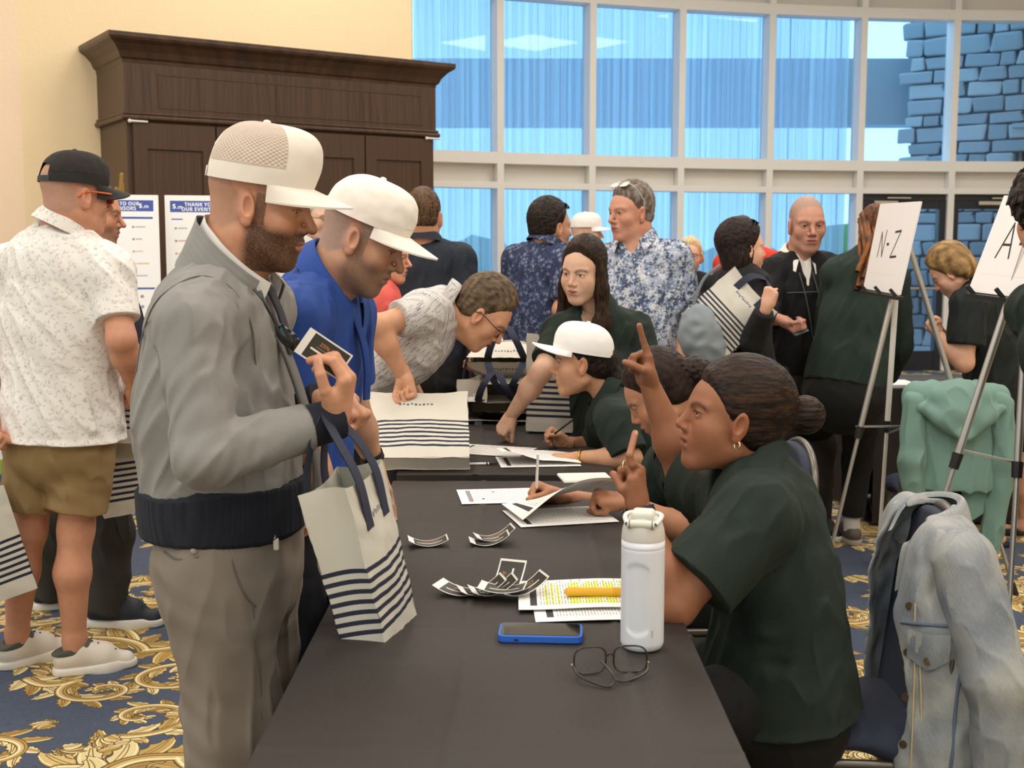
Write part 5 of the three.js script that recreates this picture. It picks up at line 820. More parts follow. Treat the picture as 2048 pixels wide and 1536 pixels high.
// far table for the second queue and small tables behind
clothTable('folding_table', 'black cloth table in front of the woman with long braids', 1.95, 3.8, 6.4, 7.15, TH, 5, null, {});
{ const t = thing('cocktail_table', 'round table under a black cloth behind the man leaning over', 'table', P(1035, 700, 7.0).setY(0)); part('tabletop', new THREE.CylinderGeometry(0.4, 0.4, 0.03, 40).translate(0, 0.96, 0), mat('#d8d8dc', 0.4), t); part('tablecloth', sheet((s, q) => { const a = s * 6.2832, r = lerp(0.4, 0.3, q ** 0.7) * (1 + 0.05 * q * Math.sin(a * 11)); return V(Math.cos(a) * r, 0.955 - q * 0.94, Math.sin(a) * r); }, 90, 14), blackCloth, t); }
// ---------------------------------------------------------------- prints on cloth
const speck = (bg, draws, n, seed, W = 512) => canvasTex(W, W, (x) => { x.fillStyle = bg; x.fillRect(0, 0, W, W); const r = rng(seed); for (let i = 0; i < n; i++) { const px = r() * W, py = r() * W; for (const ox of [0, W, -W]) for (const oy of [0, W, -W]) { x.save(); x.translate(px + ox, py + oy); const st = rng(i * 7 + seed); draws(x, st); x.restore(); } } });
const leafPrint = speck('#e9e5e0', (x, r) => { x.rotate(r() * 6.3); x.globalAlpha = 0.42; x.fillStyle = r() < 0.5 ? '#a9a6ac' : '#bfb3a4'; for (let k = 0; k < 3; k++) { x.rotate(1.1); x.beginPath(); x.ellipse(9, 0, 9, 3.6, 0, 0, 6.3); x.fill(); } }, 190, 2);
const heatherPrint = speck('#cfcac6', (x, r) => { x.globalAlpha = 0.35 + r() * 0.4; x.fillStyle = r() < 0.6 ? '#8b8791' : '#5a5866'; x.fillRect(0, 0, 3 + r() * 3, 12 + r() * 40); }, 420, 6);
const floralBlue = speck('#4d5c78', (x, r) => { x.rotate(r() * 6.3); const s = 0.6 + r() * 1.5; x.scale(s, s); x.globalAlpha = 0.75; x.fillStyle = ['#c9ccd6', '#a9b2c6', '#dadbe0', '#39455f', '#8d9ab4'][Math.floor(r() * 5)]; const n = 3 + Math.floor(r() * 4); for (let k = 0; k < n; k++) { x.rotate(6.283 / n); x.beginPath(); x.ellipse(11, 0, 10, 4.5, 0.3, 0, 6.3); x.fill(); } x.fillStyle = '#e3e3e6'; x.beginPath(); x.arc(0, 0, 4, 0, 6.3); x.fill(); }, 330, 12);
const floralNavy = speck('#2b3656', (x, r) => { x.rotate(r() * 6.3); const s = 0.5 + r() * 0.9; x.scale(s, s); x.globalAlpha = 0.6; x.fillStyle = ['#8d97b8', '#5d6a92', '#b3b8cc', '#1d2440'][Math.floor(r() * 4)]; for (let k = 0; k < 4; k++) { x.rotate(1.57); x.beginPath(); x.ellipse(8, 0, 8, 3, 0.4, 0, 6.3); x.fill(); } }, 420, 15);
const navySpeck = speck('#1f2632', (x, r) => { x.globalAlpha = 0.5; x.fillStyle = r() < 0.5 ? '#4a5464' : '#10141c'; x.fillRect(0, 0, 4, 4); }, 1600, 19);
const knit = dataTex(128, (u, v, i, j) => 0.5 + 0.5 * Math.sin(i * 0.8) * Math.sin(j * 0.8));
const weave = dataTex(64, (u, v, i, j) => 0.5 + 0.25 * Math.sin(i * Math.PI / 4) + 0.25 * Math.sin(j * Math.PI / 4)), WV = { bumpMap: weave, bumpScale: 0.0005 };
const GREEN = '#14241c', greenMat = mat(GREEN, 0.85, WV), greenMat2 = mat('#1a2b24', 0.85);
const polo = (o) => ({ color: GREEN, mat: greenMat, sleeve: 'short', hem: -0.12, collar: { open: 24 }, fold: 0.007, vneck: 0.06, weave: 0.02, ...o });
const cross = (a, b) => new THREE.Vector3().crossVectors(a, b);

// A: man in the grey jacket
{
  const d = 2.5, el = P(414, 912, 2.22), wr = P(672, 838, 2.33), elL = P(500, 890, 2.74), wrL = P(640, 800, 2.62), sh = P(388, 655, 2.3);
  const q = person({ label: 'man in a grey zip jacket and white mesh-back cap reading a card', H: 1.74, w: 1.0, depth: 1.12, belly: 0.7, skin: '#c08562', yaw: 78, pel: P(462, 1085, d), nk: P(448, 570, d), bow: 0.035, cell: 0.0065, hcell: 0.0026, fcell: 0.0026, coreCell: 0.016,
    head: { c: P(518, 412, d), yaw: 84, pitch: 12, roll: 2, s: 1.02, beard: 0.95, beardColor: '#4a2f1d', shave: '#8a6a58', shaveK: 0.45, browColor: '#3a2618', neck: 0.064, wide: 1.02, gaze: [0.25, -0.25], eye: 0.0034 },
    arms: { R: { sh, el, wr, hand: { dir: [0.3, 0.94, 0.1], palm: [-0.95, 0.25, -0.15], pose: { c: [[48, 50, 25], [52, 56, 28], [58, 62, 30], [62, 64, 32]], th: [20, 22, 16], opp: 0.4 } } }, L: { el: elL, wr: wrL, hand: { dir: [0.7, 0.1, 0.5], palm: [0.1, -0.9, 0.2], pose: 'grip' } } },
    legs: { R: { kn: P(470, 1440, 2.44), an: P(440, 1840, 2.42).setY(0.085) }, L: { kn: P(512, 1410, 2.62), an: P(490, 1760, 2.64).setY(0.085) } },
    top: { name: 'jacket', color: '#86837f', mat: mat('#8b8885', 0.82, { ...WV, sheen: 0.3, sheenColor: new THREE.Color('#a9a6a2') }), weave: 0.02, sleeve: 'long', armW: 1.08, grow: 0.013, hem: 0.108, cuff: 0.055, fold: 0.0065, foldScale: 1.15, foldDir: [0.5, 0.85, 0.1], vneck: 0.1, cell: 0.0058,
      creases: [[P(430, 800, 2.27), P(470, 900, 2.3), 0.016, 0.012], [P(440, 950, 2.28), P(520, 900, 2.3), 0.014, 0.012], [P(520, 880, 2.3), P(620, 890, 2.33), 0.013, 0.012], [P(610, 830, 2.33), P(650, 880, 2.34), 0.014, 0.014], [P(330, 790, 2.4), P(420, 900, 2.36), 0.014, -0.01], [P(520, 640, 2.4), P(480, 840, 2.32), 0.02, -0.01], [P(300, 930, 2.4), P(420, 990, 2.36), 0.018, 0.01], [P(480, 1000, 2.34), P(590, 960, 2.42), 0.02, 0.01]],
      bands: [{ at: 'hem', from: 0.112, to: 0.046, grow: 0.012, color: '#171b28', name: 'waistband' }, { at: 'R', len: 0.062, r: 1.22, color: '#171b28', name: 'cuff' }, { at: 'L', len: 0.062, r: 1.22, color: '#171b28', name: 'cuff' }] },
    bottom: { color: '#857a70', mat: mat('#857a70', 0.85), knee: 0.082, hemR: 0.075, grow: 0.016, fold: 0.007, cell: 0.0065, waist: 0.07 }, shoe: { color: '#4a3a2c' } });
  const c = addCap(q, { label: 'white cap with mesh sides', color: '#e6dcd2', mat: mat('#e9dfd4', 0.85), h: 0.12, y: 0.046, sq: 0.5, sqBack: 0.72, front: 0.024, brim: 0.085, curve: 0.005, drop: 0.024, hole: true, tilt: -0.06, g: 0.005, mesh: mat('#cfbdae', 0.95, { bumpMap: knit, bumpScale: 0.002 }), strapMat: mat('#eceef0', 0.5) });
  // stand-up jacket collar and the shirt beneath
  const nd = q.head.c.clone().sub(q.nk).normalize(), fx = q.F.clone().addScaledVector(nd, -q.F.dot(nd)).normalize(), sx = cross(fx, nd);
  const ring = (r0, r1, y0, y1, open, name, m, parent, tip = 0) => q.part(name, sheet((u, v) => { const th = lerp(R(open), 2 * Math.PI - R(open), u), e = Math.min(u, 1 - u), tk = Math.exp(-e * e / 0.006), r = lerp(r0, r1, v) + 0.002 * N3(u * 9, v * 2, 3), y = lerp(y0, y1, v) - 0.035 * Math.cos(th) - tip * tk * (1 - v); return q.nk.clone().addScaledVector(nd, y).addScaledVector(fx, Math.cos(th) * r * 1.1 + tk * 0.012 + 0.004).addScaledVector(sx, Math.sin(th) * r); }, 60, 8), m, parent);
  ring(0.102, 0.1, -0.03, 0.075, 42, 'jacket_collar', q.shirtMesh.material, q.shirtMesh); ring(0.0985, 0.0965, -0.03, 0.073, 43, 'collar_lining', cloth('#1b2030'), q.shirtMesh); ring(0.093, 0.087, -0.02, 0.084, 20, 'shirt_collar', cloth('#ece8e4'), q.shirtMesh, 0.03);
  // zip placket and undershirt
  const nk2 = q.nk, chest = (t, o) => nk2.clone().addScaledVector(q.U, -t).addScaledVector(q.F, o);
  q.part('undershirt', ribbon([chest(0.0, 0.098), chest(0.06, 0.125), chest(0.14, 0.146)], q.S, 0.022, 0.008, 20), cloth('#3a3a40'));
  q.part('zip', ribbon([chest(0.1, 0.118), chest(0.16, 0.143), chest(0.26, 0.175), chest(0.38, 0.198), chest(0.48, 0.19)], q.S, 0.024, 0.012, 30), mat('#6f6c69', 0.7));
  for (const [u, v] of [[545, 1066], [552, 1088]]) { const p = onCloth(q.botF, u, v, 2.0, 0.012); q.part('zip_tag', rbox(p.x, p.y, p.z, 0.012, 0.026, 0.008, 0.004), mat('#e8e4da', 0.5)); }
  // back pocket and side seam on the trousers
  const sg = cloth('#6b6866'), sp = cloth('#6a6058');
  seam(q, q.topF, [[272, 745], [285, 670], [330, 585], [400, 552], [455, 570], [500, 640], [512, 730]], 2.0, sg); 
  seam(q, q.botF, [[328, 1088], [355, 1098], [398, 1094]], 2.0, sp, 0.0025, 'back_pocket'); seam(q, q.botF, [[328, 1104], [355, 1118], [398, 1114]], 2.0, sp, 0.0025, 'back_pocket'); seam(q, q.botF, [[462, 1070], [466, 1130], [490, 1190], [512, 1214]], 2.0, sp, 0.0025, 'pocket_seam'); seam(q, q.botF, [[505, 1205], [512, 1280], [520, 1360], [522, 1440]], 2.0, sp, 0.0018);
  { const p = onCloth(q.botF, 388, 1102, 2.0); q.part('pocket_button', new THREE.SphereGeometry(0.008, 12, 8).translate(p.x, p.y, p.z), cloth('#9a9288')); }
  { const t = thing('sunglasses', 'dark sunglasses hanging from the neck of the grey jacket', 'sunglasses', P(548, 628, 2.36)), m = mat('#14161a', 0.25); const o = (u, v, d2) => P(u, v, d2).sub(t.position); part('temple', tube([o(508, 578, 2.3), o(530, 605, 2.28), o(556, 655, 2.28)], 0.0032, 20, 6), m, t); part('temple', tube([o(520, 582, 2.34), o(536, 618, 2.31), o(566, 668, 2.3)], 0.0032, 20, 6), m, t); part('lens', new THREE.SphereGeometry(1, 20, 12).scale(0.014, 0.028, 0.005).rotateZ(0.6).translate(...o(570, 672, 2.29).toArray()), mat('#0c0f14', 0.08), t); part('lens', new THREE.SphereGeometry(1, 20, 12).scale(0.014, 0.028, 0.005).rotateZ(0.6).translate(...o(584, 682, 2.36).toArray()), mat('#0c0f14', 0.08), t); }
  // the card in his fingers
  { const a = P(622, 655, 2.3), b = P(707, 712, 2.325), c2 = P(587, 702, 2.295), t = thing('voucher_card', 'dark voucher card held up in the fingers of the grey jacket man', 'card', a.clone().lerp(b, 0.5).add(c2.clone().sub(a).multiplyScalar(0.5)), 0, 'curled voucher cards'); const X = b.clone().sub(a), Y = a.clone().sub(c2), Z = cross(X, Y).normalize(); const W = X.length(), Hh = Y.length(); X.normalize(); const Yn = cross(Z, X); t.quaternion.setFromRotationMatrix(new THREE.Matrix4().makeBasis(X, Yn, Z)); part('printed_face', new THREE.PlaneGeometry(W, Hh).translate(0, 0, 0.0006), cardMat, t); part('back_face', box(0, 0, -0.0004, W, Hh, 0.0008), cardBack, t); }
  // his tote bag, hanging edge on
  { const t = tote('tote bag hanging by navy straps from the hands of the grey jacket man', 0.2, 0.345, 0.085, { handle: 0.13, flare: 0.1, gusset: 0.3, seed: 11, lean: [0, 0], top: 0.1 }); const b = P(768, 1282, 2.32); t.position.copy(b); t.rotation.set(0, 0, 0); t.quaternion.setFromEuler(new THREE.Euler(R(3), 0, R(13))).multiply(new THREE.Quaternion().setFromEuler(new THREE.Euler(0, R(76), 0))); }
}
// D: man in the blue polo leaning over the table
{
  const q = person({ label: 'man in a blue polo and white cap bending over the table, bearded', H: 1.74, w: 0.98, skin: '#b98464', yaw: 74, pel: P(598, 965, 3.0), nk: P(642, 590, 3.0), bow: 0.03, cell: 0.007, hcell: 0.0028,
    head: { c: P(722, 478, 2.98), yaw: 82, pitch: 26, roll: 0, s: 1.03, beard: 0.6, beardColor: '#6a584a', shave: '#857c7c', shaveK: 0.6, browColor: '#2c211c', neck: 0.06, eye: 0.0028, gaze: [0.1, -0.4] },
    arms: { R: { sh: P(585, 640, 2.8), el: P(575, 850, 2.78), wr: P(640, 930, 2.85), hand: { dir: [0.1, -1, 0.1], palm: [-0.6, 0, 0.6], pose: 'relaxed' } }, L: { sh: P(690, 630, 3.16), el: P(708, 820, 3.24), wr: P(748, 925, 3.3), hand: { dir: [0.42, -0.86, 0.2], palm: [-0.7, -0.5, 0.2], pose: 'flat' } } },
    top: { color: '#1c4596', mat: mat('#1c4596', 0.75, WV), weave: 0.02, sleeve: 'short', sleeveT: 0.7, hem: -0.02, fold: 0.007, foldDir: [0.2, 1, 0], collar: { open: 30, stand: 0.034, fall: 0.055, r: 1.06 }, vneck: 0.05, cell: 0.0068 },
    bottom: { color: '#1b1c22', waist: 0.06 }, shoe: { color: '#2a2420' } });
  addCap(q, { label: 'white cap', mat: mat('#f1e8df', 0.85), h: 0.105, y: 0.046, sq: 0.6, tilt: -0.05, brim: 0.085, curve: 0.006, drop: 0.018, front: 0.012, wr: 0.002 });
  q.part('placket', ribbon([0.045, 0.1, 0.16, 0.24].map((t, i) => q.nk.clone().addScaledVector(q.U, -t).addScaledVector(q.F, [0.1, 0.128, 0.146, 0.155][i])), q.S, 0.032, 0.006, 20), cloth('#173a82'));
  { const a = q.arms.L, w = a.wr.clone().lerp(a.el, 0.12), ax = a.el.clone().sub(a.wr).normalize(), t = thing('wristwatch', 'black wristwatch on the wrist of the blue polo man', 'watch', w); const qd = new THREE.Quaternion().setFromUnitVectors(V(0, 1, 0), ax); part('strap', new THREE.CylinderGeometry(0.034, 0.034, 0.022, 24, 1, true).applyQuaternion(qd), mat('#17181a', 0.6), t); part('case', new THREE.CylinderGeometry(0.018, 0.018, 0.01, 20).rotateX(Math.PI / 2).translate(0, 0, 0.036).applyQuaternion(qd), mat('#101214', 0.3), t); }
}
// B: man in the white leaf-print shirt, seen from behind
{
  const q = person({ label: 'man in a white leaf print shirt, khaki shorts and black cap seen from behind', H: 1.8, w: 1.12, depth: 1.1, skin: '#bd7f5e', yaw: 164, pel: P(122, 850, 4.13), nk: P(122, 478, 4.13), cell: 0.009, hcell: 0.0034, armW: 1.1,
    head: { c: P(150, 395, 4.12), yaw: 132, pitch: 4, s: 1.06, shave: '#9a8478', shaveK: 0.55, browColor: '#6a5648', neck: 0.066, wide: 1.04 },
    arms: { R: { sh: P(222, 545, 4.06), el: P(243, 678, 3.98), wr: P(268, 770, 4.12), hand: { pose: 'grip' } }, L: { sh: P(15, 540, 4.2), el: P(-22, 690, 4.2), wr: P(-20, 842, 4.02), hand: { pose: 'grip' } } },
    legs: { R: { kn: P(152, 1060, 4.12), an: P(150, 1296, 4.12).setY(0.09), toe: dirYaw(112) }, L: { kn: P(58, 1060, 4.16), an: P(35, 1280, 4.2).setY(0.09), toe: dirYaw(140) } },
    top: { color: '#eee', mat: mat('#ffffff', 0.85, { map: leafPrint }), print: 0.2, sleeve: 'short', sleeveT: 0.72, hem: -0.045, skirtOut: 0.02, fold: 0.008, foldDir: [-0.6, 0.8, 0], collar: { open: 40, stand: 0.03, fall: 0.05, r: 1.05 }, cell: 0.008, armW: 0.98, creases: [[P(160, 600, 3.93), P(215, 700, 3.95), 0.016, 0.008], [P(90, 640, 3.92), P(170, 800, 3.92), 0.018, 0.007], [P(130, 560, 3.92), P(200, 650, 3.94), 0.014, -0.008]] },
    bottom: { type: 'shorts', color: '#927850', mat: mat('#927850', 0.85), len: 0.78, grow: 0.018, fold: 0.008 },
    shoe: { color: '#d8cdbf', mat: mat('#d9cfc2', 0.6), sole: '#e4ded4', lace: '#2a2623', tab: '#57554f', s: 1.02 } });
  addCap(q, { label: 'black mesh cap', mat: mat('#191614', 0.8), h: 0.108, y: 0.04, hole: true, brim: 0.075, curve: 0.02, drop: 0.012, strapMat: mat('#2b2f36', 0.6), mesh: mat('#2a2422', 0.95, { bumpMap: knit, bumpScale: 0.002 }) });
  addGlasses(q, '#d85a20', { name: 'sunglasses', lens: mat('#e0602a', 0.15), y: 0.008, r: 0.003 });
}
// C: man behind him in dark trousers
{
  const q = person({ label: 'man in charcoal trousers and navy running shoes standing beyond the black cap man', H: 1.72, skin: '#b57a58', yaw: 110, pel: P(168, 880, 4.7), nk: P(165, 500, 4.7), cell: 0.012, hcell: 0.0045, noEyes: false,
    head: { c: P(186, 432, 4.7), yaw: 98, pitch: 6, beard: 0.5, beardColor: '#6a5a50' },
    arms: { R: { el: P(215, 700, 4.62), wr: P(250, 800, 4.55), hand: { dir: [0.2, -1, 0], palm: [-0.8, 0, 0.3], pose: 'grip' } } },
    legs: { R: { kn: P(222, 1060, 4.66), an: P(215, 1240, 4.66).setY(0.09), toe: dirYaw(88) }, L: { kn: P(112, 1070, 4.85), an: P(108, 1215, 4.9).setY(0.09), toe: dirYaw(110) } },
    top: { color: '#c9c4bd', sleeve: 'short', hem: -0.08, collar: {} }, bottom: { color: '#34322f', knee: 0.075, hemR: 0.07, fold: 0.009 }, shoe: { color: '#18202e', sole: '#e9e6e0', lace: '#222a3a', s: 1.12 } });
  addHair(q, hairShell(q.hd, 0.01), hairColor('#4a3c32', '#6a5a50'));
}
{ const t = tote('striped tote bag hanging beside the charcoal trousers near the grey jacket', 0.34, 0.38, 0.1, { handle: 0.2, seed: 21 }); place(t, P(300, 1015, 4.45), [0, 24, 6]); const t2 = tote('striped tote bag half hidden behind the leaf print shirt', 0.32, 0.36, 0.1, { handle: 0.2, seed: 22 }); place(t2, P(232, 882, 4.3), [0, 14, -4]); const t3 = tote('striped tote bag at the picture\'s left edge near the bare leg', 0.34, 0.38, 0.12, { handle: 0.22, seed: 23 }); place(t3, P(-32, 1205, 3.98), [0, 30, 14]); }
// E: man leaning over the far table
{
  const q = person({ label: 'man in a pale heathered polo and glasses leaning low over the far table', H: 1.7, w: 0.96, skin: '#bf8660', yaw: 82, pel: P(700, 765, 4.62), nk: P(885, 615, 4.52), bow: -0.03, cell: 0.008, hcell: 0.0034,
    head: { c: P(962, 628, 4.5), yaw: 84, pitch: 46, s: 1.02, browColor: '#5a4a3c', eye: 0.003 },
    arms: { R: { sh: P(842, 625, 4.38), el: P(752, 652, 4.25), wr: P(808, 752, 4.32), hand: { dir: [0.25, -0.95, 0.15], palm: [-0.5, -0.2, 0.7], pose: 'fist' } }, L: { sh: P(860, 630, 4.72), el: P(800, 740, 4.78), wr: P(835, 790, 4.7), hand: { none: 1 } } },
    top: { color: '#ccc', mat: mat('#ffffff', 0.85, { map: heatherPrint }), print: 0.3, sleeve: 'short', sleeveT: 0.52, hem: -0.1, fold: 0.006, foldDir: [1, -0.6, 0], collar: { open: 30, stand: 0.016, fall: 0.045, up: 0.012 }, armW: 1.05, cell: 0.0075 },
    bottom: { color: '#23252c' }, shoe: { color: '#2a2420' } });
  addHair(q, hairShell(q.hd, 0.022, { side: 0.3 }), hairColor('#3f2f20', '#6e5b46')); addGlasses(q, '#1a1512', { h: 0.017 });
}
// F: man in the dark speckled shirt, back view
{
  const q = person({ label: 'man in a dark speckled short-sleeved shirt seen from behind near the cabinet', H: 1.78, w: 1.02, skin: '#b77e5c', yaw: 176, pel: P(860, 735, 6.0), nk: P(848, 500, 6.0), cell: 0.011, hcell: 0.0045, noEyes: true,
    head: { c: P(848, 437, 6.0), yaw: 168, pitch: 4, s: 1.06, wide: 1.03, neck: 0.064 },
    arms: { R: { el: P(938, 600, 5.95), wr: P(952, 690, 5.86), hand: { dir: [0.1, -1, 0], palm: [-0.9, 0, 0.2], pose: 'grip' } } },
    top: { color: '#222', mat: mat('#ffffff', 0.85, { map: navySpeck }), print: 0.25, sleeve: 'short', sleeveT: 0.75, hem: -0.06, collar: { open: 40 }, fold: 0.006 }, bottom: { color: '#141414', knee: 0.08 }, shoe: { color: '#222' } });
  addHair(q, hairShell(q.hd, 0.011, { side: 0.2 }), hairColor('#3c2a1c', '#6a4e36'));
  const t = tote('tote bag hanging from the hand of the dark shirted man, mostly below the table', 0.32, 0.34, 0.1, { handle: 0.2, seed: 31 }); place(t, P(958, 890, 5.86), [0, 70, 0]);
}
// G: person in coral, H: grey haired person with glasses
{
  const q = person({ label: 'person in a coral top in profile between the blue polo and the dark shirt', H: 1.66, fem: 0, skin: '#c98a66', yaw: 100, pel: P(748, 790, 5.5), nk: P(755, 580, 5.5), cell: 0.012, hcell: 0.0042, head: { c: P(775, 518, 5.5), yaw: 80, pitch: 4, s: 0.92 }, top: { color: '#e2625a', sleeve: 'short', collar: { open: 30, color: '#e2625a' } }, bottom: { color: '#3a3a40' }, shoe: { color: '#333' } });
  addHair(q, hairShell(q.hd, 0.014), hairColor('#2c1f16', '#4a3526'));
  const q2 = person({ label: 'grey haired person with glasses glimpsed between the two white caps', H: 1.72, skin: '#d0a286', yaw: 70, pel: P(610, 720, 6.6), nk: P(612, 495, 6.6), cell: 0.014, hcell: 0.005, head: { c: P(622, 440, 6.6), yaw: 75, pitch: 4 }, top: { color: '#d8d4cc', sleeve: 'short', collar: {} }, bottom: { color: '#40414a' }, shoe: { color: '#333' } });
  addHair(q2, hairShell(q2.hd, 0.014), hairColor('#a8a29a', '#cfcac2')); addGlasses(q2, '#4a4644');
}
{
  const q = person({ label: 'person in a red top half hidden behind the woman in black', H: 1.7, skin: '#c08a6a', yaw: 160, pel: P(1500, 650, 8), nk: P(1500, 512, 8), cell: 0.015, hcell: 0.006, noEyes: true, head: { c: P(1484, 476, 8), yaw: 170 }, top: { color: '#d8402e', sleeve: 'short' }, bottom: { color: '#3a3a40' }, shoe: { color: '#333' } });
  addHair(q, hairShell(q.hd, 0.012), hairColor('#2c1f16', '#4a3526'), 0.006);
}
// I: dark haired man in the navy print shirt
{
  const q = person({ label: 'dark haired man in a navy print shirt with sunglasses pushed up, turned away', H: 1.74, w: 1.05, skin: '#b9825e', yaw: 142, pel: P(1075, 730, 6.0), nk: P(1090, 505, 6.0), cell: 0.011, hcell: 0.0045, head: { c: P(1100, 457, 6.0), yaw: 122, pitch: 2, s: 1.03 }, arms: { R: { el: P(1122, 620, 5.8), wr: P(1150, 680, 5.9) } }, top: { color: '#334', mat: mat('#ffffff', 0.85, { map: floralNavy }), print: 0.3, sleeve: 'short', sleeveT: 0.85, hem: -0.1, collar: { open: 40 }, fold: 0.008 }, bottom: { color: '#2a2a32' }, shoe: { color: '#222' } });
  addHair(q, hairShell(q.hd, 0.018, { nape: -0.075 }), hairColor('#15100d', '#2a1f18')); addGlasses(q, '#3a2f28', { name: 'sunglasses', M: new THREE.Matrix4().makeRotationX(-0.75).setPosition(0, 0.035, -0.008), lens: mat('#14161a', 0.1) });
}
// J: white cap far behind
{
  const q = person({ label: 'person in a white cap far back near the windows', H: 1.74, skin: '#d9a98a', yaw: 90, pel: P(1172, 650, 8.4), nk: P(1168, 505, 8.4), cell: 0.016, hcell: 0.006, noEyes: true, head: { c: P(1172, 467, 8.4), yaw: 88, pitch: 0 }, top: { color: '#b9c4cc', sleeve: 'short' }, bottom: { color: '#555a60' }, shoe: { color: '#333' } }); addCap(q, { mat: mat('#f2ece6', 0.85) });
}
// K: tall man in the blue floral shirt
{
  const q = person({ label: 'tall grey haired man in a blue and white floral shirt facing left', H: 1.84, w: 1.02, depth: 1.12, belly: 0.8, skin: '#c08468', yaw: -22, pel: P(1290, 745, 5.8), nk: P(1272, 500, 5.8), cell: 0.01, hcell: 0.004, armW: 1.08, head: { c: P(1262, 428, 5.8), yaw: -58, pitch: 4, s: 1.07, browColor: '#8a6a58', wide: 1.05, neck: 0.068, red: '#c8785c' },
    arms: { L: { el: P(1372, 640, 5.75), wr: P(1362, 740, 5.6) }, R: { el: P(1190, 640, 5.7), wr: P(1215, 740, 5.55) } }, top: { color: '#456', mat: mat('#ffffff', 0.85, { map: floralBlue }), print: 0.3, sleeve: 'short', sleeveT: 0.8, hem: -0.08, collar: { open: 34, fall: 0.05, up: 0.05, r: 1.1 }, vneck: 0.06, fold: 0.006, armW: 1.15 }, bottom: { color: '#50505a' }, shoe: { color: '#333' } });
  q.part('undershirt_collar', tube([0.4, 1.2, 2, 3.14, 4.28, 5.1, 5.9].map((a) => q.nk.clone().addScaledVector(q.U, 0.02 - 0.025 * Math.cos(a)).addScaledVector(q.F, Math.cos(a) * 0.07 + 0.005).addScaledVector(q.S, Math.sin(a) * 0.066)), 0.012, 40, 8), cloth('#d8546a'));
  addHair(q, hairShell(q.hd, 0.017, { side: 0.25, off: 0.006 }), hairColor('#5a4a3c', '#8a8078')); addGlasses(q, '#d8d4cc', { name: 'sunglasses', M: new THREE.Matrix4().makeRotationX(-0.95).setPosition(0, 0.045, 0.0), lens: mat('#e8e6e2', 0.1) });
}
// L: smiling woman far back
{
  const q = person({ label: 'smiling fair haired woman with glasses far back near the windows', H: 1.66, fem: 1, skin: '#d49c7c', yaw: -10, pel: P(1378, 690, 8.2), nk: P(1380, 558, 8.2), cell: 0.014, hcell: 0.005, head: { c: P(1380, 515, 8.2), yaw: -12, pitch: 0 }, top: { color: '#15171a', sleeve: 'long', vneck: 0.1 }, bottom: { color: '#222' }, shoe: { color: '#222' } });
  const F = hairShell(q.hd, 0.018, { nape: -0.12 }); F.cap(V(0.07, 0, -0.02), V(0.075, -0.14, 0), 0.03, 0.03, 0.03).cap(V(-0.07, 0, -0.02), V(-0.075, -0.14, 0), 0.03, 0.03, 0.03); addHair(q, F, hairColor('#c9a878', '#e6d0a8'), 0.006); addGlasses(q, '#4a3a34');
}
// M: woman in black with the striped bag on her shoulder
{
  const q = person({ label: 'dark haired woman in a black sweater with a striped bag on her shoulder', H: 1.6, fem: 1, w: 0.98, skin: '#d39a7c', yaw: 118, pel: P(1490, 735, 5.6), nk: P(1478, 545, 5.6), cell: 0.01, hcell: 0.0042, head: { c: P(1486, 500, 5.6), yaw: 102, pitch: 0, s: 0.93 }, arms: { R: { sh: P(1512, 575, 5.52), el: P(1502, 680, 5.38), wr: P(1534, 612, 5.25), hand: { dir: [0.2, 0.9, 0.1], palm: [0.5, 0, -0.7], pose: 'fist' } }, L: { sh: P(1446, 575, 5.7), el: P(1438, 690, 5.75) } }, top: { color: '#17171a', sleeve: 'long', hem: -0.06, fold: 0.006, armW: 1.15 }, bottom: { color: '#20264a' }, shoe: { color: '#222' } });
  const F = hairShell(q.hd, 0.026, { nape: -0.1, off: 0.012, back: 0.01, rough: 0.002 }); F.ell(V(0, -0.05, -0.03), 0.09, 0.1, 0.08, 0.03); const mb = F.post; F.post = (x, y, z, d) => (y < 0.0 ? Math.max(d + 0.002 * N3(x * 70, y * 12, z * 70), z - 0.03, -0.125 - y) : mb(x, y, z, d)); addHair(q, F, hairColor('#170e0b', '#2e1d16'), 0.005); addGlasses(q, '#15100c', { name: 'sunglasses', M: new THREE.Matrix4().makeRotationX(-1.0).setPosition(0, 0.05, -0.005), lens: mat('#14161a', 0.1) });
  const t = tote('striped tote bag slung on the shoulder of the woman in black', 0.28, 0.32, 0.12, { handle: 0.07, bulge: 0.04, seed: 41 }); place(t, P(1404, 676, 5.45), [0, 0, 0]); t.quaternion.setFromEuler(new THREE.Euler(0, 0, R(-48))).multiply(new THREE.Quaternion().setFromEuler(new THREE.Euler(0, R(-14), 0)));
  const t2 = thing('shoulder_bag', 'grey slouchy bag hanging below the striped bag', 'bag', P(1400, 665, 5.4)); const Fb = new Field(); Fb.ell(V(0, 0, 0), 0.1, 0.13, 0.06, 0.03).ell(V(0.06, -0.06, 0), 0.09, 0.09, 0.05, 0.05); Fb.post = (x, y, z, d) => d + 0.006 * N3(x * 14, y * 14, z * 14); part('sack', netMesh(Fb, 0.01), mat('#8a9298', 0.8), t2); part('strap', tube([V(-0.04, 0.1, 0), V(0.02, 0.24, -0.04), V(0.1, 0.3, -0.1)], 0.008, 20, 6), mat('#6d757b', 0.8), t2);
}
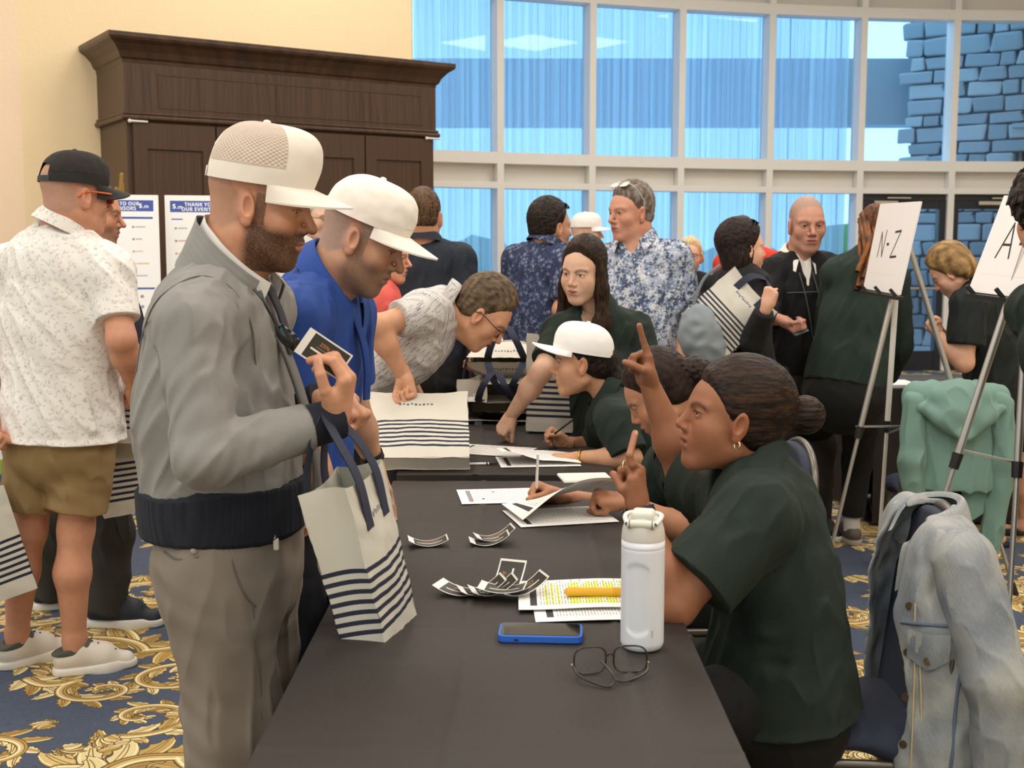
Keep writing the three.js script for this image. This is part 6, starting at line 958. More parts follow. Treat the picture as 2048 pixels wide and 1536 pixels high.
// N: bald man in the black v-neck
{
  const q = person({ label: 'bald man in a black v-neck sweater over a white collar looking at the camera', H: 1.78, w: 0.96, skin: '#b97f66', yaw: 8, pel: P(1602, 735, 6.2), nk: P(1598, 520, 6.2), cell: 0.009, hcell: 0.0036, head: { c: P(1613, 452, 6.16), yaw: 2, pitch: 6, s: 1.12, shave: '#8a8078', shaveK: 0.6, browColor: '#6a4c3c', gaze: [-0.25, 0.05], neck: 0.06, eye: 0.0036 },
    arms: { R: { sh: P(1546, 545, 6.16), el: P(1534, 640, 6.0), wr: P(1562, 640, 5.84), hand: { dir: [0.72, -0.5, 0.35], palm: [0.3, 0.7, 0.3], pose: 'grip' } }, L: { el: P(1672, 640, 6.22), wr: P(1660, 730, 6.1) } },
    top: { name: 'sweater', under: '#ece6de', collar: { color: '#f1ece6', mat: cloth('#f1ece6'), open: 26, fall: 0.045, up: 0.016 }, color: '#0d0d10', mat: mat('#0e0e11', 0.9), sleeve: 'long', hem: -0.03, vneck: 0.14, fold: 0.006, armW: 1.05, cuff: 0.07 }, bottom: { color: '#3a3532' }, shoe: { color: '#222' } });
  const fr = (t, f) => q.nk.clone().addScaledVector(q.U, -t).addScaledVector(q.F, f);
  for (const x of [-0.05, 0.02]) q.part('knit_stripe', tube([0.06, 0.18, 0.3, 0.42].map((t, i) => fr(t, [0.128, 0.158, 0.162, 0.156][i]).addScaledVector(q.S, -x - 0.02 * i)), 0.003, 20, 5), cloth('#5c5a58')); q.part('knit_stripe', tube([-0.14, -0.07, 0, 0.07, 0.14].map((x, i) => fr(0.16, [0.1, 0.14, 0.157, 0.14, 0.1][i]).addScaledVector(q.S, x)), 0.003, 20, 5), cloth('#5c5a58'));
  { const t = thing('phone', 'small dark phone in the hand of the bald man', 'phone', P(1601, 664, 5.78)); part('case', rbox(0, 0, 0, 0.075, 0.008, 0.035, 0.003), mat('#5d6a6a', 0.3), t); t.rotation.set(0.3, 0.3, 0.25); }
}
// O: woman with long braids, bending over the second table
{
  const q = person({ label: 'woman with long brown braids in a dark green sweater bending behind the lettered sign', H: 1.7, fem: 1, w: 1.14, depth: 1.1, skin: '#8a5a3c', yaw: 158, pel: P(1690, 770, 5.75), nk: P(1734, 515, 5.85), bow: 0.02, cell: 0.01, hcell: 0.005, noEyes: true,
    head: { c: P(1750, 468, 6.0), yaw: 150, pitch: 25 }, arms: { R: { sh: P(1788, 560, 5.9), el: P(1800, 690, 5.95), wr: P(1775, 760, 6.2) }, L: { sh: P(1672, 550, 5.85), el: P(1655, 660, 6.05), wr: P(1690, 740, 6.3) } },
    legs: { R: { kn: P(1715, 920, 6.02), an: P(1702, 1070, 6.02).setY(0.09), toe: dirYaw(185) }, L: { hip: P(1650, 780, 5.85), kn: P(1625, 905, 6.4), an: P(1600, 990, 6.9).setY(0.09) } },
    top: { color: '#1d2e27', mat: mat('#1d2e27', 0.9), sleeve: 'long', hem: 0.0, fold: 0.006, armW: 1.2 }, bottom: { color: '#0c0b0b', knee: 0.062, hemR: 0.045, len: -0.05, fold: 0.003 }, shoe: { color: '#5e5650', sole: '#a89c8c', sock: '#cfc8c2', sockH: 0.2, s: 1.0 } });
  const F = hairShell(q.hd, 0.02, { nape: -0.08 }); addHair(q, F, hairColor('#3a2012', '#6e3f1f'), 0.006);
  const r = rng(44), br = []; for (let i = 0; i < 26; i++) { const a = lerp(-1.4, 1.4, r()), s0 = V(Math.sin(a) * 0.07, 0.03 + r() * 0.05, -0.06 - r() * 0.05).applyMatrix4(q.HM), e = P(1712 + r() * 52, 540 + r() * 48, 5.66 + r() * 0.06), m = s0.clone().lerp(e, 0.5).add(V((r() - 0.5) * 0.05, 0.01, 0.05)); br.push(tube([s0, m, e], 0.009 + r() * 0.005, 16, 6)); } q.part('braids', setColor(merge(br), hairColor('#3a1e0f', '#8a5226', 30)), hairMat);
}
// P: fair haired woman in black, short sleeves
{
  const q = person({ label: 'fair haired woman in a dark green polo and black skirt bending over, with sandals', H: 1.64, fem: 1, w: 1.22, depth: 1.15, skin: '#d49a7c', yaw: -112, pel: P(2000, 800, 6.0), nk: P(1950, 572, 6.0), bow: 0.03, cell: 0.0095, hcell: 0.0045, armW: 1.2,
    head: { c: P(1905, 545, 5.98), yaw: -118, pitch: 38, s: 0.96 }, arms: { L: { sh: P(1938, 612, 5.82), el: P(1928, 725, 5.78), wr: P(1876, 668, 5.85), hand: { dir: [-0.4, 0.6, 0], palm: [0.3, 0.2, 0.7], pose: 'grip' } }, R: { el: P(1925, 700, 6.3), wr: P(1880, 665, 6.1), hand: { dir: [-0.5, 0.4, 0], pose: 'grip' } } },
    legs: { L: { kn: P(1975, 940, 5.95), an: P(1985, 1078, 5.95).setY(0.07), toe: dirYaw(-95) }, R: { kn: P(2040, 940, 6.1), an: P(2050, 1050, 6.2).setY(0.07), toe: dirYaw(-100) } },
    top: polo({ mat: mat('#141c1c', 0.85), sleeveT: 0.7, hem: -0.02, armW: 1.2 }), bottom: { type: 'skirt', color: '#0b0b0c', hemY: 0.56, grow: 0.03, barefoot: true }, shoe: { flop: 1, color: '#141414' } });
  const F = hairShell(q.hd, 0.028, { nape: -0.085, off: 0.012, rough: 0.002, freq: 50 }); F.ell(V(0, -0.015, -0.045), 0.092, 0.08, 0.08, 0.03); addHair(q, F, hairColor('#6e5232', '#b48f5c', 40), 0.005);
}
// Q: person at the right edge, nearer, only dark curls in view
{
  const q = person({ label: 'person with dark curly hair at the right picture edge, in canvas shoes', H: 1.72, fem: 1, skin: '#b57c5a', yaw: -60, pel: P(2190, 860, 3.5), nk: P(2145, 580, 3.5), cell: 0.012, hcell: 0.0042, head: { c: P(2096, 436, 3.5), yaw: 178, pitch: 4 }, legs: { L: { an: P(2082, 1500, 3.5).setY(0.085), toe: dirYaw(-80) }, R: { an: P(2180, 1500, 3.7).setY(0.085), toe: dirYaw(-60) } }, arms: { L: { el: P(2230, 760, 3.5), wr: P(2260, 880, 3.45) }, R: { el: P(2150, 760, 3.8), wr: P(2180, 880, 3.7) } }, top: polo({}), bottom: { color: '#1b2233' }, shoe: { color: '#3b2b22', sole: '#e6e0d6', lace: '#f0ece4', s: 1.05 } });
  const F = hairShell(q.hd, 0.04, { nape: -0.11, off: 0.03, rough: 0.009, freq: 45, side: 0.9 }); F.ell(V(0, 0.06, 0.03), 0.095, 0.075, 0.085, 0.03); addHair(q, F, hairColor('#120d0a', '#281c15'), 0.0055); 
}
// R: long haired young woman standing behind the table
{
  const q = person({ label: 'young woman with long dark hair in a dark green polo reaching down to the table', H: 1.63, fem: 1, w: 0.98, skin: '#c89a7c', yaw: -28, pel: P(1205, 880, 4.85), nk: P(1192, 632, 4.72), bow: 0.03, cell: 0.007, hcell: 0.003, head: { c: P(1168, 545, 4.66), yaw: -32, pitch: 10, roll: -4, s: 0.96, nose: 0.85, browColor: '#2a1c16', lip: '#b5645a', gaze: [-0.3, -0.2], red: '#e0a08a', iris: '#1c110b', eye: 0.0046 },
    arms: { R: { sh: P(1120, 665, 4.66), el: P(1082, 745, 4.5), wr: P(1022, 832, 4.62), hand: { dir: [-0.55, -0.8, 0.05], palm: [0.4, -0.5, -0.5], pose: 'pinch' } }, L: { sh: P(1270, 660, 4.8), el: P(1312, 760, 4.72), wr: P(1290, 850, 4.6) } },
    top: polo({ sleeveT: 0.72, vneck: 0.1, hem: -0.14, cell: 0.0068 }), bottom: { color: '#17181c' }, shoe: { color: '#222' } });
  const F = hairShell(q.hd, 0.017, { nape: -0.16, off: 0.0, rough: 0.0012, part: 0.014, off: 0.002 }); // parted long hair falling in front of both shoulders
  addHair(q, F, hairColor('#170d08', '#33200f', 90), 0.004);
  const K = new Field(); // the long locks
  for (const e of [-1, 1]) { K.cap(V(e * 0.07, 0.055, 0.012), V(e * 0.082, -0.06, 0.004), 0.026, 0.03, 0.03, { flat: [V(1, 0, 0), 1.7] }).cap(V(e * 0.082, -0.06, 0.004), V(e * (e > 0 ? 0.094 : 0.078), -0.2, 0.03), 0.032, 0.034, 0.03, { flat: [V(1, 0, 0.5), 1.5] }).cap(V(e * (e > 0 ? 0.094 : 0.078), -0.2, 0.03), V(e * (e > 0 ? 0.1 : 0.07), -0.36, 0.07), 0.034, 0.02, 0.03, { flat: [V(1, 0, 0.6), 1.5] }); }
  K.cap(V(0, 0.0, -0.085), V(0, -0.3, -0.1), 0.06, 0.07, 0.04, { flat: [V(0, 0, 1), 1.8] }); K.post = (x, y, z, d) => d + 0.0016 * N3(x * 110, y * 7, z * 110) + 0.003 * N3(x * 30, y * 4, z * 30);
  addHair(q, K, hairColor('#140b07', '#3a2412', 90), 0.004, 'long_locks');
}
// S: seated woman in the white cap
{
  const q = person({ label: 'seated woman in a white cap and dark green polo writing at the far table', H: 1.6, fem: 1, w: 0.98, skin: '#b9825c', yaw: -92, pel: P(1330, 1010, 4.5), nk: P(1222, 800, 4.35), bow: 0.03, cell: 0.007, hcell: 0.0032, fcell: 0.003, head: { c: P(1165, 727, 4.33), yaw: -92, pitch: 2, roll: 0, s: 0.97, nose: 1.05, browColor: '#2a1c14', neck: 0.046, lip: '#a05a4c' },
    arms: { L: { sh: P(1232, 845, 4.18), el: P(1262, 918, 4.12), wr: P(1152, 916, 4.2), hand: { dir: [-1, 0.05, -0.05], palm: [0, -1, 0.1], pose: 'relaxed' } }, R: { sh: P(1215, 840, 4.5), el: P(1190, 900, 4.62), wr: P(1130, 885, 4.5), hand: { dir: [-0.8, 0.45, 0.1], palm: [0.1, -0.5, 0.8], pose: 'pen' } } },
    legs: { L: { kn: V(0.15, 0.5, -4.35), an: V(0.2, 0.085, -4.4) }, R: { kn: V(0.15, 0.5, -4.6), an: V(0.2, 0.085, -4.6) } }, top: polo({ sleeveT: 0.85, hem: -0.1, armW: 1.12, cell: 0.0068 }), bottom: { color: '#121214' }, shoe: { color: '#222' } });
  const F = hairShell(q.hd, 0.01, { nape: -0.1, off: 0.004, ymax: 0.05 }); F.cap(V(0, 0.0, -0.09), V(0, -0.07, -0.125), 0.045, 0.03, 0.03).cap(V(0, -0.07, -0.125), V(0, -0.2, -0.16), 0.032, 0.02, 0.03); const b0 = F.post; F.post = (x, y, z, d) => (z < -0.085 ? d + 0.002 * N3(x * 90, y * 20, z * 90) : b0(x, y, z, d)); addHair(q, F, hairColor('#120b08', '#241711'));
  addCap(q, { label: 'white cap', mat: mat('#f3eeea', 0.85), h: 0.112, y: 0.042, tilt: -0.2, g: 0.006, rz: 0.114, brim: 0.082, curve: 0.014, drop: -0.004, strapMat: mat('#efeae6', 0.8) });
  { const a = q.arms.L, w = a.wr.clone().lerp(a.el, 0.1), t = thing('wristwatch', 'gold wristwatch on the wrist of the woman in the white cap', 'watch', w), qd = new THREE.Quaternion().setFromUnitVectors(V(0, 1, 0), a.el.clone().sub(a.wr).normalize()); const gold = mat('#c9a24a', 0.25, { metalness: 0.9 }); part('bracelet', new THREE.TorusGeometry(0.028, 0.0045, 8, 32).rotateX(Math.PI / 2).applyQuaternion(qd), gold, t); part('case', new THREE.CylinderGeometry(0.0135, 0.0135, 0.008, 24).rotateX(Math.PI / 2).translate(0, 0, 0.031).applyQuaternion(qd), gold, t); part('dial', new THREE.CircleGeometry(0.011, 24).translate(0, 0, 0.0355).applyQuaternion(qd), mat('#f4f0e4', 0.3), t); }
  { const t = thing('pen', 'slim dark pen in the hand of the woman in the white cap', 'pen', P(1098, 876, 4.46)); part('barrel', rod(V(0, 0, 0), P(1148, 838, 4.4).sub(t.position), 0.0035, 0.0035, 10), mat('#1c1c20', 0.4), t); part('tip', rod(V(0, 0, 0), P(1086, 884, 4.47).sub(t.position), 0.003, 0.001, 10), mat('#b8b8ba', 0.3, { metalness: 0.8 }), t); }
}
// T: woman looking down, second from the camera
{
  const q = person({ label: 'seated woman in a dark green polo looking down and holding the paper packet', H: 1.62, fem: 1, w: 1.02, skin: '#a86f4a', yaw: -88, pel: P(1440, 1180, 3.6), nk: P(1372, 880, 3.52), bow: 0.05, cell: 0.007, hcell: 0.003, fcell: 0.0028, head: { c: P(1322, 790, 3.5), yaw: -96, pitch: 34, s: 0.97, nose: 0.9, browColor: '#1d120c', neck: 0.048 },
    arms: { L: { sh: P(1395, 950, 3.36), el: P(1408, 1075, 3.3), wr: P(1246, 1003, 3.3), hand: { dir: [-0.95, 0.2, 0.05], palm: [-0.2, -0.9, -0.35], pose: 'grip' } }, R: { sh: P(1340, 930, 3.7), el: P(1276, 1028, 3.72), wr: P(1116, 992, 3.5), hand: { dir: [-0.85, 0.35, 0.1], palm: [0.1, -0.8, 0.5], pose: 'pen' } } },
    legs: { L: { kn: V(0.12, 0.5, -3.5), an: V(0.2, 0.085, -3.5) }, R: { kn: V(0.12, 0.5, -3.75), an: V(0.2, 0.085, -3.75) } }, top: polo({ hem: -0.1, sleeveT: 0.8, armW: 1.1 }), bottom: { color: '#121214' }, shoe: { color: '#222' } });
  const F = hairShell(q.hd, 0.012, { nape: -0.06, off: 0.016, rough: 0.001 }); F.ell(V(0, 0.0, -0.125), 0.05, 0.05, 0.05, 0.02); const b0 = F.post; F.post = (x, y, z, d) => (z < -0.1 ? d + 0.003 * N3(x * 60, y * 60, z * 60) : b0(x, y, z, d)); addHair(q, F, hairColor('#1a0f0b', '#2e1c14'));
  q.part('earring', new THREE.SphereGeometry(0.005, 12, 8).translate(0.079, -0.034, 0.0).applyMatrix4(q.HM), mat('#e8e0d0', 0.2, { metalness: 0.6 }));
  { const t = thing('pen', 'white pen held upright by the woman looking down', 'pen', P(1073, 975, 3.46)); part('barrel', rod(V(0, 0, 0), P(1076, 908, 3.4).sub(t.position), 0.0045, 0.004, 10), mat('#e6e2dc', 0.4), t); }
  { const t = thing('phone', 'pale phone in the hand of the woman looking down', 'phone', P(1170, 955, 3.42)); part('case', rbox(0, 0, 0, 0.15, 0.009, 0.072, 0.004), mat('#eae4dc', 0.4), t); t.rotation.set(0.12, 0.25, -0.06); }
}
// U: nearest woman, pointing up
{
  const q = person({ label: 'nearest seated woman in a dark green polo with a hair bun pointing upwards', H: 1.66, fem: 1, w: 1.1, depth: 1.08, skin: '#8c5432', yaw: -84, pel: P(1552, 1375, 2.62), nk: P(1512, 955, 2.62), bow: 0.03, cell: 0.0062, hcell: 0.0025, fcell: 0.0025, armW: 1.08,
    head: { c: P(1462, 842, 2.62), yaw: -84, pitch: -10, roll: 0, s: 1.0, nose: 1.0, browColor: '#1f130c', neck: 0.05, lip: '#8a4a3c', gaze: [-0.1, 0.35], open: 0.002, red: '#a86040', iris: '#1a0e08', eye: 0.0056 },
    arms: { L: { sh: P(1512, 1035, 2.46), el: P(1348, 1212, 2.38), wr: P(1278, 1015, 2.44), hand: { dir: [-0.08, 1, 0], palm: [-0.9, 0.05, -0.4], pose: 'point' } }, R: { sh: P(1440, 985, 2.8), el: P(1368, 945, 2.92), wr: P(1300, 770, 2.92), hand: { dir: [-0.25, 0.97, 0], palm: [-0.85, -0.1, 0.4], pose: 'point' } } },
    legs: { L: { kn: V(0.14, 0.52, -2.5), an: V(0.18, 0.085, -2.55) }, R: { kn: V(0.14, 0.52, -2.75), an: V(0.18, 0.085, -2.75) } },
    top: polo({ hem: -0.045, grow: 0.016, skirtOut: 0.012, sleeveT: 0.74, armW: 1.22, cell: 0.0056, fold: 0.006, collar: { open: 26, fall: 0.055, stand: 0.026 }, creases: [[P(1560, 1130, 2.44), P(1470, 1190, 2.4), 0.014, 0.008], [P(1500, 1280, 2.45), P(1620, 1250, 2.48), 0.016, 0.008], [P(1480, 1330, 2.44), P(1620, 1330, 2.46), 0.016, -0.008]] }), bottom: { color: '#0e0d0f', fold: 0.003, knee: 0.07, grow: 0.004 }, shoe: { color: '#222' } });
  const F = hairShell(q.hd, 0.016, { nape: -0.075, off: 0.022, rough: 0.0008, freq: 70, back: 0.01 }); F.ell(V(0, 0.04, -0.165), 0.038, 0.044, 0.044, 0.01).ell(V(0, 0.02, -0.12), 0.03, 0.03, 0.03, 0.02);
  const b0 = F.post; F.post = (x, y, z, d) => { const s = 0.0008 * N3(x * 140, y * 140 + z * 30, z * 9); return z < -0.115 ? d + 2 * s : b0(x, y, z, d) + s; }; addHair(q, F, (x, y, z) => mixc(lin('#140b08'), lin('#3f2817'), clamp(0.25 + 0.5 * N3(x * 30, y * 60 + z * 14, z * 5) + 0.5 * N3(x * 90, y * 160, z * 12), 0, 1)), 0.0032);
  const hoop = mat('#e2cfa0', 0.15, { metalness: 0.9 }); for (const e of [-1, 1]) q.part('earring', new THREE.TorusGeometry(0.008, 0.0022, 8, 24).rotateY(0.5).translate(e * 0.08, -0.042, 0.002).applyMatrix4(q.HM), hoop);
  { const a = q.arms.L, w = a.wr.clone().lerp(a.el, 0.07), t = thing('smartwatch', 'dark smartwatch on the wrist behind the bottle', 'watch', w), qd = new THREE.Quaternion().setFromUnitVectors(V(0, 1, 0), a.el.clone().sub(a.wr).normalize()); part('strap', new THREE.CylinderGeometry(0.031, 0.031, 0.024, 28, 1, true).applyQuaternion(qd), mat('#1c2130', 0.7), t); part('case', rbox(0.004, 0, 0.031, 0.036, 0.042, 0.011, 0.005).applyQuaternion(qd), mat('#0b0d12', 0.2), t); }
  { const M = q.arms.L.handM, t = thing('ring', 'gold ring on a curled finger of the pointing woman', 'ring', V(-0.011 * -1 * 0.88, 0.1 * 0.88, 0.022).applyMatrix4(M)); part('band', new THREE.TorusGeometry(0.0105, 0.002, 8, 24).applyQuaternion(new THREE.Quaternion().setFromRotationMatrix(M)), hoop, t); }
}
// ---------------------------------------------------------------- lettered signs on tripod easels
const alu = mat('#b9b6b2', 0.35, { metalness: 0.75 }), aluWhite = mat('#e4e0da', 0.4), blackPl = mat('#1a1a1c', 0.5);
function signTex(txt) { return canvasTex(700, 520, (x, W, H) => { x.fillStyle = '#f5f0ef'; x.fillRect(0, 0, W, H); x.strokeStyle = '#1c1a1c'; x.lineWidth = 13; x.lineCap = 'round'; x.lineJoin = 'round'; const pl = (p) => { x.beginPath(); p.forEach(([a, b], i) => (i ? x.lineTo(a, b) : x.moveTo(a, b))); x.stroke(); }; if (txt === 'N-Z') { pl([[150, 320], [155, 175], [230, 318], [235, 165]]); x.fillStyle = '#1c1a1c'; x.fillRect(280, 236, 42, 16); pl([[395, 172], [490, 165], [390, 318], [492, 312]]); } else { pl([[140, 330], [200, 150], [262, 330]]); pl([[162, 262], [240, 262]]); x.fillStyle = '#1c1a1c'; x.fillRect(310, 246, 50, 16); pl([[410, 325], [420, 160], [470, 250], [520, 160], [534, 325]]); } x.fillStyle = 'rgba(232,226,228,0.8)'; x.fillRect(60, 420, 470, 4); }); }
function signBoard(BL, BR, TL, TR, txt, label) {
  const c = BL.clone().add(BR).multiplyScalar(0.5), t = thing('lettered_sign', label, 'sign', c), n = cross(BR.clone().sub(BL), TL.clone().sub(BL)).normalize(), f = (o) => (s, q) => BL.clone().lerp(BR, s).lerp(TL.clone().lerp(TR, s), q).sub(c).addScaledVector(n, o);
  const edge = (a, b) => sheet((s, q) => { const p = s < 0.5 ? 0 : 1; return f(lerp(-0.004, 0.004, q))(...(a === 's' ? [b, s] : [s, b])); }, 6, 1);
  part('foam_board', merge([sheet(f(-0.004), 4, 4, { flip: true }), edge('s', 0), edge('s', 1), edge('t', 0), edge('t', 1)]), mat('#f1edec', 0.7), t); part('print', sheet(f(0.004), 4, 4), mat('#ffffff', 0.6, { map: signTex(txt) }), t);
}
function easel(label, legs, joints, ledge, cams) { // legs: [top, foot, material, thickness]
  const base = legs[0][1].clone().setY(0), t = thing('tripod_easel', label, 'easel', base), L = (v) => v.clone().sub(base);
  legs.forEach(([a, b, m, jt]) => { const j = a.clone().lerp(b, jt), lg = part('leg', merge([rod(L(a), L(j), 0.0125), rod(L(j), L(b), 0.0085)]), m, t); part('rubber_foot', rod(L(b), L(b.clone().lerp(a, 0.035)), 0.013, 0.012), blackPl, lg); part('joint', merge([rod(L(j.clone().lerp(a, 0.035)), L(j.clone().lerp(b, 0.03)), 0.018, 0.016)]), blackPl, lg); });
  for (const [a, b] of joints) part('spreader', bar(L(a), L(b), 0.012, 0.008), alu, t);
  part('ledge', bar(L(ledge[0]), L(ledge[1]), 0.03, 0.014), blackPl, t); for (const k of [0.1, 0.5, 0.9]) { const p = ledge[0].clone().lerp(ledge[1], k); part('peg', bar(L(p), L(p.clone().add(V(-0.03, 0.035, 0.0))), 0.012, 0.012), blackPl, t); }
  part('head_block', new THREE.SphereGeometry(0.025, 12, 10).translate(...L(legs[0][0]).toArray()), blackPl, t);
}
signBoard(P(1728, 577, 5.4), P(1800, 590, 4.95), P(1762, 408, 5.43), P(1843, 403, 4.98), 'N-Z', 'white sign lettered N-Z leaning on the farther easel');
easel('silver tripod easel under the sign lettered N-Z', [[P(1815, 470, 5.2), PH(1640, 1188, 0), alu, 0.55], [P(1800, 470, 5.25), PH(1754, 1150, 0), aluWhite, 0.55], [P(1815, 480, 5.2), PH(2032, 1190, 0), alu, 0.55]], [[P(1712, 853, 5.2), P(1928, 852, 5.2)], [P(1772, 868, 5.35), P(1815, 852, 5.2)]], [P(1727, 583, 5.38), P(1802, 597, 4.93)]);
signBoard(P(1938, 583, 4.1), P(2090, 602, 3.6), P(2010, 392, 4.12), P(2180, 388, 3.62), 'A-M', 'white lettered sign at the right picture edge on the nearer easel');
easel('silver tripod easel at the right edge, nearer the camera', [[P(2060, 470, 3.85), PH(1748, 1420, 0), alu, 0.47], [P(2062, 480, 3.85), PH(2002, 1480, 0), alu, 0.47], [P(2070, 480, 3.85), PH(2300, 1420, 0), alu, 0.47]], [[P(1912, 898, 3.85), P(2120, 945, 3.75)]], [P(1937, 590, 4.08), P(2092, 610, 3.58)]);

// ---------------------------------------------------------------- jackets over chair backs
const denimTex = canvasTex(512, 512, (x, W) => { x.fillStyle = '#8e9193'; x.fillRect(0, 0, W, W); const r = rng(61); for (let i = 0; i < 240; i++) { const px = r() * W, py = r() * W, s = 20 + r() * 70, g = x.createRadialGradient(px, py, 0, px, py, s), c = r() < 0.55 ? '190,187,178' : '98,108,124'; g.addColorStop(0, `rgba(${c},0.28)`); g.addColorStop(1, `rgba(${c},0)`); x.fillStyle = g; x.fillRect(px - s, py - s, 2 * s, 2 * s); } for (let i = 0; i < 5000; i++) { x.strokeStyle = `rgba(${r() < 0.5 ? '215,215,212' : '70,82,102'},0.16)`; const px = r() * W, py = r() * W, l = 4 + r() * 9; x.beginPath(); x.moveTo(px, py); x.lineTo(px + l * 0.5, py + l); x.stroke(); } });
const denim = mat('#ffffff', 0.92, { map: denimTex }), denimDark = mat('#5f6c80', 0.92), stitch = mat('#c9b48c', 0.8), brass = mat('#6e5b42', 0.4, { metalness: 0.7 });
{
  const t = thing('denim_jacket', 'faded light blue denim jacket hung over a navy chair back', 'jacket', denimChair.position.clone(), denimChair.rotation.y);
  const X = 0.235, F = new Field();
  F.cap(V(X, 0.845, -0.15), V(X, 0.845, 0.15), 0.062, 0.062, 0.05).cap(V(X - 0.02, 0.66, 0), V(X - 0.02, 0.4, 0.0), 0.225, 0.245, 0.06, { flat: [V(1, 0, 0), 1.75] });
  F.cap(V(X + 0.05, 0.69, 0), V(X + 0.06, 0.5, 0), 0.2, 0.22, 0.05, { flat: [V(1, 0, 0), 2.6] });
  F.post = (x, y, z, d) => {
    d += 0.009 * N3(x * 7, y * 3.2, z * 7) + 0.005 * N3(x * 16, y * 9, z * 16 + 3); let s = Math.abs(d + 0.008) - 0.006; // a layer of cloth
    const half = 0.1 + 0.09 * sstep(0.9, 0.5, y) + 0.008 * N3(y * 7, 1, 2); s = Math.max(s, -(Math.max(x - (X - 0.035), Math.abs(z) - half))); // open front
    s = Math.max(s, -(Math.hypot((x - X + 0.03) * 1.2, (y - 0.93) * 1.1, z) - 0.085)); // neck
    return Math.max(s, 0.27 + 0.012 * N3(x * 6, 2, z * 6) - y);
  };
  part('body', boxUV(netMesh(F, 0.0052, { lip: 2.4 }), V(0, 0, 1), V(0, 1, 0), V(1, 0, 0), 0.5), denim, t);
  for (const e of [1, -1]) { const Fs = new Field(); Fs.cap(V(X + 0.02, 0.83, e * 0.185), V(X + 0.075, 0.6, e * 0.262), 0.07, 0.062, 0.03).cap(V(X + 0.075, 0.6, e * 0.262), V(X + 0.1, 0.26, e * 0.26), 0.062, 0.048, 0.03, { cut: [[V(0, 0.24, 0), V(0, -1, 0)]] }); Fs.post = (x, y, z, d) => d - 0.006 * (1 - Math.abs(N3(x * 10, y * 7, z * 10))) ** 2 + 0.003; const sl = part('sleeve', boxUV(netMesh(Fs, 0.006), V(0, 0, 1), V(0, 1, 0), V(1, 0, 0), 0.5), denim, t); part('cuff', new THREE.CylinderGeometry(0.05, 0.052, 0.06, 24, 1, true).translate(X + 0.1, 0.265, e * 0.26), denim, sl); }
  { const cg = sheet((u, v) => { const a = lerp(0.75, 2 * Math.PI - 0.75, u), e = Math.min(u, 1 - u), tk = Math.exp(-e * e / 0.01), r = 0.085 + 0.04 * v, y = 0.905 + 0.03 * Math.sin(v * 3.1) - 0.045 * v - tk * (0.05 + 0.06 * v); return V(X - 0.02 - Math.cos(a) * r * 0.85, y - 0.03 * Math.cos(a) * 0.7, Math.sin(a) * r * 1.05); }, 40, 8); part('collar', boxUV(cg, V(0, 0, 1), V(0, 1, 0), V(1, 0, 0), 0.5), denim, t); }
  // near front: the surface of the body at a height, on the camera side
  const surf = (y, ang) => { const dir = V(-Math.sin(ang), 0, Math.cos(ang)); let r = 0.42; for (; r > 0.06; r -= 0.0015) if (F.d(X - 0.02 + dir.x * r, y, dir.z * r) < 0.0008) break; return V(X - 0.02 + dir.x * r, y, dir.z * r); };
  for (const y of [0.73, 0.63, 0.53, 0.43, 0.34]) { const p = surf(y, 0.36), b = part('button', new THREE.CylinderGeometry(0.0085, 0.0085, 0.005, 16).rotateX(Math.PI / 2).rotateY(-0.42).translate(p.x, p.y, p.z), brass, t); }
  const line = (pts, name, m, r = 0.0022) => part(name, tube(pts.map(([y, a]) => surf(y, a)), r, 30, 5), m, t);
  line([[0.74, 0.3], [0.6, 0.28], [0.4, 0.28], [0.29, 0.3]], 'seam', stitch); line([[0.8, -0.25], [0.7, -0.2], [0.55, -0.1], [0.4, -0.05], [0.29, 0]], 'seam', denimDark, 0.004); line([[0.69, 0.45], [0.7, 0.2], [0.7, -0.15]], 'seam', denimDark, 0.004); line([[0.66, 0.25], [0.5, 0.2], [0.3, 0.2]], 'seam', stitch);
  { const g = sheet((s, q) => { const a = lerp(0.36, -0.02, s), y = 0.685 - q * (0.06 + 0.022 * (1 - Math.abs(2 * s - 1))), p = surf(y, a); return p.add(V(-Math.sin(a) * 0.009, 0, Math.cos(a) * 0.009)); }, 14, 6); part('pocket_flap', boxUV(g, V(0, 0, 1), V(0, 1, 0), V(1, 0, 0), 0.5), denim, t); const p = surf(0.625, 0.17); part('pocket_button', new THREE.CylinderGeometry(0.0085, 0.0085, 0.006, 16).rotateX(Math.PI / 2).translate(p.x, p.y, p.z + 0.008), brass, t); }
}
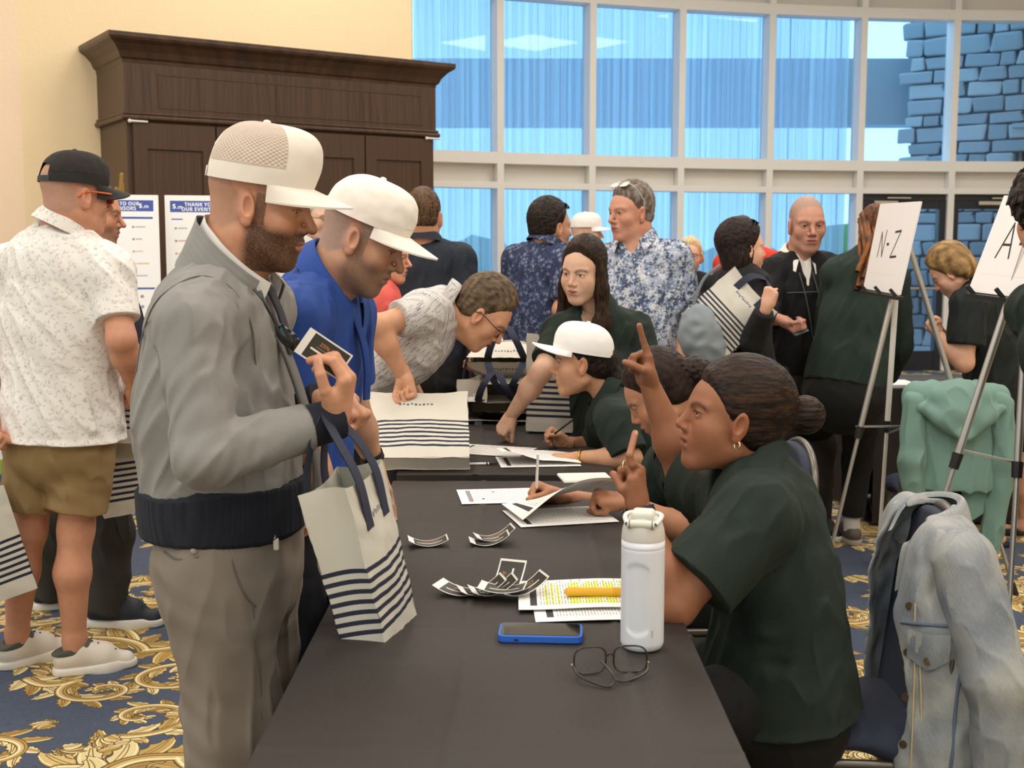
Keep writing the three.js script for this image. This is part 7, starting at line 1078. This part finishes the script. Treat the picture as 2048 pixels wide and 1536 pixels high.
{
  const t = thing('hoodie', 'sage green hoodie hung over a navy chair back beneath the easels', 'hoodie', hoodChair.position.clone(), hoodChair.rotation.y), green = mat('#74948a', 0.95), X = 0.255;
  const F = new Field(); F.cap(V(X, 0.86, -0.15), V(X, 0.86, 0.15), 0.07, 0.07, 0.05).cap(V(X + 0.02, 0.7, 0), V(X + 0.03, 0.5, 0), 0.205, 0.23, 0.06, { flat: [V(1, 0, 0), 2.6], cut: [[V(0, 0.47, 0), V(0, -1, 0)]] });
  F.post = (x, y, z, d) => d - 0.014 * (1 - Math.abs(N3(x * 5, y * 1.4, z * 8))) ** 2 + 0.006; part('body', netMesh(F, 0.008), green, t);
  const H = new Field(); H.ell(V(X + 0.05, 0.86, 0), 0.085, 0.085, 0.16, 0.04).ell(V(X + 0.1, 0.79, 0.0), 0.07, 0.075, 0.13, 0.05).cap(V(X + 0.1, 0.83, 0.16), V(X + 0.15, 0.72, 0.0), 0.022, 0.024, 0.03).cap(V(X + 0.15, 0.72, 0.0), V(X + 0.1, 0.83, -0.16), 0.024, 0.022, 0.03); H.post = (x, y, z, d) => d - 0.008 * (1 - Math.abs(N3(x * 8, y * 6, z * 8 + 5))) ** 2 + 0.004; part('hood', netMesh(H, 0.008), green, t);
  for (const [e, l, k] of [[1, 0.3, 0.02], [-1, 0.23, 0]]) { const Fs = new Field(); Fs.cap(V(X + 0.03, 0.84, e * 0.17), V(X + 0.07, 0.6, e * 0.19), 0.06, 0.055, 0.03).cap(V(X + 0.07, 0.6, e * 0.19), V(X + 0.06, l, e * 0.15), 0.055, 0.048, 0.03, { cut: [[V(0, l, 0), V(0, -1, 0)]] }); Fs.post = (x, y, z, d) => d - 0.01 * (1 - Math.abs(N3(x * 9, y * 4, z * 9))) ** 2 + 0.005; const s = part('sleeve', netMesh(Fs, 0.008), green, t); part('cuff', new THREE.CylinderGeometry(0.044, 0.042, 0.06, 20).translate(X + 0.06, l + 0.005, e * 0.15), green, s); }
  for (const e of [1, -1]) { const Ff = new Field(); Ff.cap(V(X + 0.05, 0.62, e * 0.1), V(X + 0.05, 0.36, e * 0.11), 0.075, 0.085, 0.03, { flat: [V(1, 0, 0), 3], cut: [[V(0, 0.3, 0), V(0, -1, e * 0.6)]] }); Ff.post = (x, y, z, d) => d + 0.008 * N3(x * 9, y * 5, z * 12); part('front_panel', netMesh(Ff, 0.008), green, t); }
  part('lining', rbox(X + 0.075, 0.6, 0.0, 0.012, 0.2, 0.075, 0.004), mat('#c9c0c0', 0.9), t);
}
// ---------------------------------------------------------------- on the second table and outside
{ const a = V(1.75, TH, -6.5); single('paper', rbox(2.1, TH + 0.014, -6.55, 0.2, 0.02, 0.26, 0.003), mat('#efeeee', 0.8), 'stack of white paper at the corner of the second table', 'paper'); }
{ const t = thing('patio_table', 'blue covered table outside beyond the glass door', 'table', [4.75, 0, -16.2]); part('tabletop', rbox(0, 0.74, 0, 1.1, 0.05, 0.7, 0.01), mat('#2f62c8', 0.6), t); for (const sx of [-1, 1]) for (const sz of [-1, 1]) part('leg', rod(V(sx * 0.48, 0, sz * 0.28), V(sx * 0.48, 0.72, sz * 0.28), 0.02), mat('#2f62c8', 0.6), t); part('bundle', rbox(-0.1, 0.83, 0, 0.5, 0.13, 0.4, 0.03), mat('#c4d6e4', 0.7), t); }
for (const [x, d, r] of [[4.3, 16.9, 20], [5.2, 16.6, -30]]) { const t = thing('patio_chair', x < 5 ? 'dark patio chair outside behind the blue table' : 'dark patio chair outside beside the stone wall', 'chair', [x, 0, -d], R(r)), m = mat('#3a4450', 0.7); part('seat', rbox(0, 0.44, 0, 0.5, 0.05, 0.5, 0.02), m, t); part('backrest', rbox(0, 0.8, -0.23, 0.5, 0.65, 0.05, 0.02), m, t); for (const sx of [-1, 1]) for (const sz of [-1, 1]) part('leg', rod(V(sx * 0.22, 0, sz * 0.22), V(sx * 0.22, 0.43, sz * 0.22), 0.018), m, t); }

{ // edge of an upright banner at the far left
  const t = thing('banner', 'navy, white and green banner at the left picture edge', 'banner', P(-60, 900, 5.2).setY(0), R(20)), bt = canvasTex(200, 500, (x, W, H) => { x.fillStyle = '#4a5684'; x.fillRect(0, 0, W, H); x.fillStyle = '#eef0f4'; x.fillRect(0, 150, W, 170); x.fillStyle = '#8fae3e'; x.beginPath(); x.moveTo(0, 330); x.lineTo(W, 300); x.lineTo(W, 325); x.lineTo(0, 360); x.fill(); });
  part('panel', box(0, 0.7, 0, 0.26, 1.3, 0.004), mat('#ffffff', 0.6, { map: bt }), t); part('base', rbox(0, 0.04, 0, 0.32, 0.08, 0.18, 0.02), mat('#9a9a9a', 0.4, { metalness: 0.6 }), t);
}
scene.traverse((o) => { if (o.isMesh) { o.castShadow = true; o.receiveShadow = true; } });
renderer.render(scene, camera);
